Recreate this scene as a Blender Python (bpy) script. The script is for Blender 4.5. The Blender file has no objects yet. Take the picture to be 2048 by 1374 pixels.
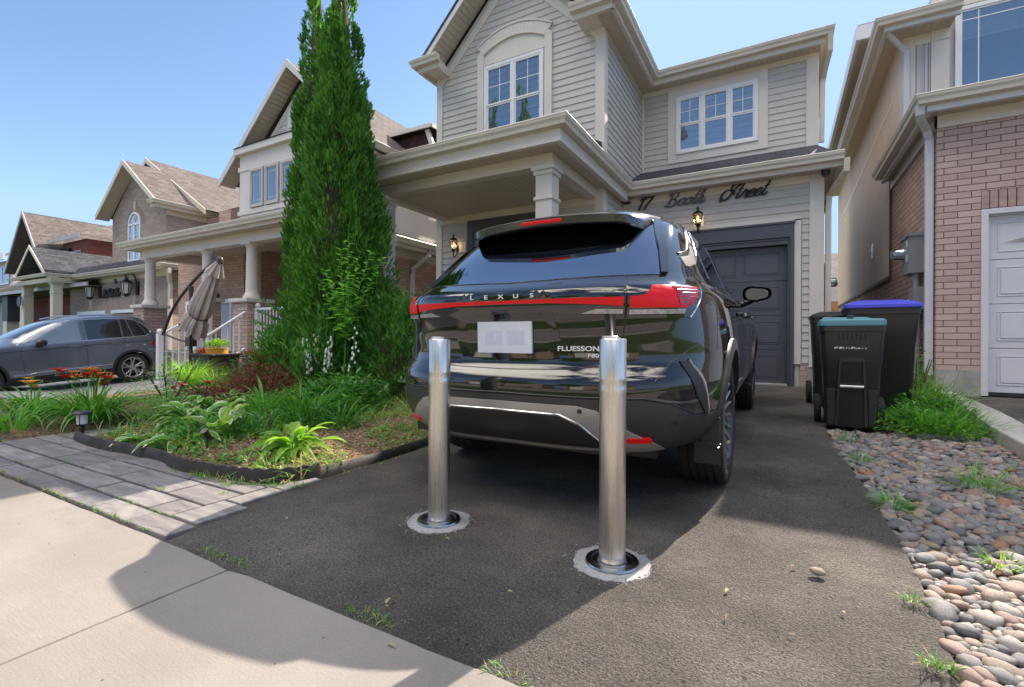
import bpy, bmesh, math, random
from math import sin, cos, pi, radians, sqrt
from mathutils import Vector, Matrix, noise
from mathutils.bvhtree import BVHTree
from mathutils.geometry import delaunay_2d_cdt

scene = bpy.context.scene
# ------------------------------------------------------------------ camera
# world frame: X along the house fronts, Y into the lot, camera foot at 0,0
cam_d = bpy.data.cameras.new('camera')
cam = bpy.data.objects.new('camera', cam_d)
scene.collection.objects.link(cam)
scene.camera = cam
cam_d.sensor_width = 36.0
cam_d.lens = 958.6 / 2048 * 36.0
cam_d.shift_y = -9.45 / 2048
cam_d.clip_end = 3000
cam_d.clip_start = 0.05
YAW, ROLL = 0.51095, 0.00454
_F = Vector((-sin(YAW), cos(YAW), 0)); _R = Vector((cos(YAW), sin(YAW), 0)); _U = Vector((0, 0, 1))
_R2 = _R * cos(ROLL) + _U * sin(ROLL); _U2 = _U * cos(ROLL) - _R * sin(ROLL)
M = Matrix((_R2, _U2, -_F)).transposed().to_4x4()
M.translation = Vector((0, 0, 0.86))
cam.matrix_world = M

# ------------------------------------------------------------------ sky, sun, exposure
SUN = Vector((0.265, 1.14, 1.0)).normalized()
elev = math.asin(SUN.z); azim = math.atan2(SUN.x, SUN.y)
w = bpy.data.worlds.new('World'); scene.world = w
w.use_nodes = True
nt = w.node_tree; nt.nodes.clear()
sky = nt.nodes.new('ShaderNodeTexSky'); sky.sky_type = 'NISHITA'; sky.sun_disc = False
sky.sun_elevation = elev; sky.sun_rotation = azim
sky.altitude = 150; sky.air_density = 1.0; sky.dust_density = 0.35; sky.ozone_density = 2.2
bg = nt.nodes.new('ShaderNodeBackground'); bg.inputs[1].default_value = 0.088
wo = nt.nodes.new('ShaderNodeOutputWorld')
cap = nt.nodes.new('ShaderNodeMix'); cap.data_type = 'RGBA'; cap.blend_type = 'DARKEN'; cap.inputs[0].default_value = 1.0
cap.inputs[7].default_value = (2.3, 3.4, 5.4, 1)
nt.links.new(sky.outputs[0], cap.inputs[6]); 
# made-up bright clouds, unseen behind the camera, added as soft fill from the front
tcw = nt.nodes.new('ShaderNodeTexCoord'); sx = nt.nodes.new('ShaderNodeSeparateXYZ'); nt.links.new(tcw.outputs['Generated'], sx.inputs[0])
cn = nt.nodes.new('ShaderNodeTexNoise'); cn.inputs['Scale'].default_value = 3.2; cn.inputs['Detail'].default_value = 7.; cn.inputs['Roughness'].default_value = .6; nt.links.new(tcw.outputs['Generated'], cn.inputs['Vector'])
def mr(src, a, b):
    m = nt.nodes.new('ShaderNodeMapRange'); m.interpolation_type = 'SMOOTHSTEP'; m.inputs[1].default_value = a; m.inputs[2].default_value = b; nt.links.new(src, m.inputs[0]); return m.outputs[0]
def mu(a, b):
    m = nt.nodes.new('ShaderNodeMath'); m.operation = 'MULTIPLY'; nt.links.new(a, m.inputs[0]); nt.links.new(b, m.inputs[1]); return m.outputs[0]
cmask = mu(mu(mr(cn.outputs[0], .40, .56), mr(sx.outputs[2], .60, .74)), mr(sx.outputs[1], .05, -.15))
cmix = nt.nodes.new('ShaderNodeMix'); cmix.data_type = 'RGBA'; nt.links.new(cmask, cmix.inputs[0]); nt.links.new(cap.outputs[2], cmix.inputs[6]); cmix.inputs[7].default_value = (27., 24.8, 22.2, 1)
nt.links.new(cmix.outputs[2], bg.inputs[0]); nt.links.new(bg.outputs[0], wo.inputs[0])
sd = bpy.data.lights.new('sun', 'SUN'); sd.energy = 4.1; sd.angle = radians(0.5); sd.color = (1.0, 0.88, 0.74)
so = bpy.data.objects.new('sun', sd); scene.collection.objects.link(so)
so.rotation_euler = SUN.to_track_quat('Z', 'Y').to_euler(); so.location = (5, 20, 25)
scene.view_settings.view_transform = 'Standard'; scene.view_settings.look = 'None'
scene.view_settings.exposure = 1.42; scene.view_settings.gamma = 1.0
scene.cycles.max_bounces = 8; scene.cycles.transparent_max_bounces = 16
scene.cycles.use_denoising = True
scene.cycles.sample_clamp_indirect = 6.0

random.seed(11)
# ------------------------------------------------------------------ helpers
COL = scene.collection
def V(*a): return Vector(a)
def lerp(a, b, t): return a + (b - a) * t
def tag(o, label=None, cat=None, group=None, kind=None):
    if label: o['label'] = label
    if cat: o['category'] = cat
    if group: o['group'] = group
    if kind: o['kind'] = kind
    return o
def thing(name, label, cat, loc=(0, 0, 0), group=None):
    o = bpy.data.objects.new(name, None); COL.objects.link(o); o.location = loc
    o.empty_display_size = .1
    return tag(o, label, cat, group)
def root_of(o):
    while o.parent: o = o.parent
    return o

class MB:
    """collects faces in world coordinates, then links them as one mesh object"""
    def __init__(s): s.v = []; s.f = []; s.m = []
    def add(s, vs, fs, mi=0):
        b = len(s.v); s.v += [tuple(p) for p in vs]; s.f += [tuple(i + b for i in f) for f in fs]; s.m += [mi] * len(fs); return s
    def quad(s, a, b, c, d, mi=0): return s.add([a, b, c, d], [(0, 1, 2, 3)], mi)
    def poly(s, pts, mi=0): return s.add(pts, [tuple(range(len(pts)))], mi)
    def box(s, x0, x1, y0, y1, z0, z1, mi=0):
        return s.add([(x0,y0,z0),(x1,y0,z0),(x1,y1,z0),(x0,y1,z0),(x0,y0,z1),(x1,y0,z1),(x1,y1,z1),(x0,y1,z1)],
            [(0,3,2,1),(4,5,6,7),(0,1,5,4),(1,2,6,5),(2,3,7,6),(3,0,4,7)], mi)
    def fbox(s, fr, u0, u1, z0, z1, d0, d1, mi=0):
        P = fr.p
        vs = [P(u0,z0,d1),P(u1,z0,d1),P(u1,z0,d0),P(u0,z0,d0),P(u0,z1,d1),P(u1,z1,d1),P(u1,z1,d0),P(u0,z1,d0)]
        return s.add(vs, [(0,3,2,1),(4,5,6,7),(0,1,5,4),(1,2,6,5),(2,3,7,6),(3,0,4,7)], mi)
    def prism(s, pts, d, mi=0):
        n = len(pts); d = Vector(d); q = [Vector(p) + d for p in pts]
        fs = [tuple(range(n))[::-1], tuple(range(n, 2*n))] + [(i, (i+1) % n, n + (i+1) % n, n + i) for i in range(n)]
        return s.add([Vector(p) for p in pts] + q, fs, mi)
    def tube(s, path, r, n=8, mi=0, caps=True, squash=None):
        path = [Vector(p) for p in path]; k = len(path)
        rs = r if isinstance(r, (list, tuple)) else [r] * k
        t0 = (path[1] - path[0]).normalized()
        a = t0.cross(Vector((0, 0, 1)));
        if a.length < .1: a = t0.cross(Vector((1, 0, 0)))
        a.normalize(); vs = []
        for i, p in enumerate(path):
            t = (path[min(i+1, k-1)] - path[max(i-1, 0)])
            if t.length < 1e-9: t = t0
            t.normalize(); a = (a - t * a.dot(t)).normalized(); b = t.cross(a)
            for j in range(n):
                an = 2 * pi * j / n; vs.append(p + (a * cos(an) + b * sin(an)) * rs[i])
        fs = [(i*n + j, i*n + (j+1) % n, (i+1)*n + (j+1) % n, (i+1)*n + j) for i in range(k-1) for j in range(n)]
        if caps: fs += [tuple(range(n))[::-1], tuple(range((k-1)*n, k*n))]
        return s.add(vs, fs, mi)
    def lathe(s, c, prof, n=24, mi=0, axis='Z', caps=True):
        vs = []; k = len(prof)
        for (r, z) in prof:
            for j in range(n):
                a = 2 * pi * j / n
                if axis == 'Z': vs.append((c[0] + r*cos(a), c[1] + r*sin(a), c[2] + z))
                elif axis == 'X': vs.append((c[0] + z, c[1] + r*cos(a), c[2] + r*sin(a)))
                else: vs.append((c[0] + r*sin(a), c[1] + z, c[2] + r*cos(a)))
        fs = [(i*n + j, i*n + (j+1) % n, (i+1)*n + (j+1) % n, (i+1)*n + j) for i in range(k-1) for j in range(n)]
        if caps and prof[0][0] > 1e-5: fs.append(tuple(range(n))[::-1])
        if caps and prof[-1][0] > 1e-5: fs.append(tuple(range((k-1)*n, k*n)))
        return s.add(vs, fs, mi)
    def sweep(s, path, z, prof, mi=0, closed=True):
        """profile (outward, up) swept along a plan path with mitred corners; outward is to the right"""
        P = [Vector((p[0], p[1])) for p in path]; n = len(P); vs = []
        for i, p in enumerate(P):
            din = (P[i] - P[i-1]).normalized() if i else (P[1] - P[0]).normalized()
            dout = (P[i+1] - P[i]).normalized() if i < n-1 else din
            n1 = Vector((din.y, -din.x)); n2 = Vector((dout.y, -dout.x))
            m = (n1 + n2).normalized(); m = m / max(.2, m.dot(n1))
            for (d, dz) in prof: vs.append((p.x + m.x*d, p.y + m.y*d, z + dz))
        k = len(prof); fs = []
        for i in range(n-1):
            for j in range(k if closed else k-1):
                fs.append((i*k + j, i*k + (j+1) % k, (i+1)*k + (j+1) % k, (i+1)*k + j))
        if closed: fs += [tuple(range(k))[::-1], tuple(range((n-1)*k, n*k))]
        return s.add(vs, fs, mi)
    def build(s, name, mats, parent=None, smooth=False, bevel=0, origin=None, local=False, sharp=35, weld=False):
        if parent is not None and not local: o0 = Vector(root_of(parent).location)
        elif origin is not None: o0 = Vector(origin)
        else: o0 = Vector((0, 0, 0))
        me = bpy.data.meshes.new(name)
        me.from_pydata([(p[0]-o0.x, p[1]-o0.y, p[2]-o0.z) for p in s.v], [], s.f)
        if not isinstance(mats, (list, tuple)): mats = [mats]
        for m in mats: me.materials.append(m)
        if len(mats) > 1: me.polygons.foreach_set('material_index', s.m)
        me.update()
        if weld:
            bm = bmesh.new(); bm.from_mesh(me); bmesh.ops.remove_doubles(bm, verts=bm.verts, dist=1e-4)
            bmesh.ops.recalc_face_normals(bm, faces=bm.faces); bm.to_mesh(me); bm.free()
        auto_uv(me)
        if smooth:
            me.polygons.foreach_set('use_smooth', [True] * len(me.polygons))
            if sharp: me.set_sharp_from_angle(angle=radians(sharp))
        o = bpy.data.objects.new(name, me); COL.objects.link(o)
        if parent is not None: o.parent = parent
        else: o.location = o0
        if bevel:
            b = o.modifiers.new('bevel', 'BEVEL'); b.width = bevel; b.segments = 2; b.limit_method = 'ANGLE'; b.angle_limit = radians(40)
        return o

def auto_uv(me):
    uv = me.uv_layers.new(name='UVMap'); co = me.vertices
    data = [0.0] * (2 * len(me.loops)); li = me.loops
    for p in me.polygons:
        n = p.normal
        if abs(n.z) > .98: u = Vector((1, 0, 0)); v = Vector((0, 1, 0))
        else:
            u = Vector((0, 0, 1)).cross(n).normalized(); v = n.cross(u)
            if abs(u.x) > abs(u.y):
                if u.x < 0: u = -u
            elif u.y < 0: u = -u
            if v.z < 0: v = -v
        for l in p.loop_indices:
            c = co[li[l].vertex_index].co
            data[2*l] = c.dot(u); data[2*l+1] = c.dot(v)
    uv.data.foreach_set('uv', data)

class Fr:
    """a wall frame: origin, direction along the wall, outward normal"""
    def __init__(s, o, u, n): s.o = Vector(o); s.u = Vector(u); s.n = Vector(n)
    def p(s, u, z, d=0.): return s.o + s.u*u + Vector((0, 0, z)) + s.n*d

# ---- materials
MATS = {}
def nodes(name):
    m = bpy.data.materials.new(name); m.use_nodes = True
    nt = m.node_tree; b = nt.nodes['Principled BSDF']; MATS[name] = m
    return m, nt, b
def setp(b, **k):
    for a, v in k.items():
        nm = {'rough': 'Roughness', 'metal': 'Metallic', 'coat': 'Coat Weight', 'coat_r': 'Coat Roughness', 'spec': 'Specular IOR Level', 'ior': 'IOR', 'trans': 'Transmission Weight', 'sheen': 'Sheen Weight', 'alpha': 'Alpha'}[a]
        b.inputs[nm].default_value = v
def rgb(c): return (c[0], c[1], c[2], 1.0)
def tex(nt, kind, vec=None, **k):
    n = nt.nodes.new(kind)
    for a, v in k.items():
        if a in n.inputs.keys() if hasattr(n.inputs, 'keys') else False: n.inputs[a].default_value = v
        else: setattr(n, a, v)
    if vec is not None: nt.links.new(vec, n.inputs['Vector'])
    return n
def coord(nt, which='Object', scale=None):
    tc = nt.nodes.new('ShaderNodeTexCoord'); o = tc.outputs[which]
    if scale is not None:
        mp = nt.nodes.new('ShaderNodeMapping'); mp.inputs['Scale'].default_value = scale if hasattr(scale, '__len__') else (scale,)*3
        nt.links.new(o, mp.inputs[0]); o = mp.outputs[0]
    return o
def ramp(nt, fac, stops, interp='LINEAR'):
    r = nt.nodes.new('ShaderNodeValToRGB'); r.color_ramp.interpolation = interp
    e = r.color_ramp.elements
    while len(e) < len(stops): e.new(.5)
    for i, (p, c) in enumerate(stops): e[i].position = p; e[i].color = rgb(c) if hasattr(c, '__len__') else (c, c, c, 1)
    nt.links.new(fac, r.inputs[0]); return r.outputs[0]
def mix(nt, fac, a, b, mode='MIX'):
    n = nt.nodes.new('ShaderNodeMix'); n.data_type = 'RGBA'; n.blend_type = mode
    for s, v in ((n.inputs[0], fac), (n.inputs[6], a), (n.inputs[7], b)):
        if isinstance(v, bpy.types.NodeSocket): nt.links.new(v, s)
        elif hasattr(v, '__len__'): s.default_value = rgb(v)
        else: s.default_value = v
    return n.outputs[2]
def math_(nt, op, a, b=0.):
    n = nt.nodes.new('ShaderNodeMath'); n.operation = op
    for s, v in ((n.inputs[0], a), (n.inputs[1], b)):
        if isinstance(v, bpy.types.NodeSocket): nt.links.new(v, s)
        else: s.default_value = v
    return n.outputs[0]
def bump(nt, b, h, strength=.3, dist=.01, normal=None):
    n = nt.nodes.new('ShaderNodeBump'); n.inputs['Strength'].default_value = strength; n.inputs['Distance'].default_value = dist
    nt.links.new(h, n.inputs['Height'])
    if normal is not None: nt.links.new(normal, n.inputs['Normal'])
    nt.links.new(n.outputs[0], b.inputs['Normal']); return n.outputs[0]
def simple(name, c, rough=.5, var=.12, scale=3., bmp=0., bscale=40., bdist=.003, c2=None, detail=4., **k):
    """paint, plastic, metal: base colour with a little wear noise and a fine bump"""
    m, nt, b = nodes(name); setp(b, rough=rough, **k)
    b.inputs['Base Color'].default_value = rgb(c)
    if var:
        v = coord(nt); n = tex(nt, 'ShaderNodeTexNoise', v, Scale=scale, Detail=detail)
        hi = c2 or tuple(min(1, x * (1 + var)) for x in c); lo = tuple(x * (1 - var) for x in c)
        nt.links.new(ramp(nt, n.outputs[0], [(.3, lo), (.7, hi)]), b.inputs['Base Color'])
        nt.links.new(ramp(nt, n.outputs[0], [(.3, max(0, rough - .06)), (.7, min(1, rough + .06))]), b.inputs['Roughness'])
    if bmp:
        v = coord(nt); n = tex(nt, 'ShaderNodeTexNoise', v, Scale=bscale, Detail=3.)
        bump(nt, b, n.outputs[0], bmp, bdist)
    return m
def brick_mat(name, c1, c2, mortar, sc=1., offset=.5, bw=.257, bh=.0785, bmp=.6, rough=.85, speck=(.3, .22, .2)):
    m, nt, b = nodes(name); setp(b, rough=rough)
    uv = coord(nt, 'UV')
    bt = tex(nt, 'ShaderNodeTexBrick', uv, offset=offset)
    bt.inputs['Scale'].default_value = 1.; bt.inputs['Mortar Size'].default_value = .0055; bt.inputs['Mortar Smooth'].default_value = .12
    bt.inputs['Brick Width'].default_value = bw; bt.inputs['Row Height'].default_value = bh; bt.inputs['Bias'].default_value = 0.
    bt.inputs['Color1'].default_value = rgb(c1); bt.inputs['Color2'].default_value = rgb(c2); bt.inputs['Mortar'].default_value = rgb(mortar)
    n1 = tex(nt, 'ShaderNodeTexNoise', uv, Scale=26., Detail=6., Roughness=.7)
    n2 = tex(nt, 'ShaderNodeTexNoise', uv, Scale=.9, Detail=3.)
    st = ramp(nt, n1.outputs[0], [(.56, 0.), (.68, 1.)])
    notm = math_(nt, 'SUBTRACT', 1., bt.outputs['Fac'])
    c = mix(nt, math_(nt, 'MULTIPLY', math_(nt, 'MULTIPLY', st, notm), .45), bt.outputs['Color'], speck)
    c = mix(nt, .22, c, ramp(nt, n2.outputs[0], [(.3, .35), (.7, .9)]), 'MULTIPLY')
    nt.links.new(c, b.inputs['Base Color'])
    h = math_(nt, 'ADD', math_(nt, 'MULTIPLY', bt.outputs['Fac'], -1.), math_(nt, 'MULTIPLY', n1.outputs[0], .35))
    bump(nt, b, h, bmp, .008)
    return m
def shingle_mat(name, c1, c2, dark, rough=.9, bw=.22, bh=.14):
    m, nt, b = nodes(name); setp(b, rough=rough, spec=.2)
    uv = coord(nt, 'UV')
    bt = tex(nt, 'ShaderNodeTexBrick', uv, offset=.37, offset_frequency=2)
    bt.inputs['Scale'].default_value = 1.; bt.inputs['Mortar Size'].default_value = .006; bt.inputs['Mortar Smooth'].default_value = .3
    bt.inputs['Brick Width'].default_value = bw; bt.inputs['Row Height'].default_value = bh
    bt.inputs['Color1'].default_value = rgb(c1); bt.inputs['Color2'].default_value = rgb(c2); bt.inputs['Mortar'].default_value = rgb(dark)
    n1 = tex(nt, 'ShaderNodeTexNoise', uv, Scale=300., Detail=2.)
    n2 = tex(nt, 'ShaderNodeTexNoise', uv, Scale=.8, Detail=4.)
    c = mix(nt, .35, bt.outputs['Color'], ramp(nt, n1.outputs[0], [(.35, .4), (.65, 1.)]), 'MULTIPLY')
    c = mix(nt, .35, c, ramp(nt, n2.outputs[0], [(.3, .5), (.7, 1.)]), 'MULTIPLY')
    nt.links.new(c, b.inputs['Base Color'])
    h = math_(nt, 'ADD', math_(nt, 'MULTIPLY', bt.outputs['Fac'], -1.), math_(nt, 'MULTIPLY', n1.outputs[0], .3))
    bump(nt, b, h, .8, .008)
    return m

# paints and common stuff
TRIM = simple('trim_paint', (.66, .60, .53), .5, .05, 2.)
BEAM = simple('beam_paint', (.62, .555, .47), .5, .05, 2.)
GUT = simple('gutter_metal', (.64, .57, .48), .35, .07, 3.)
SIDE = simple('vinyl_siding', (.51, .475, .435), .5, .06, 1.2, bmp=.15, bscale=60.)
SOFF = simple('soffit_vinyl', (.52, .44, .35), .5, .05, 2.)
DARKGAP = simple('gap_dark', (.05, .045, .04), .9, 0)
WHITE = simple('white_vinyl', (.78, .77, .76), .35, .03)
CHAR = simple('charcoal_paint', (.075, .075, .09), .42, .08, 4.)
CHARD = simple('charcoal_door', (.085, .087, .105), .45, .08, 2., bmp=.1, bscale=90.)
BLACKM = simple('black_metal', (.012, .012, .013), .4, .2, 20.)
BLACKP = simple('black_plastic', (.02, .02, .021), .45, .2, 8.)
CONC = simple('foundation_concrete', (.33, .32, .31), .9, .22, 5., bmp=.5, bscale=30., bdist=.006)
SHD = shingle_mat('dark_shingles', (.055, .057, .07), (.10, .10, .115), (.025, .025, .03))
SHB = shingle_mat('brown_shingles', (.135, .115, .106), (.215, .188, .172), (.07, .055, .05))
SHR = shingle_mat('maroon_shingles', (.10, .05, .045), (.17, .09, .08), (.04, .02, .02))
BRP = brick_mat('pink_brick', (.60, .44, .385), (.48, .335, .29), (.18, .105, .09))
BRT = brick_mat('tan_brick', (.60, .41, .32), (.47, .31, .24), (.27, .185, .15))
BRG = brick_mat('greybrown_brick', (.45, .35, .30), (.35, .26, .22), (.28, .22, .19))
BRR = brick_mat('red_brick', (.36, .11, .08), (.26, .07, .055), (.11, .06, .055))
def glass_mat(name, tint=(.05, .075, .12), refl=.22, rough=.02, clear=.68):
    m, nt, b = nodes(name); setp(b, rough=rough, spec=.5)
    b.inputs['Base Color'].default_value = rgb(tint)
    g = nt.nodes.new('ShaderNodeBsdfGlossy'); g.inputs['Roughness'].default_value = rough; g.inputs['Color'].default_value = (.85, .92, 1, 1)
    t = nt.nodes.new('ShaderNodeBsdfTransparent'); t.inputs['Color'].default_value = (.75, .8, .85, 1)
    lw = nt.nodes.new('ShaderNodeFresnel'); lw.inputs['IOR'].default_value = 1.5
    m1 = nt.nodes.new('ShaderNodeMixShader'); m1.inputs[0].default_value = clear
    nt.links.new(b.outputs[0], m1.inputs[1]); nt.links.new(t.outputs[0], m1.inputs[2])
    m2 = nt.nodes.new('ShaderNodeMixShader')
    nt.links.new(math_(nt, 'ADD', lw.outputs[0], refl), m2.inputs[0])
    nt.links.new(m1.outputs[0], m2.inputs[1]); nt.links.new(g.outputs[0], m2.inputs[2])
    out = [n for n in nt.nodes if n.type == 'OUTPUT_MATERIAL'][0]; nt.links.new(m2.outputs[0], out.inputs[0])
    return m
GLASS = glass_mat('window_glass')
GLASSD = glass_mat('door_glass', (.01, .012, .015), .12)
BLIND = simple('window_blind', (.7, .7, .7), .7, .03)

# ---- building bits
def siding(mb, fr, spans, z0, z1, c=.114, proud=.015):
    """lap siding: each course leans out at its lower edge; spans(z) gives the wall's two ends at height z"""
    z = z0
    while z < z1 - 1e-4:
        zt = min(z + c, z1)
        a, b = spans(z); a2, b2 = spans(zt)
        if b - a < .03: break
        if b2 - a2 < .0: a2 = b2 = (a2 + b2) / 2
        mb.quad(fr.p(a, z, proud), fr.p(b, z, proud), fr.p(b2, zt, .002), fr.p(a2, zt, .002))
        mb.quad(fr.p(a, z, 0), fr.p(b, z, 0), fr.p(b, z, proud), fr.p(a, z, proud))
        z += c
def boards(mb, x0, x1, y0, y1, z, along='Y', step=.1, th=.012, gap=.004):
    """soffit boards seen from below, running along X or Y"""
    if along == 'Y':
        x = x0
        while x < x1 - .01:
            mb.box(x + gap/2, min(x + step, x1) - gap/2, y0, y1, z, z + th); x += step
    else:
        y = y0
        while y < y1 - .01:
            mb.box(x0, x1, y + gap/2, min(y + step, y1) - gap/2, z, z + th); y += step
GPROF = [(0, 0), (.125, 0), (.132, -.012), (.125, -.022), (.12, -.045), (.098, -.075), (.088, -.115), (0, -.12)]
def gutter(name, path, z, parent, mat=None, sc=1.):
    """k-style gutter; path runs along the fascia with the outside to its right"""
    mb = MB(); mb.sweep(path, z, [(d*sc, e*sc) for d, e in GPROF])
    o = mb.build(name, mat or GUT, parent, bevel=.003); return o
def downspout(mb, path, w=.075, d=.055):
    """rectangular pipe along a polyline"""
    path = [Vector(p) for p in path]; n = len(path); vs = []
    for i, p in enumerate(path):
        t = (path[min(i+1, n-1)] - path[max(i-1, 0)]).normalized()
        a = Vector((1, 0, 0)) if abs(t.x) < .6 else Vector((0, 1, 0)); a = (a - t*a.dot(t)).normalized(); b = t.cross(a)
        for (s1, s2) in ((-1,-1),(1,-1),(1,1),(-1,1)): vs.append(p + a*s1*w/2 + b*s2*d/2)
    fs = [(i*4+j, i*4+(j+1) % 4, (i+1)*4+(j+1) % 4, (i+1)*4+j) for i in range(n-1) for j in range(4)] + [(3,2,1,0), tuple(range((n-1)*4, n*4))]
    mb.add(vs, fs)
def window(parent, fr, u0, z0, w, h, cols=2, split=.5, grid=(2, 2), frame=None, trim=.0, trimmat=None, blind=.0, glass=None, grid_low=False, deep=.03, prairie=False, sill=False, trim_top=None):
    """a window unit that stands on the wall face: casing, white sashes, panes, muntins, blind"""
    frame = frame or WHITE; glass = glass or GLASS
    fm = MB()
    fw = .055; d0, d1 = .012, .012 + deep
    fm.fbox(fr, u0 - .0, u0 + w, z0 + h - fw, z0 + h, d0, d1 + .01); fm.fbox(fr, u0, u0 + w, z0, z0 + fw, d0, d1 + .01)
    cw = w / cols
    for i in range(cols + 1):
        x = u0 + i * cw; hw = fw if i in (0, cols) else fw
        a = x if i == 0 else (x - fw if i == cols else x - fw/2)
        fm.fbox(fr, a, a + fw, z0 + fw, z0 + h - fw, d0, d1 + .01)
    pn = MB(); bl = MB(); bk = MB()
    for i in range(cols):
        a = u0 + i*cw + (fw if i == 0 else fw/2); b = u0 + (i+1)*cw - (fw if i == cols-1 else fw/2)
        zb, zt = z0 + fw, z0 + h - fw; zm = zb + (zt - zb) * split if split else zt
        s = .028
        parts = [(zb, zm), (zm, zt)] if split else [(zb, zt)]
        for k, (p, q) in enumerate(parts):
            dd = d1 + (.004 if k else -.006)
            fm.fbox(fr, a, b, p, p + s, d0, dd); fm.fbox(fr, a, b, q - s, q, d0, dd)
            fm.fbox(fr, a, a + s, p + s, q - s, d0, dd); fm.fbox(fr, b - s, b, p + s, q - s, d0, dd)
            g0, g1 = a + s, b - s; y0, y1 = p + s, q - s
            pn.quad(fr.p(g0, y0, d0 + .012), fr.p(g1, y0, d0 + .012), fr.p(g1, y1, d0 + .012), fr.p(g0, y1, d0 + .012))
            m = .007
            if prairie:
                for t in (.14, .86):
                    x = lerp(g0, g1, t); fm.fbox(fr, x - m, x + m, y0, y1, d0 + .008, d0 + .0155)
                for t in (.1, .9):
                    z = lerp(y0, y1, t); fm.fbox(fr, g0, g1, z - m, z + m, d0 + .008, d0 + .0165)
            elif grid and (k == 1 or not split or grid_low):
                for c in range(1, grid[0]):
                    x = lerp(g0, g1, c / grid[0]); fm.fbox(fr, x - m, x + m, y0, y1, d0 + .008, d0 + .0155)
                for c in range(1, grid[1]):
                    z = lerp(y0, y1, c / grid[1]); fm.fbox(fr, g0, g1, z - m, z + m, d0 + .008, d0 + .0165)
        bk.quad(fr.p(a, zb, .0045), fr.p(b, zb, .0045), fr.p(b, zt, .0045), fr.p(a, zt, .0045))
        if blind:
            zz = zt; k = 0
            while zz > zt - (zt - zb) * blind:
                bl.fbox(fr, a + .01, b - .01, zz - .024, zz - .003, .007, .010); zz -= .026
            bl.fbox(fr, a + .01, b - .01, zz - .03, zz, .006, .0115)
    o = fm.build('window', frame, parent, bevel=.003)
    pn.build('pane', glass, o); bk.build('room_dark', ROOM, o)
    if blind: bl.build('blind', BLIND, o)
    if trim:
        tm = MB(); t = trim; tt = trim_top or trim; e = .022
        tm.fbox(fr, u0 - t, u0, z0 - t, z0 + h + tt, 0, e + .008); tm.fbox(fr, u0 + w, u0 + w + t, z0 - t, z0 + h + tt, 0, e + .008)
        tm.fbox(fr, u0, u0 + w, z0 + h, z0 + h + tt, 0, e + .005); tm.fbox(fr, u0, u0 + w, z0 - t, z0, 0, e + .005)
        if sill: tm.fbox(fr, u0 - t - .02, u0 + w + t + .02, z0 - t - .03, z0 - t, 0, .06)
        tm.build('window_casing', trimmat or TRIM, parent, bevel=.004)
    return o
ROOM = simple('room_shade', (.11, .13, .17), .8, 0)
def slab(mb, pts, th=.14):
    """a roof plane given by its top corners, with thickness"""
    P = [Vector(p) for p in pts]; n = (P[1] - P[0]).cross(P[2] - P[0]).normalized()
    if n.z < 0: n = -n
    mb.prism([p - n*th for p in P], n*th)
# ------------------------------------------------------------------ ground
def gz(x, y):
    """ground height: level at the pavement, rising to the houses, with a dip in the drive on the left"""
    r = .03 * max(0., min(y, 8.6) - 2.6)
    if x < -7.5:
        y_ = min(y, 8.6)
        l = -.22 * min(1, max(0, (y_ - 1.4) / 2.6)) if y_ < 4 else -.22 + .07 * (y_ - 4)
        t = min(1, (-7.5 - x) / 2.2); t = t*t*(3-2*t); r = r + (l - r) * t
    return r
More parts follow.
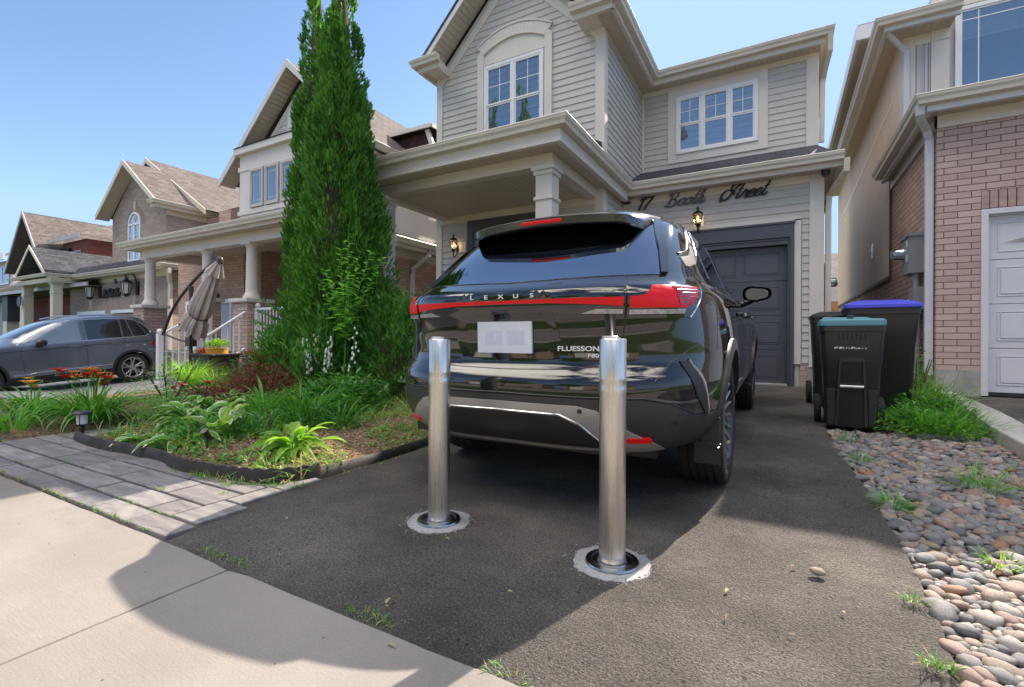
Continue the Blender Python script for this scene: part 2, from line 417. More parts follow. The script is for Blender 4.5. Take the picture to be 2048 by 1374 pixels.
# asphalt
def asphalt():
    m, nt, b = nodes('asphalt'); setp(b, rough=.82, spec=.35)
    v = coord(nt)
    n1 = tex(nt, 'ShaderNodeTexNoise', v, Scale=1.3, Detail=9., Roughness=.65)
    n2 = tex(nt, 'ShaderNodeTexNoise', v, Scale=120., Detail=4., Roughness=.7)
    n3 = tex(nt, 'ShaderNodeTexNoise', v, Scale=22., Detail=5., Roughness=.75)
    vo = tex(nt, 'ShaderNodeTexVoronoi', v, Scale=55.); vo2 = tex(nt, 'ShaderNodeTexVoronoi', v, Scale=130.)
    base = ramp(nt, n1.outputs[0], [(.32, (.045, .041, .039)), (.5, (.094, .084, .075)), (.68, (.165, .145, .128))])
    grit = mix(nt, .75, base, ramp(nt, n2.outputs[0], [(.34, .22), (.48, .85), (.68, 2.1)]), 'MULTIPLY')
    sp = math_(nt, 'LESS_THAN', vo.outputs['Distance'], .13)
    sel = math_(nt, 'GREATER_THAN', tex(nt, 'ShaderNodeSeparateColor', None).outputs[0] if False else vo.outputs['Color'], .86)
    sp = math_(nt, 'MULTIPLY', sp, sel)
    sp2 = math_(nt, 'MULTIPLY', math_(nt, 'LESS_THAN', vo2.outputs['Distance'], .2), math_(nt, 'GREATER_THAN', vo2.outputs['Color'], .7))
    c = mix(nt, sp2, grit, (.17, .16, .15)); c = mix(nt, sp, c, (.30, .28, .26))
    nt.links.new(c, b.inputs['Base Color'])
    wn = tex(nt, 'ShaderNodeTexNoise', v, Scale=2.2, Detail=6.)
    vd = nt.nodes.new('ShaderNodeVectorMath'); vd.operation = 'MULTIPLY_ADD'; nt.links.new(wn.outputs['Color'], vd.inputs[0]); vd.inputs[1].default_value = (.5, .5, 0); nt.links.new(v, vd.inputs[2])
    ck = nt.nodes.new('ShaderNodeTexVoronoi'); ck.feature = 'DISTANCE_TO_EDGE'; ck.inputs['Scale'].default_value = .75; nt.links.new(vd.outputs[0], ck.inputs['Vector'])
    cm_ = tex(nt, 'ShaderNodeTexNoise', v, Scale=.8, Detail=2.)
    ckm = math_(nt, 'MULTIPLY', math_(nt, 'LESS_THAN', ck.outputs['Distance'], .0035), math_(nt, 'GREATER_THAN', cm_.outputs[0], .52))
    c = mix(nt, math_(nt, 'MULTIPLY', ckm, .2), c, (.015, .014, .013))
    pits = tex(nt, 'ShaderNodeTexVoronoi', v, Scale=34.)
    pm = math_(nt, 'MULTIPLY', math_(nt, 'LESS_THAN', pits.outputs['Distance'], .22), math_(nt, 'GREATER_THAN', pits.outputs['Color'], .82))
    nt.links.new(mix(nt, math_(nt, 'MULTIPLY', pm, .75), c, (.018, .016, .015)), b.inputs['Base Color'])
    h = math_(nt, 'SUBTRACT', math_(nt, 'ADD', math_(nt, 'MULTIPLY', n3.outputs[0], 1.8), n2.outputs[0]), math_(nt, 'MULTIPLY', pm, .8))
    vb = ramp(nt, vo2.outputs['Distance'], [(.0, 1.), (.5, 0.)])
    h = math_(nt, 'ADD', h, math_(nt, 'MULTIPLY', vb, .5))
    bump(nt, b, h, 1.0, .012)
    return m
ASPH = asphalt()
def concrete_mat(name, c, sc=1.):
    m, nt, b = nodes(name); setp(b, rough=.85, spec=.3)
    v = coord(nt)
    n1 = tex(nt, 'ShaderNodeTexNoise', v, Scale=1.7, Detail=6.)
    n2 = tex(nt, 'ShaderNodeTexNoise', v, Scale=160., Detail=3.)
    ms = tex(nt, 'ShaderNodeTexNoise', coord(nt, 'Object', (9., 150., 1.)), Scale=1.2, Detail=4.)
    vo = tex(nt, 'ShaderNodeTexVoronoi', v, Scale=16.)
    base = ramp(nt, n1.outputs[0], [(.3, tuple(x*.86 for x in c)), (.7, tuple(x*1.1 for x in c))])
    base = mix(nt, .3, base, ramp(nt, n2.outputs[0], [(.3, .6), (.7, 1.15)]), 'MULTIPLY')
    st_ = tex(nt, 'ShaderNodeTexNoise', v, Scale=.7, Detail=8., Roughness=.7)
    base = mix(nt, .8, base, ramp(nt, st_.outputs[0], [(.36, .72), (.5, 1.), (.7, 1.1)]), 'MULTIPLY')
    base = mix(nt, .15, base, ramp(nt, ms.outputs[0], [(.3, .6), (.7, 1.)]), 'MULTIPLY')
    pit = math_(nt, 'MULTIPLY', math_(nt, 'LESS_THAN', vo.outputs['Distance'], .055), math_(nt, 'GREATER_THAN', vo.outputs['Color'], .6))
    nt.links.new(mix(nt, pit, base, (.08, .06, .05)), b.inputs['Base Color'])
    bump(nt, b, math_(nt, 'ADD', n2.outputs[0], math_(nt, 'MULTIPLY', ms.outputs[0], .5)), .4, .003)
    return m
WALK = concrete_mat('sidewalk_concrete', (.245, .223, .203))
CURB = concrete_mat('curb_concrete', (.42, .40, .38))
def soil_mat(name, c1, c2, c3):
    m, nt, b = nodes(name); setp(b, rough=.95, spec=.15)
    v = coord(nt)
    n1 = tex(nt, 'ShaderNodeTexNoise', v, Scale=3., Detail=6.); n2 = tex(nt, 'ShaderNodeTexVoronoi', v, Scale=55.)
    n3 = tex(nt, 'ShaderNodeTexNoise', v, Scale=60., Detail=5.)
    c = ramp(nt, n1.outputs[0], [(.35, c1), (.65, c2)])
    c = mix(nt, .6, c, mix(nt, .75, c3, n2.outputs['Color'], 'MULTIPLY'))
    c = mix(nt, .6, c, ramp(nt, n3.outputs[0], [(.35, .35), (.65, 1.2)]), 'MULTIPLY')
    nt.links.new(c, b.inputs['Base Color'])
    bump(nt, b, math_(nt, 'ADD', n3.outputs[0], n2.outputs['Distance']), 1., .02)
    return m
SOIL = soil_mat('garden_soil', (.10, .07, .045), (.2, .14, .09), (.45, .32, .2))
LAWN = soil_mat('lawn_ground', (.05, .09, .02), (.09, .13, .035), (.12, .2, .05))

def sheet(name, x0, x1, y0, y1, mat, dz=0., nx=None, ny=None, slope=True, amp=0., kind='structure', zoff=0.):
    nx = nx or max(1, int((x1-x0)/.25)); ny = ny or max(1, int((y1-y0)/.25)); mb = MB(); vs = []
    for j in range(ny+1):
        for i in range(nx+1):
            x = lerp(x0, x1, i/nx); y = lerp(y0, y1, j/ny)
            vs.append((x, y, (gz(x, y) if slope else 0.) + dz + (amp*noise.noise(Vector((x*1.5, y*1.5, 3))) if amp else 0)))
    fs = [(j*(nx+1)+i, j*(nx+1)+i+1, (j+1)*(nx+1)+i+1, (j+1)*(nx+1)+i) for j in range(ny) for i in range(nx)]
    mb.add(vs, fs); o = mb.build(name, mat, smooth=True, sharp=0); tag(o, kind=kind); return o
# far ground reaches the horizon; it lies under everything else
mb = MB(); S = 700
ys = [-S, -60, -20, -9.7, -9.6, -2.1, -2.05, -.6] + [.0 + .4*i for i in range(22)] + [9.5, 12, 30, 100, S]; xs = [-S, -120, -60, -40, -30, -24, -20] + [-18 + .5*i for i in range(45)] + [6, 8, 12, 20, 40, 120, S]
nx_ = len(xs); mb.add([(x, y, (-.2 if -9.65 < y < -2.08 else gz(x, y) - .05)) for y in ys for x in xs], [(j*nx_+i, j*nx_+i+1, (j+1)*nx_+i+1, (j+1)*nx_+i) for j in range(len(ys)-1) for i in range(nx_-1)])
tag(mb.build('ground', LAWN), kind='structure')
DX0, DX1 = -2.42, .46
# driveway, its edges wander a little as in the photo
def edge_l(y): return -2.40 + .025*noise.noise(Vector((y*3, 0, 0))) + (.17 * max(0, 1 - (y-1.05)/.6))*1.0
def edge_r(y): return (.40 + .045*sin((y-1.5)*1.4) + .02*noise.noise(Vector((y*6, 4, 0)))) if y < 5.2 else .42 + (y-5.2)*.05
mb = MB(); vs = []; NY = 150; NX = 40
for j in range(NY+1):
    y = lerp(.0, 8.38, j/NY)
    for i in range(NX+1):
        x = lerp(edge_l(y) - .03, max(edge_r(y), 1.6 if y < 1.2 else 0), i/NX)
        vs.append((x, y, gz(x, y) + .003*noise.noise(Vector((x*2, y*2, 0)))))
mb.add(vs, [(j*(NX+1)+i, j*(NX+1)+i+1, (j+1)*(NX+1)+i+1, (j+1)*(NX+1)+i) for j in range(NY) for i in range(NX)])
tag(mb.build('driveway', ASPH, smooth=True, sharp=0), kind='structure')
# sidewalk slabs with a control joint
def slabmesh(name, rects, mat, z, th=.1, bev=.006, rough_edge=0.):
    mb = MB()
    for (x0, x1, y0, y1) in rects: mb.box(x0, x1, y0, y1, z - th, z)
    return mb.build(name, mat, bevel=bev)
o = MB()
for (x0, x1) in ((-12.9, -10.07), (-10.06, -7.3), (-7.29, -4.54), (-4.53, -1.775), (-1.768, .9), (.907, 3.6), (3.607, 6.3)):
    n = 26; y1b = 1.04
    top = [(lerp(x0, x1, i/n), y1b + .014*noise.noise(Vector((lerp(x0, x1, i/n)*4, 1, 0))) - (.012 if i in (0, n) else 0)) for i in range(n+1)]
    pts = [(x0, -.55)] + [(x1, -.55)] + top[::-1]
    o.prism([(x, y, -.08) for x, y in pts], (0, 0, .086))
o = o.build('sidewalk', WALK, bevel=.006); tag(o, kind='structure')
# street and far side of it (seen only mirrored in the car's paint)
sheet('street', -60, 60, -9.5, -2.2, WALK, dz=-.16, nx=30, ny=6, slope=False)
mb = MB(); mb.box(-60, 60, -2.2, -2.05, -.2, -.01); mb.box(-60, 60, -9.65, -9.5, -.2, -.01); tag(mb.build('street_kerb', CURB, bevel=.01), kind='structure')
sheet('boulevard_lawn', -60, 60, -2.05, -.55, LAWN, dz=-.015, nx=60, ny=3, slope=False)
# stone paver walk: big slabs, running bond, soldier rows front and side
def paver_mat():
    m, nt, b = nodes('paver_stone'); setp(b, rough=.7, spec=.35)
    v = coord(nt, 'Object', (1.2, 5., 1.)); vv = coord(nt)
    at = nt.nodes.new('ShaderNodeAttribute'); at.attribute_name = 'slabcol'
    wv = tex(nt, 'ShaderNodeTexNoise', v, Scale=2.2, Detail=6., Distortion=1.6)
    n2 = tex(nt, 'ShaderNodeTexNoise', vv, Scale=110., Detail=3.)
    c = ramp(nt, wv.outputs[0], [(.3, (.135, .128, .13)), (.5, (.20, .188, .184)), (.72, (.27, .25, .238))])
    c = mix(nt, .8, c, at.outputs['Color'], 'MULTIPLY')
    c = mix(nt, .25, c, ramp(nt, n2.outputs[0], [(.3, .6), (.7, 1.1)]), 'MULTIPLY')
    nt.links.new(c, b.inputs['Base Color'])
    bump(nt, b, math_(nt, 'ADD', wv.outputs[0], math_(nt, 'MULTIPLY', n2.outputs[0], .4)), .5, .008)
    return m
PAVE = paver_mat()
rnd = random.Random(5)
rects = []
x = -12.0
while x < -2.3:                                            # soldier row along the sidewalk
    w_ = .36; rects.append((x, min(x + w_, -2.24), 1.055, 1.185)); x += w_

ycur = 1.195; row = 0
for rh in (.165, .2, .14, .17):
    x = -12.0 + rnd.uniform(0, .4)
    xe = -2.54 if row < 4 else -2.5
    while x < xe:
        w_ = rnd.choice([.45, .6, .6, .8, .36]); x2 = min(x + w_, xe)
        if xe - x2 < .12: x2 = xe
        if x2 > -5.5 or row < 1: rects.append((max(x, -5.5) if row else x, x2, ycur, ycur + rh - .008))
        x = x2 + .008
    ycur += rh; row += 1
y = 1.2
while y < 1.8:                                             # soldier column along the driveway
    rects.append((-2.53, edge_l(y + .13) - .004, y, y + .25)); y += .256
y = 1.88
while y < 4.3: rects.append((-5.5, -5.30, y, y + .42)); rects.append((-5.295, -5.10, y - .1, y + .30)); y += .427
for k in range(5): rects.append((-5.1 + k*.42, -4.69 + k*.42, 4.15, 4.42))
mb = MB(); cols = []
for (a, b_, c_, d_) in rects:
    t = rnd.uniform(-.003, .003); g = .004
    zz_ = gz((a+b_)/2, (c_+d_)/2) + (.05 if c_ > 4.1 else 0); mb.box(a + g, b_ - g, c_ + g, d_ - g, zz_ - .06, zz_ + .012 + t)
    k = rnd.uniform(.62, 1.12); cols += [(k*rnd.uniform(.97, 1.02), k, k*rnd.uniform(.98, 1.06), 1)] * 6
po = mb.build('paver_walk', PAVE); tag(po, kind='structure')
ca = po.data.color_attributes.new('slabcol', 'FLOAT_COLOR', 'CORNER')
buf = []
for c in cols: buf += list(c) * 4
ca.data.foreach_set('color', buf)
bv = po.modifiers.new('bevel', 'BEVEL'); bv.width = .005; bv.segments = 2
sheet('walk_bedding', -12.2, -2.2, 1.04, 2.4, SOIL, dz=-.012, slope=False)
# garden bed soil, heaped a little in the middle
def bed_z(x, y):
    e = min(1., max(0., (y - 1.66) / .5)) * min(1., max(0., (-2.48 - x) / .5))
    if -5.6 < x < -5.02 and y < 4.5: return gz(x, y) - .03
    return gz(x, y) + .02 + .055 * e + .02 * noise.noise(Vector((x*2.2, y*2.2, 0)))
mb = MB(); NX, NY = 110, 60; vs = []
bed = lambda x, y: True
for j in range(NY+1):
    for i in range(NX+1):
        x = lerp(-9., -2.46, i/NX); y = lerp(1.72, 6.9, (j/NY)); 
        if x < -5.6: y = lerp(1.34, 6.9, j/NY)
        elif x < -5.0: y = lerp(lerp(1.34, 1.72, (x+5.6)/.6), 6.9, j/NY)
        rx = edge_l(y) - .07 if y > 1.9 else lerp(-2.62, -2.47, max(0, (y-1.7)/.2))
        xx = lerp(-9., rx, i/NX)
        vs.append((xx, y, bed_z(xx, y)))
mb.add(vs, [(j*(NX+1)+i, j*(NX+1)+i+1, (j+1)*(NX+1)+i+1, (j+1)*(NX+1)+i) for j in range(NY) for i in range(NX)])
tag(mb.build('garden_soil', SOIL, smooth=True, sharp=0), kind='structure')
sheet('bed_soil', .3, 2.1, .9, 9.0, SOIL, dz=-.03, slope=True)
# curb of the neighbouring drive and its asphalt
pts = [(1.47, 1.2), (1.46, 3.4), (1.45, 4.5), (1.47, 5.2), (1.56, 6.2), (1.63, 7.0), (1.66, 7.75)]
out = [(x + (.27 if y < 6 else .27 - (y-6)*.06), y) for x, y in pts]
mb = MB()
for i in range(len(pts)-1):
    n = 6
    for k in range(n):
        a0, a1 = k/n, (k+1)/n
        q = [tuple(lerp(pts[i][c], pts[i+1][c], a) for c in (0, 1)) for a in (a0, a1)]
        r = [tuple(lerp(out[i][c], out[i+1][c], a) for c in (0, 1)) for a in (a0, a1)]
        za, zb = gz(*q[0]), gz(*q[1])
        mb.add([(q[0][0], q[0][1], za - .1), (r[0][0], r[0][1], za - .1), (r[1][0], r[1][1], zb - .1), (q[1][0], q[1][1], zb - .1),
                (q[0][0], q[0][1], za + .1), (r[0][0], r[0][1], za + .085), (r[1][0], r[1][1], zb + .085), (q[1][0], q[1][1], zb + .1)],
               [(4,5,6,7), (0,4,7,3), (1,2,6,5)] + ([(0,1,5,4)] if i == 0 and k == 0 else []) + ([(2,3,7,6)] if i == len(pts)-2 and k == n-1 else []))
tag(mb.build('drive_curb', CURB, weld=True, bevel=.012), kind='structure')
mb = MB(); vs = []; NX, NY = 10, 30
for j in range(NY+1):
    y = lerp(1.06, 8.2, j/NY)
    for i in range(NX+1):
        x = lerp(1.7, 7., i/NX); vs.append((x, y, gz(x, y) + .03))
mb.add(vs, [(j*(NX+1)+i, j*(NX+1)+i+1, (j+1)*(NX+1)+i+1, (j+1)*(NX+1)+i) for j in range(NY) for i in range(NX)])
tag(mb.build('neighbour_driveway', ASPH, smooth=True, sharp=0), kind='structure')
# driveway of the house to the left, falling away below the pavement level
mb = MB(); NX, NY = 28, 36; vs = []
for j in range(NY+1):
    y = lerp(2.75, 8.5, j/NY)
    for i in range(NX+1):
        x = lerp(-18., -9.9 + .0*y, i/NX); vs.append((x, y, gz(x, y) - .02))
mb.add(vs, [(j*(NX+1)+i, j*(NX+1)+i+1, (j+1)*(NX+1)+i+1, (j+1)*(NX+1)+i) for j in range(NY) for i in range(NX)])
tag(mb.build('left_driveway', CURB, smooth=True, sharp=0), kind='structure')
# ------------------------------------------------------------------ the siding house with the garage (the house in the middle)
H1 = thing('siding_house', 'greige siding house with dark grey garage door and corner porch behind the black car', 'house', (-2.5, 8.3, .17))
WX0, WX1, WY = -5.65, -2.42, 7.2        # projecting wing
GY = 8.3; UY = 9.55; HX1 = .52; ZT = 5.78
fw = Fr((0, WY, 0), (1, 0, 0), (0, -1, 0)); fg = Fr((0, GY, 0), (1, 0, 0), (0, -1, 0)); fu = Fr((0, UY, 0), (1, 0, 0), (0, -1, 0))
fs = Fr((WX1, 0, 0), (0, 1, 0), (1, 0, 0)); fl = Fr((WX0, 0, 0), (0, 1, 0), (-1, 0, 0)); fr_ = Fr((HX1, 0, 0), (0, 1, 0), (1, 0, 0))
PK = (WX0 + WX1) / 2; SL = .99; ZE = 5.74
# solid cores so nothing is see-through (walls have thickness and a dark inside)
mb = MB()
mb.box(WX0 + .02, WX1 - .02, WY + .003, 15.5, .1, ZT)
mb.box(WX1 - .05, HX1 - .02, UY + .003, 15.5, 3.2, ZT)
mb.box(WX1 - .05, -2.36, GY + .003, UY + .4, .1, 3.5); mb.box(.18, HX1 - .02, GY + .003, UY + .4, .1, 3.5)
mb.box(-2.4, .2, GY + .003, UY + .4, 2.56, 3.5); mb.box(-2.4, HX1 - .02, UY + .2, 15.5, .1, 3.5)
mb.prism([(WX0 + .02, WY + .003, ZT - .001), (WX1 - .02, WY + .003, ZT - .001), (PK, WY + .003, ZT + (WX1 - PK) * SL)], (0, 5, 0))
mb.build('wall_core', SIDE, H1)
def gable_span(z):
    if z <= ZT - .15: return (WX0 + .1, WX1 - .1)
    k = (z - (ZT - .15)) / SL; return (WX0 + .1 + k, WX1 - .1 - k)
mb = MB(); siding(mb, fw, gable_span, .42, ZT + 1.5); mb.build('front_siding', SIDE, H1)
mb = MB(); siding(mb, fs, lambda z: (WY + .12, UY), 3.3, ZT - .12); siding(mb, fs, lambda z: (WY + .12, GY), .42, 3.3); mb.build('side_siding', SIDE, H1)
mb = MB(); siding(mb, fu, lambda z: (WX1 + .04, HX1 - .15), 3.9, ZT - .12); mb.build('upper_siding', SIDE, H1)
mb = MB(); siding(mb, fg, lambda z: (WX1 + .04, HX1 - .16), 2.66, 3.22); siding(mb, fg, lambda z: (.27, HX1 - .16), .52, 2.66); mb.build('garage_siding', SIDE, H1)
mb = MB(); siding(mb, fr_, lambda z: (GY + .1, 15.4), .5, 3.4); siding(mb, fr_, lambda z: (UY + .1, 15.4), 3.4, ZT - .1); siding(mb, fl, lambda z: (WY + .12, 15.4), .42, ZT - .1); mb.build('end_siding', SIDE, H1)
# foundation
mb = MB(); mb.box(.25, HX1 + .01, GY - .01, GY + .3, .05, .50); mb.box(.25, .34, GY - .014, GY + .1, .2, .5, 1); mb.box(WX0 - .01, WX1 + .01, WY - .005, WY + .3, -.1, .42); mb.box(HX1 - .1, HX1 + .012, GY + .3, 15.4, 0, .5)
mb.build('foundation', [CONC, BRT], H1)
# corner boards and friezes
mb = MB()
for (x0, x1, fr, a, b) in ((WX0 - .02, WX0 + .11, fw, .42, ZT - .02), (WX1 - .13, WX1 + .022, fw, .42, ZT - .02), (HX1 - .16, HX1 + .024, fg, .46, 3.3), (HX1 - .16, HX1 + .024, fu, 3.9, ZT - .02), (WX1 + .0, WX1 + .05, fu, 3.9, ZT), (WX1, WX1 + .05, fg, .4, 3.3)):
    mb.fbox(fr, x0, x1, a, b, -.05, .026)
mb.fbox(fs, WY + .0, WY + .13, .42, ZT - .02, 0, .024); mb.fbox(fr_, GY + .0, GY + .14, .46, 3.3, 0, .026); mb.fbox(fr_, UY, UY + .14, 3.9, ZT - .02, 0, .026)
mb.fbox(fl, WY, WY + .13, .42, ZT - .02, 0, .024)
mb.build('corner_board', TRIM, H1, bevel=.004)
mb = MB()
mb.fbox(fu, WX1 + .05, HX1 - .16, ZT - .16, ZT - .02, 0, .028); mb.fbox(fs, WY + .13, UY - .0, ZT - .12, ZT - .02, 0, .02)
mb.fbox(fg, WX1 + .05, HX1 - .16, 3.18, 3.3, 0, .028)
mb.build('frieze_board', TRIM, H1, bevel=.003)
# rake trims on the gable wall
mb = MB()
for s in (-1, 1):
    xe = WX0 + .0 if s < 0 else WX1; a = V(xe, 0, ZT - .14); b = V(PK, 0, ZT - .14 + abs(PK - xe) * SL)
    d = (b - a).normalized(); n = V(-d.z, 0, d.x) if s < 0 else V(d.z, 0, -d.x)
    if n.z > 0: n = -n
    q = [a, b, b + n*.13, a + n*.13]; mb.prism([(p.x, WY - .024, p.z) for p in q], (0, .024 - .001, 0))
mb.build('rake_trim', TRIM, H1, bevel=.003)
# gable roof of the wing: slabs, rake soffit boards, fascia
OV = .40; YF = WY - .40
ex0, ex1 = WX0 - .12, WX1 + .27; ze = ZE - .0; zp = ze + (PK - ex0) * SL
mb = MB()
for s, ex in ((-1, ex0), (1, ex1)):
    pts = [(ex, YF - .03, ze + .17), (PK, YF - .03, zp + .17), (PK, 14, zp + .17), (ex, 14, ze + .17)]
    slab(mb, pts, .05)
# main roof behind (hip, low)
e1 = HX1 + .08; yb = 16.; z0 = 5.87
mb.add([(WX0 - .1, UY - .30, z0), (e1, UY - .30, z0), (e1, yb, z0), (WX0 - .1, yb, z0), (-3.6, UY + 2.6, z0 + 1.25), (-1.6, UY + 2.6, z0 + 1.25), (-1.6, yb - 3, z0 + 1.25), (-3.6, yb - 3, z0 + 1.25)],
       [(0,1,5,4), (1,2,6,5), (2,3,7,6), (3,0,4,7), (4,5,6,7)])
# garage roof strip, hipped at its right end, meeting the porch roof at the left
gzv = 3.44; gr = .46
pR = HX1 + .22
mb.add([(-2.3, GY - .30, gzv), (pR, GY - .30, gzv), (pR, UY + .4, gzv), (HX1 - .02, UY + .02, gzv + gr*1.58), (-2.42, UY + .02, gzv + gr*1.58), (-2.42, GY - .30, gzv)], [(5, 0, 1, 3, 4), (1, 2, 3)])
# porch roof: hipped
px0, px1, py = -5.78, -2.28, 5.19
mb.add([(px0, py + .1, gzv), (px1 - .1, py + .1, gzv), (px1 - .1, 8.0, gzv), (WX1 - .02, 8.0, gzv + .12), (WX1 - .02, WY + .02, gzv + .5), (-3.2, WY + .01, gzv + .78), (px0 + 1., WY + .01, gzv + .78), (px0, WY + .01, gzv)],
       [(0, 1, 5, 6), (1, 2, 3, 4, 5), (0, 6, 7)])
mb.build('roof', SHD, H1)
mb = MB()
for s, ex in ((-1, ex0), (1, ex1)):
    a = V(ex, 0, ze - .02); b = V(PK, 0, zp - .02 if s < 0 else zp - .02)
    mb.prism([(p.x, YF - .024, p.z) for p in (a, b, b + V(0, 0, .19), a + V(0, 0, .19))], (0, .024, 0))
mb.build('rake_fascia', simple('fascia_metal', (.6, .575, .56), .4, .04), H1, bevel=.003)
mb = MB(); n = 26
for s, ex in ((-1, ex0), (1, ex1)):
    for i in range(n):
        t0, t1 = i/n + .0015, (i+1)/n - .0015
        a = V(lerp(ex, PK, t0), 0, lerp(ze, zp, t0) - .01); b = V(lerp(ex, PK, t1), 0, lerp(ze, zp, t1) - .01)
        mb.prism([(p.x, YF, p.z) for p in (a, b, b + V(0, 0, .02), a + V(0, 0, .02))], (0, OV, 0))
mb.build('rake_soffit', SOFF, H1)
mb = MB()
for s, ex in ((-1, ex0), (1, ex1)):
    mb.prism([(ex, YF + .002, ze + .012), (PK, YF + .002, zp + .012), (PK, YF + .002, zp + .11), (ex, YF + .002, ze + .11)], (0, OV + .2, 0))
mb.build('rake_lining', DARKGAP, H1)
# eave returns, boxed, with little gutters
for s, ex in ((-1, ex0), (1, ex1)):
    xa, xb = (ex, WX0 + .30) if s < 0 else (WX1 - .34, ex)
    mb = MB(); mb.box(xa + .02, xb - .02, YF + .01, WY - .001, ze - .03, ze + .12)
    if s < 0: mb.prism([(WX0 - .0, WY - .35, ze + .1), (WX0 + .17, WY - .35, ze + .1), (WX0 + .17, WY - .35, ze + .42), (WX0 + .1, WY - .35, ze + .42)], (0, .34, 0))
    mb.build('eave_return', TRIM, H1, bevel=.004)
# soffits of the level eaves
mb = MB()
boards(mb, WX1, WX1 + .27, WY - .36, UY - .28, ze - .035, 'X'); boards(mb, WX1 + .0, HX1 + .07, UY - .28, UY, ze - .035, 'Y'); boards(mb, HX1, HX1 + .07, UY, 15.4, ze - .035, 'X')
boards(mb, ex0, WX0, WY - .36, 14, ze - .035, 'X')
mb.build('soffit', SOFF, H1)
mb = MB(); mb.box(WX1, WX1 + .27, WY - .36, UY - .28, ze - .018, ze); mb.box(WX1, HX1 + .07, UY - .28, UY, ze - .018, ze); mb.box(HX1, HX1 + .07, UY, 15.4, ze - .018, ze); mb.box(ex0, WX0, WY - .36, 14, ze - .018, ze)
mb.build('soffit_backing', DARKGAP, H1)
mb = MB()
FP = [(0, 0), (.02, 0), (.02, -.21), (-.035, -.21), (-.035, -.185), (0, -.185)]
up = [(WX1 + .27, WY - .40), (WX1 + .27, UY - .28), (HX1 + .07, UY - .28), (HX1 + .07, 15.4)]
mb.sweep(up, ze + .16, FP); mb.sweep([(ex0, 14), (ex0, WY - .40), (WX0 + .34, WY - .40)], ze + .16, FP)
mb.sweep([(WX1 - .36, WY - .40), (WX1 + .27, WY - .40)], ze + .16, FP)
mb.build('fascia', TRIM, H1, bevel=.002)
gutter('gutter', [(WX1 - .38, WY - .42), (WX1 + .29, WY - .42), (WX1 + .29, UY - .30), (HX1 + .09, UY - .30), (HX1 + .09, 15.4)], ze + .15, H1)
gutter('gutter', [(ex0 - .02, 14), (ex0 - .02, WY - .42), (WX0 + .36, WY - .42)], ze + .15, H1)
# porch: beams, ceiling, soffit, fascia, gutter, columns
zs = 3.20
bx0, bx1, by = -5.52, -2.50, 5.47
mb = MB(); mb.box(bx0, bx1, by, by + .16, 3.05, zs); mb.box(bx1 - .16, bx1, by + .161, WY, 3.05, zs); mb.box(bx0, bx0 + .16, by + .161, WY, 3.05, zs)
mb.build('porch_beam', BEAM, H1, bevel=.004)
mb = MB(); boards(mb, bx0 + .16, bx1 - .16, by + .16, WY - .02, 3.10, 'Y', .095); mb.build('porch_ceiling', SOFF, H1)
mb = MB(); mb.box(bx0 + .16, bx1 - .16, by + .16, WY, 3.115, 3.13); mb.box(px0 + .02, px1, py, by, zs + .013, zs + .03); mb.box(bx1, px1, by, GY, zs + .013, zs + .03); mb.box(px1, HX1 + .21, GY - .27, GY, 3.303, 3.32)
mb.box(HX1 + .002, HX1 + .21, GY, 15.4, 3.303, 3.32); mb.build('ceiling_backing', DARKGAP, H1)
mb = MB(); boards(mb, px0 + .02, px1, py + .02, by, zs, 'Y'); boards(mb, bx1, px1, by, GY - .28, zs, 'X'); boards(mb, WX1, HX1 + .21, GY - .28, GY, 3.29, 'Y'); boards(mb, HX1 + .03, HX1 + .21, GY, UY + .4, 3.29, 'X')
mb.build('porch_soffit', SOFF, H1)
mb = MB()
FP2 = [(0, 0), (.02, 0), (.02, -.25), (-.05, -.25), (-.05, -.225), (0, -.225)]
mb.sweep([(px0, WY), (px0, py), (px1, py), (px1, GY - .28)], zs + .24, FP2)
mb.sweep([(px1 + .02, GY - .28), (HX1 + .21, GY - .28), (HX1 + .21, UY + .4)], 3.29 + .15, [(0, 0), (.02, 0), (.02, -.165), (-.05, -.165), (-.05, -.14), (0, -.14)])
mb.build('porch_fascia', TRIM, H1, bevel=.002)
gutter('porch_gutter', [(px0 - .02, WY), (px0 - .02, py - .02), (px1 + .02, py - .02), (px1 + .02, GY - .30)], 3.46, H1)
gutter('garage_gutter', [(px1 + .03, GY - .30), (HX1 + .23, GY - .30)], 3.46, H1)
def square_column(x, y, z0, z1, w_, mat, parent):
    h = w_/2; mb = MB(); mb.box(x - h, x + h, y - h, y + h, z0, z1 - .06)
    mb.box(x - h - .022, x + h + .022, y - h - .022, y + h + .022, z1 - .115, z1 - .06); mb.box(x - h - .045, x + h + .045, y - h - .045, y + h + .045, z1 - .06, z1 - .001)
    mb.box(x - h - .02, x + h + .02, y - h - .02, y + h + .02, z1 - .43, z1 - .39); mb.box(x - h - .008, x + h + .008, y - h - .008, y + h + .008, z1 - .445, z1 - .43)
    mb.box(x - h - .03, x + h + .03, y - h - .03, y + h + .03, z0, z0 + .14)
    return mb.build('column', mat, parent, bevel=.005)
square_column(bx1 - .12, by + .11, .45, 3.05, .225, TRIM, H1); square_column(bx0 + .1, by + .11, .45, 3.05, .225, TRIM, H1)
mb = MB(); mb.box(bx0 - .1, bx1 + .1, by - .1, WY, .15, .45); mb.build('porch_floor', CONC, H1, bevel=.01)
# porch corner post against the wing, where the beam lands
# windows
mb = MB()
ww = window(H1, fw, -4.60, 4.25, 1.16, 1.42, 2, .50, (2, 2), blind=.45)
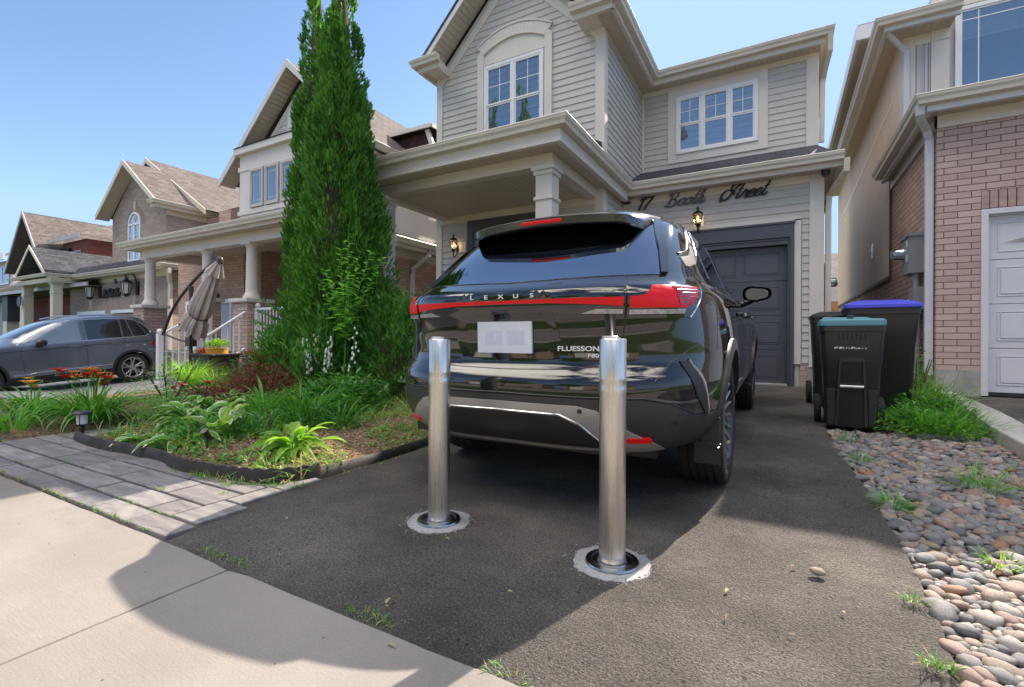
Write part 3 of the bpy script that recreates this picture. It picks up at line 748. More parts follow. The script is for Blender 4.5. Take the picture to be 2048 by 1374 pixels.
# arched surround above the pair: frame with segmental head and blank panel
mb = MB(); wx0, wx1, wz0 = -4.75, -3.29, 3.8
def arch(x0, x1, z, rise, n=18):
    return [(lerp(x0, x1, i/n), z + rise*(1 - (2*i/n - 1)**2)) for i in range(n+1)]
ou = arch(wx0, wx1, 6.03, .22); inn = arch(wx0 + .135, wx1 - .135, 5.90, .17)
for i in range(len(ou)-1):
    q = [ou[i], ou[i+1], inn[i+1], inn[i]]; mb.prism([(p[0], WY - .045, p[1]) for p in q], (0, .044, 0))
mb.fbox(fw, wx0, wx0 + .135, wz0, 5.90, 0, .044); mb.fbox(fw, wx1 - .135, wx1, wz0, 5.90, 0, .044); mb.fbox(fw, wx0 + .135, wx1 - .135, wz0, 4.25, 0, .04)
for sx in (wx0, wx1 - .135): mb.prism([(sx, WY - .044, 5.901), (sx + .135, WY - .044, 5.901), (sx + (.135 if sx == wx0 else 0), WY - .044, 6.03)], (0, .042, 0))
mb.fbox(fw, wx0 + .135, wx1 - .135, 5.68, 5.705, 0, .05)
o2 = arch(wx0 - .018, wx1 + .018, 6.03, .23)
for i in range(len(ou)-1):
    q = [ou[i], ou[i+1], (o2[i+1][0], o2[i+1][1] + .022), (o2[i][0], o2[i][1] + .022)]; mb.prism([(p[0], WY - .06, p[1]) for p in q], (0, .059, 0))
    q = [inn[i], inn[i+1], (inn[i+1][0], inn[i+1][1] - .02), (inn[i][0], inn[i][1] - .02)]; mb.prism([(p[0], WY - .055, p[1]) for p in q], (0, .054, 0))
mb.build('window_casing', TRIM, H1, weld=False, bevel=.003)
mb = MB(); mb.poly([(p[0], WY - .02, p[1]) for p in [(wx1 - .135, 5.69)] + inn[::-1] + [(wx0 + .135, 5.69)]]); mb.build('arch_panel', TRIM, H1)
window(H1, fu, -1.76, 4.39, 1.395, 1.09, 3, .50, (2, 2), trim=.155, blind=.42)
# front door with sidelight, in the porch
mb = MB(); dx0, dx1 = -4.95, -3.55; mb.fbox(fw, dx0, dx0 + .13, .45, 2.98, .0, .05); mb.fbox(fw, dx1 - .13, dx1, .45, 2.98, .0, .05); mb.fbox(fw, dx0 + .13, dx1 - .13, 2.72, 2.98, .0, .05)
mb.fbox(fw, dx0 + .42, dx0 + .48, .45, 2.72, .0, .045); mb.fbox(fw, dx0 + .13, dx1 - .13, 2.44, 2.5, .0, .045); mb.build('door_frame', CHAR, H1, bevel=.004)
mb = MB(); mb.fbox(fw, dx0 + .48, dx1 - .13, .47, 2.44, .01, .03)
for (a, b, c, d) in ((.56, .86, .6, 1.2), (.92, 1.22, .6, 1.2), (.56, .86, 1.3, 2.3), (.92, 1.22, 1.3, 2.3)): mb.fbox(fw, dx0 + a, dx0 + b, c, d, .03, .038)
mb.build('front_door', CHARD, H1, bevel=.004)
mb = MB(); mb.fbox(fw, dx0 + .13, dx0 + .42, .5, 2.44, .01, .02); mb.fbox(fw, dx0 + .13, dx1 - .13, 2.5, 2.72, .01, .02); mb.build('sidelight', GLASSD, H1)
mb = MB(); mb.fbox(fw, WX0 + .11, WX1 - .13, 2.98, 3.10, 0, .03); mb.build('porch_frieze', BEAM, H1, bevel=.003)
# garage door: trim, jambs, panel door
gx0, gx1, gzt, gzb = -2.36, .085, 2.30, .175
mb = MB(); mb.fbox(fg, gx0 - .02, .17, 2.40, 2.60, 0, .05); mb.fbox(fg, gx0 - .02, .185, 2.60, 2.635, 0, .065); mb.fbox(fg, gx1 + .03, .17, .12, 2.40, 0, .05)
mb.fbox(fg, gx0 - .02, gx1 + .03, 2.30, 2.40, -.1, .02); mb.fbox(fg, gx1 - .0, gx1 + .03, .15, 2.3, -.12, .03)
mb.fbox(fg, gx0, gx1 + .03, 2.365, 2.385, .02, .035)
mb.build('garage_door_trim', CHAR, H1, bevel=.004)
mb = MB(); mb.fbox(fg, .17, .26, .5, 2.66, 0, .03); mb.fbox(fg, gx0 - .02, .26, 2.636, 2.70, 0, .03); mb.build('door_casing', TRIM, H1, bevel=.003)
mb = MB(); secs = 4; sh = (gzt - gzb) / secs
for k in range(secs):
    zb = gzb + k*sh; mb.fbox(fg, gx0, gx1, zb + .002, zb + sh - .004, -.14, -.10)
    xs_ = []; x = gx1 - .1
    for w_ in (.50, .50, .50, .50):
        a, b = x - w_, x; xs_.append((a, b)); x -= w_ + .11
    for (a, b) in xs_:
        c, d = zb + .09, zb + sh - .09; e = .028
        mb.fbox(fg, a, b, c, c + .012, -.10, -.093); mb.fbox(fg, a, b, d - .012, d, -.10, -.093); mb.fbox(fg, a, a + .012, c + .012, d - .012, -.10, -.093); mb.fbox(fg, b - .012, b, c + .012, d - .012, -.10, -.093)
        mb.fbox(fg, a + e, b - e, c + e, d - e, -.10, -.092)
mb.build('garage_door', CHARD, H1, bevel=.003)
mb = MB(); mb.box(gx0, .18, GY - .03, GY + .16, .0, .195); mb.build('garage_sill', CONC, H1, bevel=.006)
# downspouts on the right corner
mb = MB(); downspout(mb, [(HX1 + .16, UY - .36, 5.78), (HX1 + .16, UY - .3, 5.55), (HX1 + .08, UY + .05, 5.25), (HX1 + .07, UY + .06, 4.2)]); 
downspout(mb, [(HX1 + .26, GY - .34, 3.36), (HX1 + .26, GY - .32, 3.2), (HX1 + .09, GY + .06, 2.98), (HX1 + .08, GY + .08, 2.8), (HX1 + .08, GY + .08, .45)])
mb.build('downspout', GUT, H1, bevel=.006)
# small camera under the garage soffit, electricity meter on the right wall
mb = MB(); mb.lathe((HX1 + .03, GY - .17, 3.2), [(.0, 0), (.04, .0), (.055, .03), (.055, .09)], 16); mb.tube([(HX1 + .03, GY - .17, 3.23), (HX1 + .03, GY - .26, 3.2)], .028, 10)
o = mb.build('security_camera', BLACKP, origin=(HX1 + .03, GY - .17, 3.2), smooth=True); tag(o, 'small dark security camera under the eave at the right end of the garage', 'security camera')
mb = MB(); mb.fbox(fr_, 9.2, 9.45, 1.45, 2.1, .03, .14); o = thing('electric_meter', 'grey electricity meter box on the narrow right side of the siding house', 'electric meter', (HX1 + .09, 9.3, 1.4))
GREYM = simple('grey_metal', (.28, .30, .32), .45, .08, 5.); mb.build('box', GREYM, o, bevel=.006)
mb = MB(); mb.lathe((HX1 + .14, 9.32, 1.8), [(.085, 0), (.085, .02), (.075, .03), (.075, .11), (.05, .13)], 20, axis='X'); mb.build('dial', glass_mat('meter_glass', (.4, .42, .45), .1), o, smooth=True)
# ------------------------------------------------------------------ house on the right (pink brick, grey garage door)
H2R = thing('brick_house', 'pink brick house with pale grey garage door and tan ribbed side wall, right edge', 'house', (3.3, 7.8, .17))
RX, RY, RU = 1.69, 7.8, 9.7
f1 = Fr((0, RY, 0), (1, 0, 0), (0, -1, 0)); f2 = Fr((RX, 0, 0), (0, 1, 0), (-1, 0, 0)); f3 = Fr((0, RU, 0), (1, 0, 0), (0, -1, 0))
mb = MB(); mb.box(RX, 2.10, RY, RY + .25, .50, 3.50); mb.box(2.10, 4.7, RY, RY + .25, 2.665, 3.50); mb.box(4.7, 6.5, RY, RY + .25, .5, 3.5)
mb.box(RX, RX + .25, RY + .25, 19.2, .5, 3.5); mb.build('brick_wall', BRP, H2R)
mb = MB()
x = 2.10
while x < 4.69: mb.box(x + .004, x + .072, RY - .004, RY + .2, 2.452, 2.66); x += .0775
mb.build('soldier_course', simple('pink_brick_plain', (.42, .29, .255), .85, .2, 14., bmp=.4, bscale=60.), H2R, bevel=.003)
mb = MB(); mb.box(2.1, 4.7, RY + .01, RY + .25, 2.44, 2.666); mb.build('lintel', simple('lintel_paint', (.16, .05, .05), .6, .1), H2R)
mb = MB(); mb.box(RX - .003, 2.10, RY - .006, RY + .25, .05, .50); mb.box(RX - .006, RX + .2, RY + .25, 19.2, 0, .5); mb.build('foundation', CONC, H2R)
mb = MB(); mb.box(RX - .03, 6.5, RY - .03, RY - .001, 3.50, 3.66); mb.box(RX - .03, RX - .001, RY - .03, 10.55, 3.50, 3.66); mb.build('frieze_board', TRIM, H2R, bevel=.003)
# garage: frame and door
WGR = simple('pale_grey_paint', (.62, .61, .64), .4, .04); 
mb = MB(); mb.fbox(f1, 2.10, 2.165, .20, 2.44, -.1, .02); mb.fbox(f1, 2.165, 4.64, 2.375, 2.44, -.1, .02); mb.fbox(f1, 2.165, 2.18, .2, 2.375, -.12, -.03); mb.fbox(f1, 2.18, 4.64, 2.36, 2.375, -.12, -.03); mb.fbox(f1, 4.64, 4.7, .2, 2.44, -.1, .02)
mb.build('door_frame', WGR, H2R, bevel=.004)
mb = MB(); sh = (2.37 - .24)/4
for k in range(4):
    zb = .24 + k*sh; mb.fbox(f1, 2.165, 4.64, zb + .002, zb + sh - .004, -.12, -.07); x = 2.165 + .10
    for j in range(4):
        a, b, c, d = x, x + .50, zb + .09, zb + sh - .09
        mb.fbox(f1, a, b, c, c + .012, -.07, -.062); mb.fbox(f1, a, b, d - .012, d, -.07, -.062); mb.fbox(f1, a, a + .012, c + .012, d - .012, -.07, -.062); mb.fbox(f1, b - .012, b, c + .012, d - .012, -.07, -.062)
        if k < 3: mb.fbox(f1, a + .03, b - .03, c + .03, d - .03, -.07, -.06)
        x += .58
mb.build('garage_door', WGR, H2R, bevel=.003)
mb = MB(); mb.poly([f1.p(2.30, 2.03, -.058)] + [f1.p(2.30 + 1.1*i/8, 2.03 + .2*sin(pi*i/16), -.058) for i in range(9)] + [f1.p(3.4, 2.03, -.058)]); mb.build('fan_light', glass_mat('fan_glass', (.35, .27, .16), .1), H2R)
mb = MB(); mb.fbox(f1, 2.17, 4.64, .2, .24, -.12, -.05); mb.build('door_seal', BLACKP, H2R)
# low roof over the garage
mb = MB(); mb.add([(RX - .14, RY - .26, 3.72), (6.5, RY - .26, 3.72), (6.5, RU, 4.36), (RX - .02, RU, 4.36), (RX - .14, RU + .8, 3.72), (RX, 10.5, 3.74)], [(0, 1, 2, 3), (0, 3, 5, 4)])
mb.add([(1.12, 9.98, 6.22), (1.9, 9.98, 6.22), (4., 12.8, 7.5), (4., 19.5, 7.5), (1.12, 19.5, 6.22)], [(0, 1, 2, 3, 4)])
slab(mb, [(1.40, 10.6, 6.20), (4.2, 10.6, 7.54), (4.2, 15, 7.54), (1.40, 15, 6.20)], .05)
mb.build('roof', SHB, H2R)
mb = MB(); boards(mb, RX - .13, 6.5, RY - .26, RY, 3.655, 'Y'); boards(mb, RX - .13, RX, RY, 10.6, 3.655, 'X'); boards(mb, 1.42, RX, RU - .38, 19.2, 5.66, 'X'); boards(mb, RX, 2.25, RU - .38, RU, 5.66, 'Y'); boards(mb, 1.13, 1.40, 10.0, 19.3, 5.98, 'X')
mb.build('soffit', SOFF, H2R)
mb = MB(); mb.box(RX - .13, 6.5, RY - .26, RY, 3.668, 3.68); mb.box(RX - .13, RX, RY, 10.6, 3.668, 3.68); mb.box(1.42, RX, RU - .38, 19.2, 5.673, 5.69); mb.box(RX, 2.25, RU - .38, RU, 5.673, 5.69); mb.box(1.14, 1.9, 10.0, 19.3, 5.993, 6.2); mb.build('soffit_backing', DARKGAP, H2R)
mb = MB(); mb.sweep([(RX - .14, 10.6), (RX - .14, RY - .27), (6.5, RY - .27)], 3.80, [(0, 0), (.02, 0), (.02, -.17), (-.04, -.17), (-.04, -.15), (0, -.15)])
mb.sweep([(1.40, 19.2), (1.40, RU - .40), (2.28, RU - .40)], 5.80, [(0, 0), (.02, 0), (.02, -.16), (-.04, -.16), (-.04, -.14), (0, -.14)])
mb.sweep([(1.12, 19.3), (1.12, 9.98), (1.95, 9.98)], 6.2, [(0, 0), (.02, 0), (.02, -.24), (-.04, -.24), (-.04, -.2), (0, -.2)])
a, b = V(1.40, 10.6, 6.05), V(4.2, 10.6, 7.37); mb.prism([a, b, b + V(0, 0, .17), a + V(0, 0, .17)], (0, .03, 0))
mb.build('fascia', simple('white_fascia', (.66, .65, .66), .4, .03), H2R, bevel=.003)
a, b = V(1.42, 10.63, 6.04), V(4.2, 10.63, 7.34)
mb = MB(); mb.prism([a, b, b + V(0, 0, .02), a + V(0, 0, .02)], (0, .43, 0)); mb.build('rake_soffit', SOFF, H2R)
gutter('gutter', [(RX - .16, 10.6), (RX - .16, RY - .29), (6.5, RY - .29)], 3.82, H2R)
gutter('gutter', [(1.38, 19.2), (1.38, RU - .42), (2.28, RU - .42)], 5.82, H2R)
# ribbed vertical siding on the long side wall and the upper front
RIB = simple('ribbed_siding', (.68, .585, .49), .5, .06, 2.); RIBF = simple('batten_siding', (.52, .49, .48), .5, .05, 2.)
def ribs(mb, fr, a, b, z0, z1, step=.15, proud=.035):
    x = a
    while x < b - .01:
        e = min(x + step, b)
        mb.fbox(fr, x, e - .035, z0, z1, 0, proud); mb.fbox(fr, e - .035, e, z0, z1, 0, proud - .025)
        mb.fbox(fr, x + .05, x + .062, z0, z1, proud, proud + .006); x = e
mb = MB(); ribs(mb, f2, 10.6, 19.2, 2.0, 5.66, .17); mb.build('side_siding', RIB, H2R)
mb = MB(); ribs(mb, f2, RU + .14, 10.6, 4.0, 5.66, .17); mb.prism([f2.p(10.3, 4.9, .02), f2.p(19.2, 4.6, .02), f2.p(19.2, 4.67, .02), f2.p(10.3, 4.97, .02)], (-.02, 0, 0)); mb.build('side_siding', RIB, H2R)
mb = MB(); mb.fbox(f2, 10.56, 19.2, 1.94, 2.0, 0, .045); mb.fbox(f2, 10.56, 10.6, 2.0, 3.7, 0, .035); mb.build('siding_trim', simple('dark_trim', (.10, .075, .07), .6, .05), H2R, bevel=.003)
mb = MB(); ribs(mb, f3, RX + .16, 2.02, 4.2, 5.5, .10, .018); mb.build('upper_front', RIBF, H2R)
mb = MB(); mb.box(RX, 6.5, RU + .001, 19, 3.5, 5.68); mb.box(2.02, 6.5, RU + .001, RU + .4, 5.681, 6.2); mb.prism([(RX, 11.0, 5.68), (6.5, 11.0, 5.68), (6.5, 11.0, 7.3), (4.2, 11.0, 7.3), (RX, 11.0, 6.1)], (0, 3, 0)); mb.box(RX + .25, 6.5, RY + .25, 19, .1, 3.49); mb.build('wall_core', RIBF, H2R)
mb = MB(); mb.fbox(f3, RX - .02, RX + .14, 4.1, 5.66, -.02, .03); mb.fbox(f2, RU + 0, RU + .14, 4., 5.66, 0, .03); mb.fbox(f3, RX + .14, 2.2, 5.5, 5.66, 0, .025); mb.fbox(f3, 2.02, 2.24, 4.1, 5.5, 0, .03); mb.fbox(f3, 2.24, 3.9, 4.1, 4.47, 0, .03); mb.fbox(f3, 2.24, 3.9, 5.95, 6.2, 0, .03)
mb.fbox(f3, 2.02, 2.24, 5.5, 6.3, 0, .04)
mb.build('corner_board', TRIM, H2R, bevel=.004)
window(H2R, f3, 2.30, 4.50, 1.5, 1.42, 1, 0, None, prairie=True, blind=.3)
# downspouts
mb = MB(); downspout(mb, [(RX - .22, RY - .3, 3.72), (RX - .22, RY - .28, 3.62), (RX - .20, RY - .2, 3.58), (RX - .1, RY + .02, 3.52), (RX - .055, RY + .09, 3.40), (RX - .055, RY + .09, .42)], .085, .065)
downspout(mb, [(RX - .3, RU - .35, 5.7), (RX + .02, RU - .08, 5.4), (RX + .02, RU - .07, 4.3)], .08, .06)
mb.build('downspout', simple('pale_downspout', (.56, .56, .58), .4, .05), H2R, bevel=.008)
# electricity meter and conduits on the brick side
o = thing('electric_meter', 'grey electricity meter with conduits beside the downspout on the pink brick wall', 'electric meter', (RX - .1, 8.5, .3))
mb = MB(); mb.fbox(f2, 8.32, 8.78, 1.78, 2.30, .01, .17); mb.fbox(f2, 8.30, 8.80, 2.28, 2.32, .01, .19); mb.fbox(f2, 8.22, 8.50, 1.28, 1.58, .01, .14); mb.fbox(f2, 8.66, 8.82, 1.30, 1.46, .01, .1, 1); mb.fbox(f2, 8.58, 8.7, 1.05, 1.25, .01, .08)
mb.fbox(f2, 8.40, 8.52, 2.15, 2.25, .171, .173, 1); mb.fbox(f2, 8.40, 8.52, 1.95, 2.05, .171, .173, 1)
mb.build('box', [GREYM, WHITE], o, bevel=.006)
mb = MB(); mb.lathe((RX - .17, 8.64, 2.08), [(.085, 0), (.085, -.02), (.078, -.03), (.074, -.13), (.05, -.15), (0, -.15)], 24, axis='X'); mb.build('dial', MATS['meter_glass'], o, smooth=True)
mb = MB(); mb.tube([(RX - .08, 8.42, 1.78), (RX - .08, 8.42, 1.55)], .035, 12); mb.tube([(RX - .08, 8.38, 1.3), (RX - .08, 8.38, .12)], .04, 12); mb.tube([(RX - .05, 8.5, 1.3), (RX - .05, 8.5, .12)], .022, 10); mb.tube([(RX - .04, 8.62, 1.05), (RX - .04, 8.62, .12)], .018, 10)
for z in (1.2, .8): mb.lathe((RX - .08, 8.38, z), [(.045, 0), (.045, .02)], 12)
mb.build('conduit', simple('grey_pvc', (.32, .34, .37), .45, .05), o, smooth=True)
mb = MB(); mb.fbox(f2, 12.15, 12.4, 2.55, 2.85, .03, .05); mb.lathe((RX - .07, 12.28, 2.7), [(.05, 0), (.03, -.03), (0, -.03)], 12, axis='X')
o = mb.build('hose_tap', WHITE, origin=(RX - .05, 12.2, 2.7)); tag(o, 'small white outlet cover low on the tan ribbed wall', 'outlet cover')

# ------------------------------------------------------------------ house on the left with the round-column porch
H2 = thing('porch_house', 'tan brick and cream siding house with round porch columns, behind the tall evergreen', 'house', (-11.5, 8.0, .1))
A = Fr((0, 7.9, 0), (1, 0, 0), (0, -1, 0)); Ay = 7.9
SID2 = simple('cream_siding', (.62, .57, .52), .5, .05, 1.5); TR2 = simple('cream_trim', (.66, .60, .54), .5, .04)
mb = MB(); mb.box(-16.3, -15.85, Ay, Ay + .3, -.3, 3.3); mb.box(-15.85, -13.45, Ay, Ay + .3, 1.95, 3.3); mb.box(-13.45, -12.9, Ay, Ay + .3, -.3, 3.3)
mb.box(-12.905, -12.6, Ay + .3, 9.5, -.3, 3.3); mb.box(-12.6, -9.2, 9.3, 9.6, -.3, 3.3); mb.box(-9.2, -7.46, 8.0, 15, -.3, 3.0); mb.box(-16.3, -16.0, Ay + .3, 15, -.3, 3.3)
mb.box(-13.6, -13.06, 7.62, 7.9, 3.75, 4.35)
mb.build('brick_wall', BRT, H2)
mb = MB(); x = -16.0
while x < -13.2: mb.box(x, x + .066, Ay - .004, Ay + .1, 1.96, 2.2); x += .075
mb.build('soldier_course', simple('tan_brick_plain', (.42, .29, .235), .85, .2, 10.), H2, bevel=.003)
mb = MB(); mb.fbox(A, -15.85, -15.75, -.2, 1.95, -.1, .02); mb.fbox(A, -13.56, -13.45, -.2, 1.95, -.1, .02); mb.fbox(A, -15.75, -13.56, 1.84, 1.95, -.1, .02); mb.build('door_frame', WHITE, H2, bevel=.004)
mb = MB(); mb.fbox(A, -15.75, -13.56, -.2, 1.84, -.12, -.08)
mb.build('garage_door', simple('grey_blue_door', (.42, .45, .50), .5, .05), H2)
mb = MB()
for k in range(4): mb.fbox(A, -15.7 + k*.54, -15.22 + k*.54, -.1, 1.2, -.079, -.07)
mb.build('door_panel', simple('door_panel_white', (.6, .63, .68), .5, .03), H2, bevel=.004)
# upper wall, gable, bay
G = Fr((0, 7.9, 0), (1, 0, 0), (0, -1, 0)); ax, az, el, er, ez = -10.5, 7.52, -13.35, -7.65, 5.06
sl2 = (az - ez) / (ax - el)
def gs2(z):
    k = max(0, (z - ez + .1) / sl2); return (el + .3 + k, er - .3 - k)
mb = MB(); siding(mb, G, gs2, 3.7, az - .3, .125, .018); mb.build('front_siding', SID2, H2)
mb = MB(); mb.box(el + .3, er - .3, 7.904, 15, 3.3, ez); mb.prism([(el + .3, 7.904, ez), (er - .3, 7.904, ez), (ax, 7.904, ez + (ax - el - .3)*sl2)], (0, 6, 0)); mb.build('wall_core', SID2, H2)
mb = MB(); Bf = Fr((0, 7.5, 0), (1, 0, 0), (0, -1, 0)); mb.box(-12.45, -8.5, 7.5, 7.899, 3.75, 5.62)
mb.fbox(Bf, -12.55, -8.4, 5.62, 5.78, -.35, .12); mb.fbox(Bf, -12.5, -8.45, 5.2, 5.32, 0, .02); mb.fbox(Bf, -12.5, -8.45, 4.05, 4.17, 0, .03)
mb.build('bay', TR2, H2, bevel=.004)
mb = MB(); mb.add([(-12.55, 7.35, 5.79), (-8.4, 7.35, 5.79), (-8.4, 7.9, 5.9), (-12.55, 7.9, 5.9)], [(0, 1, 2, 3)]); mb.build('bay_roof', SHB, H2)
FW2 = simple('putty_frame', (.50, .46, .43), .4, .03)
for k in range(5): window(H2, Bf, -11.95 + k*.62, 4.2, .54, .98, 1, 0, None, prairie=True, frame=FW2)
window(H2, G, -12.98, 3.95, .32, .95, 1, .5, None, frame=TR2, trim=.1, trimmat=TR2)
window(H2, G, -10.95, 6.2, .9, .42, 2, 0, (2, 2), frame=WHITE, trim=.1, trimmat=TR2)
mb = MB()
for s, ex in ((-1, el), (1, er)): slab(mb, [(ex, 7.48, ez + .06), (ax, 7.48, az + .1), (ax, 15.5, az + .1), (ex, 15.5, ez + .06)], .06)
mb.add([(-9.4, 7.6, 2.98), (-7.06, 7.6, 2.98), (-7.06, 15, 2.98), (-8.3, 15, 3.5), (-8.3, 8.5, 3.5), (-9.4, 8.5, 3.5)], [(0, 1, 4, 5), (1, 2, 3, 4)])
mb.build('roof', SHB, H2)
mb = MB()
for s, ex in ((-1, el), (1, er)):
    a, b = V(ex, 7.45, ez - .12), V(ax, 7.45, az - .08); mb.prism([a, b, b + V(0, 0, .2), a + V(0, 0, .2)], (0, .03, 0))
mb.build('rake_fascia', simple('pale_fascia', (.60, .57, .55), .4, .03), H2, bevel=.003)
mb = MB()
for s, ex in ((-1, el), (1, er)):
    for i in range(30):
        t0, t1 = i/30 + .002, (i+1)/30 - .002
        a, b = V(lerp(ex, ax, t0), 7.48, lerp(ez, az, t0) - .06), V(lerp(ex, ax, t1), 7.48, lerp(ez, az, t1) - .06); mb.prism([a, b, b + V(0, 0, .02), a + V(0, 0, .02)], (0, .42, 0))
mb.build('rake_soffit', SOFF, H2)
mb = MB()
for s, xe in ((-1, el + .3), (1, er - .3)):
    a = V(xe, 0, ez - .05); b = V(ax, 0, ez - .05 + abs(ax - xe)*sl2); d = (b - a).normalized(); n = V(d.z*s, 0, -d.x*s)
    if n.z > 0: n = -n
    mb.prism([(p.x, 7.872, p.z) for p in (a, b, b + n*.14, a + n*.14)], (0, .027, 0))
mb.build('rake_trim', TR2, H2)
gutter('gutter', [(er, 7.45), (er, 15.4)], ez + .02, H2); gutter('gutter', [(-9.4, 7.58), (-7.04, 7.58), (-7.04, 15)], 3.0, H2)
mb = MB(); mb.sweep([(-9.4, 7.6), (-7.06, 7.6), (-7.06, 15)], 2.98, [(0, 0), (.02, 0), (.02, -.18), (0, -.18)]); mb.box(-9.2, -7.44, 7.97, 8.0, 2.7, 2.9); mb.box(-7.46, -7.43, 8.0, 15, 2.68, 2.9); mb.build('fascia', TR2, H2)
mb = MB(); boards(mb, -9.4, -7.06, 7.62, 8., 2.84, 'Y'); boards(mb, -7.46, -7.06, 8., 15, 2.84, 'X'); mb.build('soffit', SOFF, H2)
mb = MB(); fS = Fr((-8.05, 0, 0), (0, 1, 0), (1, 0, 0)); siding(mb, fS, lambda z: (8.6, 15), 3.3, 4.9, .2, .02); mb.build('side_siding', SID2, H2)
mb = MB(); mb.box(-8.6, -8.07, 8.6, 15, 3.2, 5.0); mb.build('side_core', SID2, H2)
mb = MB(); downspout(mb, [(-7.98, 10.35, 4.9), (-7.98, 10.35, 3.65), (-7.9, 10.2, 3.52)], .1, .08); downspout(mb, [(-7.0, 8.62, 2.9), (-7.0, 8.62, 2.75), (-7.38, 8.5, 2.45), (-7.4, 8.5, 2.3), (-7.4, 8.5, -.1)], .09, .07); mb.build('downspout', MATS['pale_downspout'], H2, bevel=.006)
# mansard dormer at the back
mb = MB(); mb.add([(-8.85, 9.0, 5.2), (-7.15, 9.0, 5.2), (-7.15, 12, 5.2), (-8.75, 9.15, 5.88), (-7.4, 9.15, 5.88), (-7.4, 12, 5.88)], [(0, 1, 4, 3), (1, 2, 5, 4)]); mb.build('mansard', SHR, H2)
mb = MB(); mb.add([(-8.95, 8.92, 5.93), (-7.2, 8.92, 5.93), (-7.2, 12, 5.93), (-8.95, 12, 5.93), (-8.05, 10.0, 6.5), (-8.05, 11, 6.5)], [(0, 1, 4), (1, 2, 5, 4), (2, 3, 5), (3, 0, 4, 5)]); mb.build('dormer_roof', SHB, H2)
mb = MB(); mb.box(-8.95, -7.2, 8.88, 8.92, 5.85, 5.94); mb.box(-7.22, -7.18, 8.92, 12, 5.85, 5.94); mb.prism([(-7.2, 8.96, 5.2), (-7.08, 8.96, 5.2), (-7.32, 8.96, 5.84), (-7.44, 8.96, 5.84)], (0, .06, 0)); mb.build('dormer_trim', TR2, H2)
mb = MB(); mb.add([(-15.5, 7.5, 3.6), (-13.2, 7.5, 3.6), (-13.2, 9, 5.0), (-15.5, 9, 5.0)], [(0, 1, 2, 3)]); mb.build('mansard', SHR, H2)
# porch
mb = MB(); mb.sweep([(-15.1, 7.9), (-15.1, 6.02), (-8., 6.02), (-8., 8)], 3.3, [(0, 0), (.02, 0), (.02, -.16), (0, -.16)]); mb.build('porch_fascia', TR2, H2)
gutter('porch_gutter', [(-15.12, 7.9), (-15.12, 6.0), (-7.98, 6.0), (-7.98, 8)], 3.32, H2)
mb = MB(); mb.box(-14.75, -8.3, 6.28, 6.5, 2.93, 3.16); mb.box(-14.75, -14.53, 6.5, 7.9, 2.93, 3.16); mb.build('porch_beam', TR2, H2, bevel=.004)
mb = MB(); boards(mb, -15.1, -8.0, 6.04, 7.95, 3.162, 'Y', .12); mb.build('porch_ceiling', SOFF, H2)
mb = MB(); mb.add([(-15.1, 6.0, 3.33), (-8., 6.0, 3.33), (-8, 7.9, 3.75), (-15.1, 7.9, 3.75)], [(0, 1, 2, 3)]); mb.box(-15.1, -8, 6.05, 7.9, 3.19, 3.3); mb.build('porch_roof', SHB, H2)
CAP = simple('cast_stone', (.55, .52, .49), .8, .08)
for cx_ in (-14.55, -11.85, -10.12):
    cy_ = 6.38; mb = MB(); zb = 1.70 if cx_ != -11.85 else 1.78
    mb.lathe((cx_, cy_, 0), [(.18, zb), (.18, zb + .05), (.155, zb + .10), (.135, zb + .14), (.128, zb + .2), (.112, 2.8), (.112, 2.82), (.13, 2.84), (.13, 2.86), (.15, 2.89)], 28); mb.box(cx_ - .165, cx_ + .165, cy_ - .165, cy_ + .165, 2.885, 2.929)
    c = mb.build('column', TR2, H2, smooth=True)
    w_ = .27 if cx_ != -11.85 else .2
    mb = MB(); mb.box(cx_ - w_, cx_ + w_, cy_ - w_, cy_ + w_, -.2, zb - .08); mb.build('pier', BRP, H2)
    mb = MB(); mb.box(cx_ - w_ - .06, cx_ + w_ + .06, cy_ - w_ - .06, cy_ + w_ + .06, zb - .08, zb); mb.build('pier_cap', CAP, H2, bevel=.01)
mb = MB(); mb.box(-14.9, -11.3, 6.15, 7.9, -.3, .5); mb.box(-11.3, -8.2, 6.15, 9.3, -.3, .5)
mb.box(-11.3, -9.9, 5.85, 6.15, -.3, .33); mb.box(-11.3, -9.9, 5.55, 5.85, -.3, .16); mb.box(-11.3, -9.9, 5.25, 5.55, -.3, 0.0); mb.build('steps', CONC, H2, bevel=.01)
def railing(name, p0, p1, hb=.1, ht=.9, n=10, posts=(1, 1), parent=None):
    mb = MB(); p0 = Vector(p0); p1 = Vector(p1); d = p1 - p0; hd = Vector((d.x, d.y, 0)).normalized()
    for t in (0, 1):
        if posts[t]:
            p = (p0, p1)[t]; mb.box(p.x - .05, p.x + .05, p.y - .05, p.y + .05, p.z, p.z + ht + .05); mb.box(p.x - .08, p.x + .08, p.y - .08, p.y + .08, p.z, p.z + .03); mb.lathe((p.x, p.y, p.z + ht + .05), [(.03, 0), (.055, .03), (.055, .06), (.03, .1), (0, .11)], 12)
    z = V(0, 0, 1)
    for (h, w_, th) in ((ht, .035, .045), (hb, .022, .035)):
        s = hd.cross(z) * w_; a, b = p0 + z*h, p1 + z*h
        mb.prism([a - s, a + s, a + s + z*th, a - s + z*th], b - a)
    for i in range(1, n):
        p = p0 + d*i/n; mb.box(p.x - .012, p.x + .012, p.y - .012, p.y + .012, p.z + hb + .03, p.z + ht)
    return mb.build(name, WHITE, parent, bevel=.004)
railing('stair_railing', (-11.28, 5.12, -.12), (-11.28, 6.1, .48), .12, 1.0, 8, (1, 1), H2)
railing('stair_railing', (-9.95, 5.16, -.12), (-9.95, 6.12, .52), .1, .86, 8, (1, 0), H2)
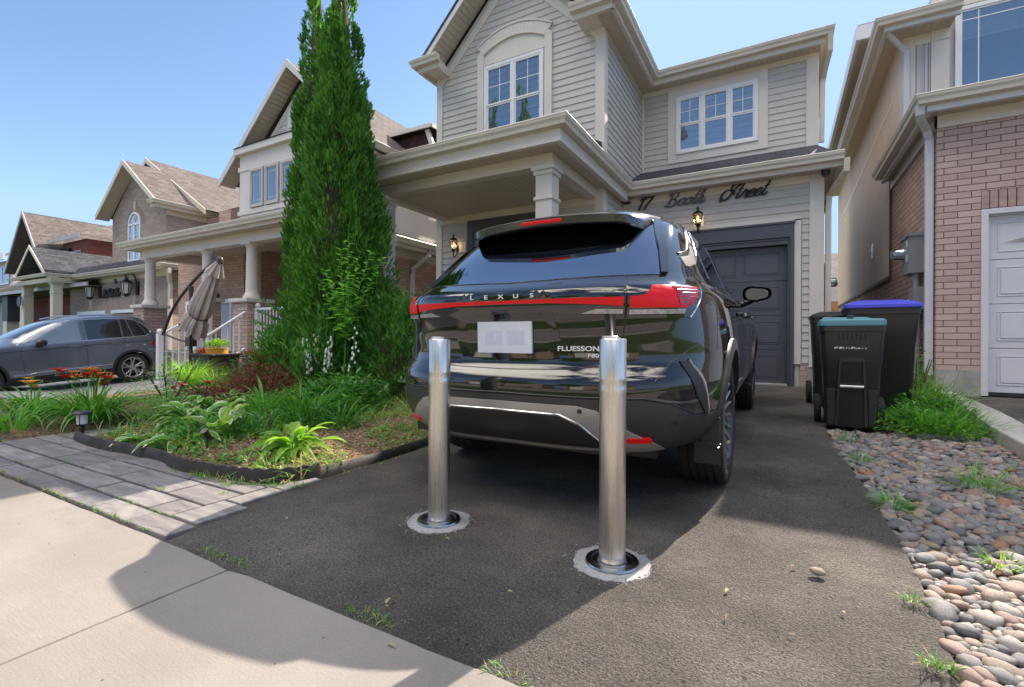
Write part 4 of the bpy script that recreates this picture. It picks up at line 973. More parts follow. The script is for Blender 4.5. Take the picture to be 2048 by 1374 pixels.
railing('porch_railing', (-9.78, 6.3, .55), (-8.3, 6.3, .55), .1, .9, 14, (1, 1), H2)

# ------------------------------------------------------------------ grey-brown brick house with the arched window
H3 = thing('arch_window_house', 'grey-brown brick house with tall arched window and double garage behind the grey car', 'house', (-21.5, 8.7, 0))
gy = 8.7; Gf = Fr((0, gy, 0), (1, 0, 0), (0, -1, 0)); gr_ = Fr((0, gy - .06, 0), (1, 0, 0), (0, -1, 0))
TR3 = simple('cream_trim_far', (.62, .55, .45), .5, .03)
el, er, ax, az, ez = -23.1, -18.55, -20.9, 7.22, 5.5; s3 = (az - ez)/(ax - el)
mb = MB(); mb.add([(el + .3, gy, 3.3), (er - .2, gy, 3.3), (er - .2, gy, ez), (ax, gy, ez + (er - .2 - ax)*s3), (el + .3, gy, ez), (er - .2, 15, 3.3), (er - .2, 15, ez), (el + .3, 15, 3.3), (el + .3, 15, ez), (ax, 15, az)], [(0, 1, 2, 3, 4), (1, 5, 6, 2), (7, 0, 4, 8)])
mb.box(-26.5, -25.75, gy - .06, gy + .2, -.3, 3.15); mb.box(-25.75, -19.0, gy - .06, gy + .2, 1.9, 3.15); mb.box(-23.2, -22.7, gy - .06, gy + .2, -.3, 1.9); mb.box(-19.0, -18.3, gy - .06, gy + .2, -.3, 3.15); mb.box(-18.6, -18.3, gy + .2, 13, -.3, 3.15)
mb.build('brick_wall', BRG, H3)
mb = MB(); mb.box(-26.3, -18.7, gy + .3, 13, 0, 3.1); mb.build('inner_core', DARKGAP, H3)
mb = MB(); mb.fbox(gr_, -26.3, -18.28, 3.0, 3.2, 0, .03); mb.fbox(Gf, el + .3, er - .2, ez - .35, ez - .2, -.02, -.01); mb.build('frieze_board', TR3, H3)
mb = MB()
for ex in (el, er): slab(mb, [(ex, gy - .42, ez + .05), (ax, gy - .42, az + .08), (ax, 16, az + .08), (ex, 16, ez + .05)], .06)
for ex in (-25.0, -18.0): slab(mb, [(ex, gy + .9, 5.45), (-22.3, gy + .9, 8.05), (-22.3, 18, 8.05), (ex, 18, 5.45)], .06)
mb.build('roof', SHB, H3)
mb = MB(); mb.add([(-26.3, gy - .46, 3.32), (-18.0, gy - .46, 3.32), (-18.0, 14, 3.32), (-18.75, 14, 3.75), (-18.75, gy, 3.75), (-26.3, gy, 3.75)], [(0, 1, 4, 5), (1, 2, 3, 4)]); mb.build('garage_roof', SHD, H3)
mb = MB()
for ex in (el, er):
    a, b = V(ex, gy - .45, ez - .14), V(ax, gy - .45, az - .1); mb.prism([a, b, b + V(0, 0, .2), a + V(0, 0, .2)], (0, .03, 0))
for ex in (-25.0, -18.0):
    a, b = V(ex, gy + .87, 5.27), V(-22.3, gy + .87, 7.87); mb.prism([a, b, b + V(0, 0, .2), a + V(0, 0, .2)], (0, .03, 0))
mb.build('rake_fascia', TR3, H3)
mb = MB()
for ex in (el, er):
    a, b = V(ex, gy - .42, ez - .1), V(ax, gy - .42, az - .06); mb.prism([a, b, b + V(0, 0, .02), a + V(0, 0, .02)], (0, .42, 0))
mb.box(er - .2, er + .0, gy - .4, 15, ez - .1, ez - .08); mb.box(-19, -18.0, 10, 16, 5.2, 5.25); mb.build('rake_soffit', SOFF, H3)
gutter('gutter', [(er - .3, gy - .45), (er + .02, gy - .45), (er + .02, 15)], ez + .05, H3); gutter('gutter', [(-25.3, gy - .48), (-17.98, gy - .48), (-17.98, 13)], 3.34, H3)
mb = MB(); mb.sweep([(er - .3, gy - .43), (er, gy - .43), (er, 15)], ez + .03, [(0, 0), (.02, 0), (.02, -.22), (0, -.22)]); mb.sweep([(-25.3, gy - .46), (-18., gy - .46), (-18., 13)], 3.3, [(0, 0), (.02, 0), (.02, -.14), (0, -.14)]); mb.fbox(Fr((er - .2, 0, 0), (0, 1, 0), (1, 0, 0)), gy, 15, ez - .35, ez - .12, 0, .03); mb.box(-25.3, -18, gy - .44, gy, 3.16, 3.18); mb.build('fascia', TR3, H3)
# arched window
wx, ww_, wz0, wz1 = -20.98, .92, 3.72, 5.05
ar = [(wx + cos(pi - pi*i/16)*ww_/2, wz1 + sin(pi - pi*i/16)*ww_/2*1.0) for i in range(17)]
mb = MB(); o_ = [(wx + cos(pi - pi*i/16)*(ww_/2 + .0), wz1 + sin(pi*i/16)*(ww_/2)) for i in range(17)]; i_ = [(wx + cos(pi - pi*i/16)*(ww_/2 - .07), wz1 + sin(pi*i/16)*(ww_/2 - .07)) for i in range(17)]
for k in range(16): mb.prism([Gf.p(*o_[k], .05), Gf.p(*o_[k+1], .05), Gf.p(*i_[k+1], .05), Gf.p(*i_[k], .05)], (0, .05, 0))
for a, b in ((-ww_/2, -ww_/2 + .07), (ww_/2 - .07, ww_/2), (-.04, .04)): mb.fbox(Gf, wx + a, wx + b, wz0, wz1 + (.0 if a != -.04 else 0), 0, .05)
mb.fbox(Gf, wx - ww_/2, wx + ww_/2, wz0 - .06, wz0 + .02, 0, .06); mb.fbox(Gf, wx - ww_/2 + .07, wx + ww_/2 - .07, wz1 - .03, wz1 + .04, 0, .05)
for ang in (60, 90, 120): mb.tube([Gf.p(wx, wz1, .03), Gf.p(wx + cos(radians(ang))*.4, wz1 + sin(radians(ang))*.4, .03)], .01, 6)
mb.fbox(Gf, wx - ww_/2, wx + ww_/2, wz0 + .9, wz0 + .92, 0, .035)
wn = mb.build('window', WHITE, H3)
mb = MB(); mb.poly([Gf.p(wx - ww_/2, wz0, .02), Gf.p(wx + ww_/2, wz0, .02)] + [Gf.p(*p, .02) for p in o_[::-1]]); mb.build('pane', glass_mat('pale_glass', (.35, .42, .5), .3), wn)
mb = MB(); n = 22
for k in range(n):
    a0 = pi - pi*k/n - .01; a1 = pi - pi*(k+1)/n + .01; r0, r1 = ww_/2 + .01, ww_/2 + .24
    mb.prism([Gf.p(wx + r0*cos(a0), wz1 + r0*sin(a0), .01), Gf.p(wx + r0*cos(a1), wz1 + r0*sin(a1), .01), Gf.p(wx + r1*cos(a1), wz1 + r1*sin(a1), .01), Gf.p(wx + r1*cos(a0), wz1 + r1*sin(a0), .01)], (0, .01, 0))
mb.build('brick_arch', simple('arch_brick', (.28, .21, .185), .85, .15, 9.), H3)
mb = MB(); mb.fbox(Gf, wx - ww_/2 - .2, wx + ww_/2 + .2, wz0 - .16, wz0 - .06, 0, .05); mb.prism([Gf.p(wx - .07, 5.55, .03), Gf.p(wx + .07, 5.55, .03), Gf.p(wx + .1, 5.9, .03), Gf.p(wx - .1, 5.9, .03)], (0, .03, 0)); 
for kx in (-24.45, -20.85): mb.prism([gr_.p(kx - .07, 1.96, .03), gr_.p(kx + .07, 1.96, .03), gr_.p(kx + .12, 2.4, .03), gr_.p(kx - .12, 2.4, .03)], (0, .03, 0))
mb.build('stone_trim', simple('limestone', (.5, .43, .37), .8, .05), H3)
# garage doors with little square windows
for dx in (-25.75, -22.7):
    dw = 2.55 if dx < -24 else 3.7
    mb = MB(); mb.fbox(gr_, dx, dx + .14, -.2, 1.9, -.2, .02); mb.fbox(gr_, dx + dw - .14, dx + dw, -.2, 1.9, -.2, .02); mb.fbox(gr_, dx + .14, dx + dw - .14, 1.78, 1.9, -.2, .02); mb.build('door_frame', WHITE, H3)
    mb = MB(); mb.fbox(gr_, dx + .14, dx + dw - .14, -.2, 1.78, -.25, -.2); d = mb.build('garage_door', simple('slate_grey', (.26, .28, .31), .5, .03), H3)
    mb = MB(); m2 = MB(); x = dx + .35
    while x < dx + dw - .5:
        mb.fbox(gr_, x, x + .42, 1.28, 1.68, -.2, -.185)
        for a in range(3):
            for b in range(2): m2.fbox(gr_, x + .06 + a*.11, x + .14 + a*.11, 1.35 + b*.15, 1.46 + b*.15, -.185, -.183)
        x += .58
    q = mb.build('door_light', WHITE, d); m2.build('pane', BLACKP, q)
# portico
py_ = 7.55; mb = MB(); mb.box(-28.6, -25.0, py_, gy, 3.02, 3.2); mb.build('portico_beam', TR3, H3)
mb = MB(); a_ = -26.85
for ex in (-28.5, -25.2): slab(mb, [(ex, py_ - .1, 3.3), (a_, py_ - .1, 4.55), (a_, gy + 1.5, 4.55), (ex, gy + 1.5, 3.3)], .06)
mb.build('portico_roof', SHD, H3)
mb = MB()
for ex in (-28.5, -25.2):
    a, b = V(ex, py_ - .13, 3.22), V(a_, py_ - .13, 4.45); mb.prism([a, b, b + V(0, 0, .16), a + V(0, 0, .16)], (0, .03, 0))
mb.prism([(-27.6, py_ + .6, 3.3), (-26.1, py_ + .6, 3.3), (a_, py_ + .6, 4.1)], (0, .05, 0)); mb.build('portico_fascia', TR3, H3)
gutter('portico_gutter', [(-28.9, py_ - .12), (-24.9, py_ - .12), (-24.9, gy - .4)], 3.34, H3)
for cx_ in (-28.3, -25.25): square_column(cx_, py_ + .25, -.3, 3.02, .3, TR3, H3)
mb = MB(); mb.lathe((-28.3, py_ + .0, 2.35), [(.1, 0), (.22, .0), (.22, -.03), (.1, -.03)], 16, axis='Y'); o = mb.build('wreath', BLACKM, origin=(-28.3, py_, 2.35), smooth=True); tag(o, 'small dark wreath hung on the outer portico post', 'wreath')
mb = MB(); downspout(mb, [(-17.95, gy - .3, 3.2), (-17.95, gy - .3, 3.05), (-18.22, gy - .12, 2.7), (-18.22, gy - .12, -.2)], .13, .1); mb.build('downspout', TR3, H3, bevel=.01)

# ------------------------------------------------------------------ red brick house
H4 = thing('red_brick_house', 'red brick house with steep dark-edged gable and narrow windows, far left', 'house', (-33, 9.6, 0))
gy = 9.7; R4 = Fr((0, gy, 0), (1, 0, 0), (0, -1, 0)); el, er, ax, az, ez = -36.6, -31.6, -34.1, 7.2, 4.3; s4 = (az - ez)/(ax - el)
mb = MB(); mb.add([(el + .6, gy, 0), (er - .5, gy, 0), (er - .5, gy, ez + .3), (ax, gy, az - .6), (el + .6, gy, ez + .3)], [(0, 1, 2, 3, 4)])
mb.box(-31.9, -29.2, gy + .4, 16, 3.2, 5.6); mb.box(-36, -24.4, gy + .2, gy + 3, -.3, 2.9)
mb.build('brick_wall', BRR, H4)
mb = MB()
for ex in (el, er): slab(mb, [(ex, gy - .5, ez + .1), (ax, gy - .5, az + .1), (ax, 18, az + .1), (ex, 18, ez + .1)], .07)
mb.add([(-32.5, gy - .0, 5.75), (-28.8, gy - .0, 5.75), (-28.8, 17, 5.75), (-30.6, 12, 6.9), (-32.5, 12, 6.9)], [(0, 1, 3, 4), (1, 2, 3)])
mb.add([(-42, gy - 1.5, 3.0), (-23.5, gy - 1.5, 3.0), (-23.5, gy + .4, 3.85), (-42, gy + .4, 3.85)], [(0, 1, 2, 3)])
mb.build('roof', SHB, H4)
mb = MB(); mb.add([(-40, gy + .41, 3.6), (-33, gy + .41, 3.6), (-34, gy + 1.2, 4.6), (-40, gy + 1.2, 4.6)], [(0, 1, 2, 3)]); mb.add([(-32.4, gy - .3, 4.6), (-30.2, gy - .3, 4.6), (-31, gy + .5, 5.4), (-32.4, gy + .5, 5.5)], [(0, 1, 2, 3)]); mb.build('dark_roof', SHD, H4)
mb = MB()
for ex in (el, er):
    a, b = V(ex, gy - .55, ez - .1), V(ax, gy - .55, az - .08); mb.prism([a, b, b + V(0, 0, .22), a + V(0, 0, .22)], (0, .05, 0))
mb.box(-32.5, -28.75, gy - .04, gy, 5.55, 5.75); mb.box(-42, -23.5, gy - 1.55, gy - 1.5, 2.86, 3.0)
mb.build('fascia', simple('grey_fascia', (.38, .36, .36), .4, .03), H4)
mb = MB()
for ex in (el, er):
    a, b = V(ex, gy - .5, ez - .05), V(ax, gy - .5, az - .05); mb.prism([a, b, b + V(0, 0, .02), a + V(0, 0, .02)], (0, .5, 0))
mb.box(-42, -23.5, gy - 1.5, gy + .2, 2.86, 2.9); mb.build('soffit', simple('brown_soffit', (.13, .11, .10), .6, .05), H4)
for x in (-35.35, -34.4, -33.4): window(H4, R4, x, 3.95, .42, 1.05, 1, 0, None, frame=WHITE)
window(H4, Fr((0, gy + .4, 0), (1, 0, 0), (0, -1, 0)), -31.4, 4.3, 1.7, .8, 2, 0, None, frame=MATS['grey_fascia'])
mb = MB(); mb.box(-33.5, -33.0, gy - 1.35, gy - .9, -.3, 1.6, 1); mb.box(-33.6, -32.9, gy - 1.35, gy - .9, 1.6, 2.86); mb.box(-35.3, -35.0, gy - 1.2, gy - 1.1, -.3, 2.86, 1); mb.build('porch_post', [simple('navy_paint', (.06, .065, .08), .5, .03), TR3], H4)
mb = MB(); mb.box(-27.0, -26.0, gy + .17, gy + .2, 1.0, 2.2); mb.build('side_window', BLACKP, H4)
# ------------------------------------------------------------------ pale house at the very edge
H5 = thing('white_house', 'white sided house with pale roof, at the far left edge of the street', 'house', (-44, 10, 0))
mb = MB(); mb.box(-50, -38.5, 10, 16, 0, 5.3); mb.build('wall', simple('white_siding', (.6, .58, .56), .6, .05, 2.), H5)
mb = MB(); mb.add([(-50, 9.6, 5.4), (-38.2, 9.6, 5.4), (-38.2, 13, 7.2), (-50, 13, 7.2)], [(0, 1, 2, 3)]); mb.build('roof', SHB, H5)
mb = MB(); mb.box(-50, -38.2, 9.5, 9.6, 5.2, 5.6); mb.build('fascia', WHITE, H5)
window(H5, Fr((0, 9.98, 0), (1, 0, 0), (0, -1, 0)), -41.2, 3.9, 2.2, 1.1, 2, 0, None, frame=WHITE)
# ------------------------------------------------------------------ house and fence seen through the gap
H6 = thing('rear_house', 'tan-roofed house with white windows seen in the gap between the two houses', 'house', (2, 32, .5))
mb = MB(); mb.box(-6, 12, 32, 40, 0, 4.1); mb.build('wall', simple('pale_stucco', (.5, .42, .34), .8, .06, 2.), H6)
mb = MB(); mb.add([(-6.5, 31.4, 4.1), (12.5, 31.4, 4.1), (9, 36, 6.3), (-2, 36, 6.3)], [(0, 1, 2, 3)]); mb.build('roof', SHB, H6)
window(H6, Fr((0, 31.98, 0), (1, 0, 0), (0, -1, 0)), 2.2, 2.9, 2.0, 1.05, 3, 0, None, frame=WHITE)
FEN = thing('wood_fence', 'brown wooden fence at the back of the gap between the houses', 'fence', (2, 22, .2))
WOOD = simple('fence_wood', (.24, .13, .07), .8, .25, 6.)
mb = MB(); x = .6
while x < 6: mb.box(x, x + .135, 22, 22.03, .2, 2.35); x += .14
mb.box(.6, 6, 22.03, 22.08, 2.0, 2.1); mb.build('boards', WOOD, FEN)
# ------------------------------------------------------------------ cars
def catmull(tab, z):
    n = len(tab)
    if z <= tab[0][0]: return tab[0][1:]
    if z >= tab[-1][0]: return tab[-1][1:]
    for i in range(n-1):
        if tab[i][0] <= z <= tab[i+1][0]: break
    a, b = tab[i], tab[i+1]; h = b[0]-a[0]; t = (z-a[0])/h
    p = tab[max(i-1, 0)]; q = tab[min(i+2, n-1)]; out = []
    for c in range(1, len(a)):
        m0 = (b[c]-p[c])/(b[0]-p[0]) if b[0] != p[0] else 0; m1 = (q[c]-a[c])/(q[0]-a[0]) if q[0] != a[0] else 0
        d = (b[c]-a[c])/h
        if i == 0: m0 = d
        if i == n-2: m1 = d
        if d == 0: m0 = m1 = 0
        else:
            m0 = max(min(m0/d, 3), 0)*d; m1 = max(min(m1/d, 3), 0)*d
        t2, t3 = t*t, t*t*t
        out.append((2*t3-3*t2+1)*a[c] + (t3-2*t2+t)*h*m0 + (-2*t3+3*t2)*b[c] + (t3-t2)*h*m1)
    return out
def car_shell(tab, wells, well_r, well_x, flare=.02, nz=64, mats=None, name='body', parent=None):
    z0, z1 = tab[0][0], tab[-1][0]; zs = []
    # denser rings toward the roof, where the surface turns flat
    for i in range(nz+1): zs.append(z0 + (z1-z0) * (1 - (1 - i/nz)**1.5))
    NR, NS = 34, 44; vs = []; ring = None
    for z in zs:
        yr, yf, w_, nr, Lr, nf, Lf = catmull(tab, z); pts = []
        yc = yr + Lr; yd = yf - Lf
        if yd < yc: yc = yd = (yc + yd)/2; Lr = yc - yr; Lf = yf - yd
        for i in range(NR):                                      # rear, from left to right
            th = pi - pi*(i + .5)/NR; c, s = cos(th), sin(th)
            pts.append((w_*math.copysign(abs(c)**(2/nr), c), yc - Lr*abs(s)**(2/nr)))
        for i in range(NS): pts.append((w_, lerp(yc, yd, (i+.5)/NS)))
        for i in range(NR):
            th = pi*(i + .5)/NR; c, s = cos(th), sin(th)
            pts.append((w_*math.copysign(abs(c)**(2/nf), c), yd + Lf*abs(s)**(2/nf)))
        for i in range(NS): pts.append((-w_, lerp(yd, yc, (i+.5)/NS)))
        for (x, y) in pts:
            fx = 0
            for wy in wells: fx += flare*math.exp(-((y-wy)/.42)**2)*math.exp(-((z-.72)/.22)**2)
            vs.append((x + math.copysign(fx, x)*min(1, abs(x)/w_), y, z + (.0 if z < 1.6 else 0)))
    k = 2*NR + 2*NS; m = len(zs); fs = [(i*k+j, i*k+(j+1) % k, (i+1)*k+(j+1) % k, (i+1)*k+j) for i in range(m-1) for j in range(k)]
    fs += [tuple(range(k))[::-1], tuple(range((m-1)*k, m*k))]
    me = bpy.data.meshes.new(name); me.from_pydata(vs, [], fs)
    bm = bmesh.new(); bm.from_mesh(me); bmesh.ops.recalc_face_normals(bm, faces=bm.faces); bm.to_mesh(me)
    bvh = BVHTree.FromBMesh(bm); bm.free()
    for mt in mats: me.materials.append(mt)
    # wheel wells are cut out and the cutters are thrown away
    c = MB()
    for wy in wells:
        for sx in (-1, 1): c.lathe((0, wy, well_r - .02), [(well_r, sx*well_x), (well_r, sx*1.3)] if sx > 0 else [(well_r, -1.3), (well_r, -well_x)], 48, axis='X')
    cm = bpy.data.meshes.new('cut'); cm.from_pydata(c.v, [], c.f); cm.materials.append(mats[-1])
    b2 = bmesh.new(); b2.from_mesh(cm); bmesh.ops.recalc_face_normals(b2, faces=b2.faces); b2.to_mesh(cm); b2.free()
    co = bpy.data.objects.new('cut', cm); COL.objects.link(co)
    ob = bpy.data.objects.new(name, me); COL.objects.link(ob)
    md = ob.modifiers.new('b', 'BOOLEAN'); md.object = co; md.operation = 'DIFFERENCE'; md.solver = 'EXACT'
    try: md.material_mode = 'TRANSFER'
    except Exception: pass
    dg = bpy.context.evaluated_depsgraph_get(); ev = ob.evaluated_get(dg); res = bpy.data.meshes.new_from_object(ev)
    ob.modifiers.clear(); ob.data = res; bpy.data.objects.remove(co); bpy.data.meshes.remove(cm)
    res.polygons.foreach_set('use_smooth', [True]*len(res.polygons)); res.set_sharp_from_angle(angle=radians(50))
    ob.parent = parent
    return ob, bvh
class Skin:
    """projects flat outlines on the body: view 'R' rear (x,z), 'S' right side (y,z), 'L' left side (y,z), 'P' around the tail (angle deg, z), 'T' top (x,y)"""
    def __init__(s, bvh, cy=0.): s.b = bvh; s.cy = cy
    def hit(s, view, a, z, off=0.):
        if view == 'R': o, d = V(a, -4, z), V(0, 1, 0)
        elif view == 'S': o, d = V(4, a, z), V(-1, 0, 0)
        elif view == 'L': o, d = V(-4, a, z), V(1, 0, 0)
        elif view == 'T': o, d = V(a, z, 4), V(0, 0, -1)
        else:
            r = radians(a); d = V(-sin(r), cos(r), 0); o = V(0, s.cy, z) - d*4
        p, n, i, t = s.b.ray_cast(o, d)
        if p is None: return None
        if n.dot(d) > 0: n = -n
        return p + n*off, n
    def panel(s, name, view, poly, mat, parent, off=.004, res=.04, skirt=.004, smooth=True):
        k = 1/57.3*.95 if view == 'P' else 1.
        P = [Vector((p[0]*k, p[1])) for p in poly]; B = []
        for i, p in enumerate(P):
            q = P[(i+1) % len(P)]; n = max(1, int((q-p).length/res))
            for j in range(n): B.append(p.lerp(q, j/n))
        x0 = min(p.x for p in B); x1 = max(p.x for p in B); y0 = min(p.y for p in B); y1 = max(p.y for p in B); I = []
        def inside(pt):
            c = False; j = len(B)-1
            for i in range(len(B)):
                if (B[i].y > pt.y) != (B[j].y > pt.y) and pt.x < (B[j].x-B[i].x)*(pt.y-B[i].y)/(B[j].y-B[i].y)+B[i].x: c = not c
                j = i
            return c
        x = x0 + res*.5
        while x < x1:
            y = y0 + res*.5
            while y < y1:
                pt = Vector((x, y))
                if inside(pt) and min((pt-b).length for b in B) > res*.35: I.append(pt)
                y += res
            x += res
        n = len(B)
        r = delaunay_2d_cdt(B + I, [(i, (i+1) % n) for i in range(n)], [list(range(n))], 1, 1e-6)
        vs = []; nm = []; bad = set()
        for i, v in enumerate(r[0]):
            h = s.hit(view, v.x/k, v.y, off)
            if h is None: bad.add(i); vs.append(V(0, 0, 0)); nm.append(V(0, 0, 1))
            else: vs.append(h[0]); nm.append(h[1])
        fs = [f for f in r[2] if not any(i in bad for i in f)]
        # skirt down into the body around the rim
        cnt = {}
        for f in fs:
            for i in range(len(f)):
                e = (f[i], f[(i+1) % len(f)]); cnt[e] = cnt.get(e, 0) + 1
        nv = len(vs); sk = {}
        if skirt:
            for (a, b) in list(cnt):
                if (b, a) not in cnt:
                    for q in (a, b):
                        if q not in sk: sk[q] = len(vs); vs.append(vs[q] - nm[q]*(off + skirt))
                    fs.append((b, a, sk[a], sk[b]))
        m = MB(); m.add(vs, fs); o = m.build(name, mat, parent, smooth=smooth, local=True, sharp=45, weld=True); return o
    def line(s, name, view, path, wd, mat, parent, off=.002, res=.03, th=None):
        """a thin strip or seam following the body"""
        P = [Vector(p) for p in path]; k = 1/57.3*.95 if view == 'P' else 1.
        D = []
        for i in range(len(P)-1):
            L = Vector(((P[i+1].x-P[i].x)*k, P[i+1].y-P[i].y)).length; n = max(1, int(L/res))
            for j in range(n): D.append(P[i].lerp(P[i+1], j/n))
        D.append(P[-1]); pts = [s.hit(view, p.x, p.y, off) for p in D]; pts = [p for p in pts if p]
        m = MB(); vs = []; L = len(pts)
        for i, (p, n) in enumerate(pts):
            t = (pts[min(i+1, L-1)][0] - pts[max(i-1, 0)][0]).normalized(); b = t.cross(n).normalized()*wd/2
            vs += [p - b - n*off*1.5, p - b*.7 , p + b*.7, p + b - n*off*1.5]
        fs = [(i*4+j, i*4+j+1, (i+1)*4+j+1, (i+1)*4+j) for i in range(L-1) for j in range(3)]
        m.add(vs, fs); return m.build(name, mat, parent, smooth=True, local=True, sharp=0)
def text_mesh(txt, size, extrude=.002):
    c = bpy.data.curves.new('t', 'FONT'); c.body = txt; c.size = size; c.extrude = extrude; c.offset = .02 * size; c.align_x = 'CENTER'
    o = bpy.data.objects.new('t', c); COL.objects.link(o)
    me = bpy.data.meshes.new_from_object(o.evaluated_get(bpy.context.evaluated_depsgraph_get()))
    bpy.data.objects.remove(o); vs = [v.co.copy() for v in me.vertices]; fs = [tuple(p.vertices) for p in me.polygons]; bpy.data.meshes.remove(me)
    return vs, fs
PAINT = simple('black_paint', (.0085, .0078, .008), .05, 0, coat=1., coat_r=.012, spec=.4)
PAINTG = simple('grey_paint', (.15, .17, .21), .28, 0, coat=.9, coat_r=.05, metal=.55)
CLAD = simple('satin_cladding', (.032, .029, .029), .42, .06, 9.)
SATIN = simple('satin_silver', (.38, .35, .32), .36, .05, 6., metal=.25)
CHROME = simple('chrome', (.75, .74, .72), .08, 0, metal=1.)
GBLK = simple('gloss_black', (.006, .006, .007), .03, 0, coat=1.)
REDL = simple('red_lens', (.50, .006, .010), .28, 0, spec=.3)
m_ = REDL; b_ = m_.node_tree.nodes['Principled BSDF']; b_.inputs['Emission Color'].default_value = (1, .02, .02, 1); b_.inputs['Emission Strength'].default_value = .05
REDD = simple('dark_red_lens', (.28, .004, .008), .08, 0, coat=1.)
CLR = simple('clear_lens', (.35, .33, .32), .1, .3, 60., coat=1.)
AUTOG = simple('tinted_glass', (.27, .295, .34), .03, 0, metal=1.)
TYRE = simple('tyre_rubber', (.022, .021, .021), .75, .2, 12., bmp=.4, bscale=80.)
def tread_mat():
    m, nt, b = nodes('tyre_tread'); setp(b, rough=.8); b.inputs['Base Color'].default_value = (.03, .028, .027, 1)
    v = coord(nt); sp = nt.nodes.new('ShaderNodeSeparateXYZ'); nt.links.new(v, sp.inputs[0])
    a = math_(nt, 'ARCTAN2', sp.outputs[1], sp.outputs[2]); w_ = math_(nt, 'SINE', math_(nt, 'MULTIPLY', math_(nt, 'ADD', a, math_(nt, 'MULTIPLY', sp.outputs[0], 1.2)), 90.))
    g = math_(nt, 'GREATER_THAN', w_, .55); nt.links.new(mix(nt, g, (.034, .032, .03), (.008, .008, .008)), b.inputs['Base Color'])
    bump(nt, b, math_(nt, 'MULTIPLY', g, -1.), .8, .006); return m
TREAD = tread_mat()
RIMS = simple('rim_machined', (.45, .45, .46), .28, .05, 9., metal=.8)
RIMD = simple('rim_dark', (.02, .02, .021), .3, .05, 9., coat=.5)
def wheel(parent, x, y, R=.37, wd=.235, rimr=.275, side=1, style='multi', name='wheel'):
    w_ = bpy.data.objects.new(name, None); COL.objects.link(w_); w_.parent = parent; w_.location = (x, y, R); w_.empty_display_size = .1
    if side < 0: w_.rotation_euler = (0, 0, pi)
    h = wd/2; m = MB()
    side_p = [(rimr - .005, -h*.86), (rimr + .03, -h*.98), (R*.93, -h*1.0), (R*.975, -h*.93)]
    m.lathe((0, 0, 0), side_p, 72, axis='X', caps=False); m.lathe((0, 0, 0), [(p[0], -p[1]) for p in side_p[::-1]], 72, axis='X', caps=False)
    for k in (.1, .16): m.lathe((0, 0, 0), [(rimr + (R-rimr)*k*4, h*1.0 + .0015), (rimr + (R-rimr)*k*4 + .006, h*1.0 + .0015)], 72, axis='X', caps=False)
    t = m.build('tyre', TYRE, w_, smooth=True, local=True, sharp=60)
    m = MB(); pr = [(R*.975, -h*.93), (R*.992, -h*.8)]; gs_ = (-.52, -.17, .17, .52)
    for g in gs_:
        a, b = (g - .055)*h, (g + .055)*h; pr += [(R, a), (R - .009, a + .003), (R - .009, b - .003), (R, b)]
    pr += [(R*.992, h*.8), (R*.975, h*.93)]
    m.lathe((0, 0, 0), pr, 72, axis='X', caps=False); m.build('tread', TREAD, t, smooth=True, local=True, sharp=30)
    m = MB(); m.lathe((0, 0, 0), [(rimr - .01, -h*.9), (rimr + .003, -h*.85), (rimr - .03, -h*.5), (rimr - .035, h*.6), (rimr + .002, h*.88), (rimr + .006, h*.96), (rimr - .010, h*.98), (rimr - .022, h*.86), (rimr - .03, h*.55)], 72, axis='X', caps=False)
    rim = m.build('rim', RIMD if style == 'multi' else RIMS, w_, smooth=True, local=True, sharp=35)
    m = MB(); m.lathe((0, 0, 0), [(rimr - .02, .0), (.05, .0)], 48, axis='X'); m.lathe((0, 0, 0), [(.16, .02), (.16, .03), (.06, .035)], 40, axis='X'); m.build('brake_disc', RIMD, w_, smooth=True, local=True)
    m = MB(); m2 = MB()
    def spoke(mm, a, r0, r1, w0, w1, d0, d1, tw=0.):
        rr = [r0, lerp(r0, r1, .5), r1]; vs = []
        for i, r in enumerate(rr):
            an = a + tw*i/2; ww = lerp(w0, w1, i/2); d = lerp(d0, d1, (i/2)**1.5)
            er_, et = V(0, sin(an), cos(an)), V(0, cos(an), -sin(an))
            for (s1, dd) in ((-1, d - .02), (-1, d - .004), (-.6, d), (.6, d), (1, d - .004), (1, d - .02)): vs.append(er_*r + et*s1*ww/2 + V(dd, 0, 0))
        mm.add(vs, [(i*6+j, i*6+(j+1) % 6, (i+1)*6+(j+1) % 6, (i+1)*6+j) for i in range(2) for j in range(6)] + [(5,4,3,2,1,0), (12,13,14,15,16,17)])
    if style == 'multi':
        for i in range(20): spoke(m, 2*pi*i/20, .055, rimr - .012, .022, .020, h*.62, h*.9, .05)
        for i in range(20): spoke(m2, 2*pi*(i+.5)/20, .055, rimr - .02, .02, .034, h*.5, h*.7, .05)
    else:
        for i in range(5):
            for s in (-.17, .17): spoke(m, 2*pi*i/5 + s*.55, .05, rimr - .012, .03, .024, h*.62, h*.9, s*.75)
            spoke(m2, 2*pi*i/5, .05, rimr - .03, .05, .09, h*.5, h*.75)
    m.build('spokes', RIMS, rim, smooth=True, local=True, sharp=30); m2.build('spoke_backs', RIMD, rim, smooth=True, local=True, sharp=30)
    m = MB(); m.lathe((0, 0, 0), [(.068, h*.4), (.066, h*.66), (.03, h*.72), (0, h*.72)], 32, axis='X'); m.build('hub_cap', RIMD if style == 'multi' else RIMS, w_, smooth=True, local=True)
    return w_
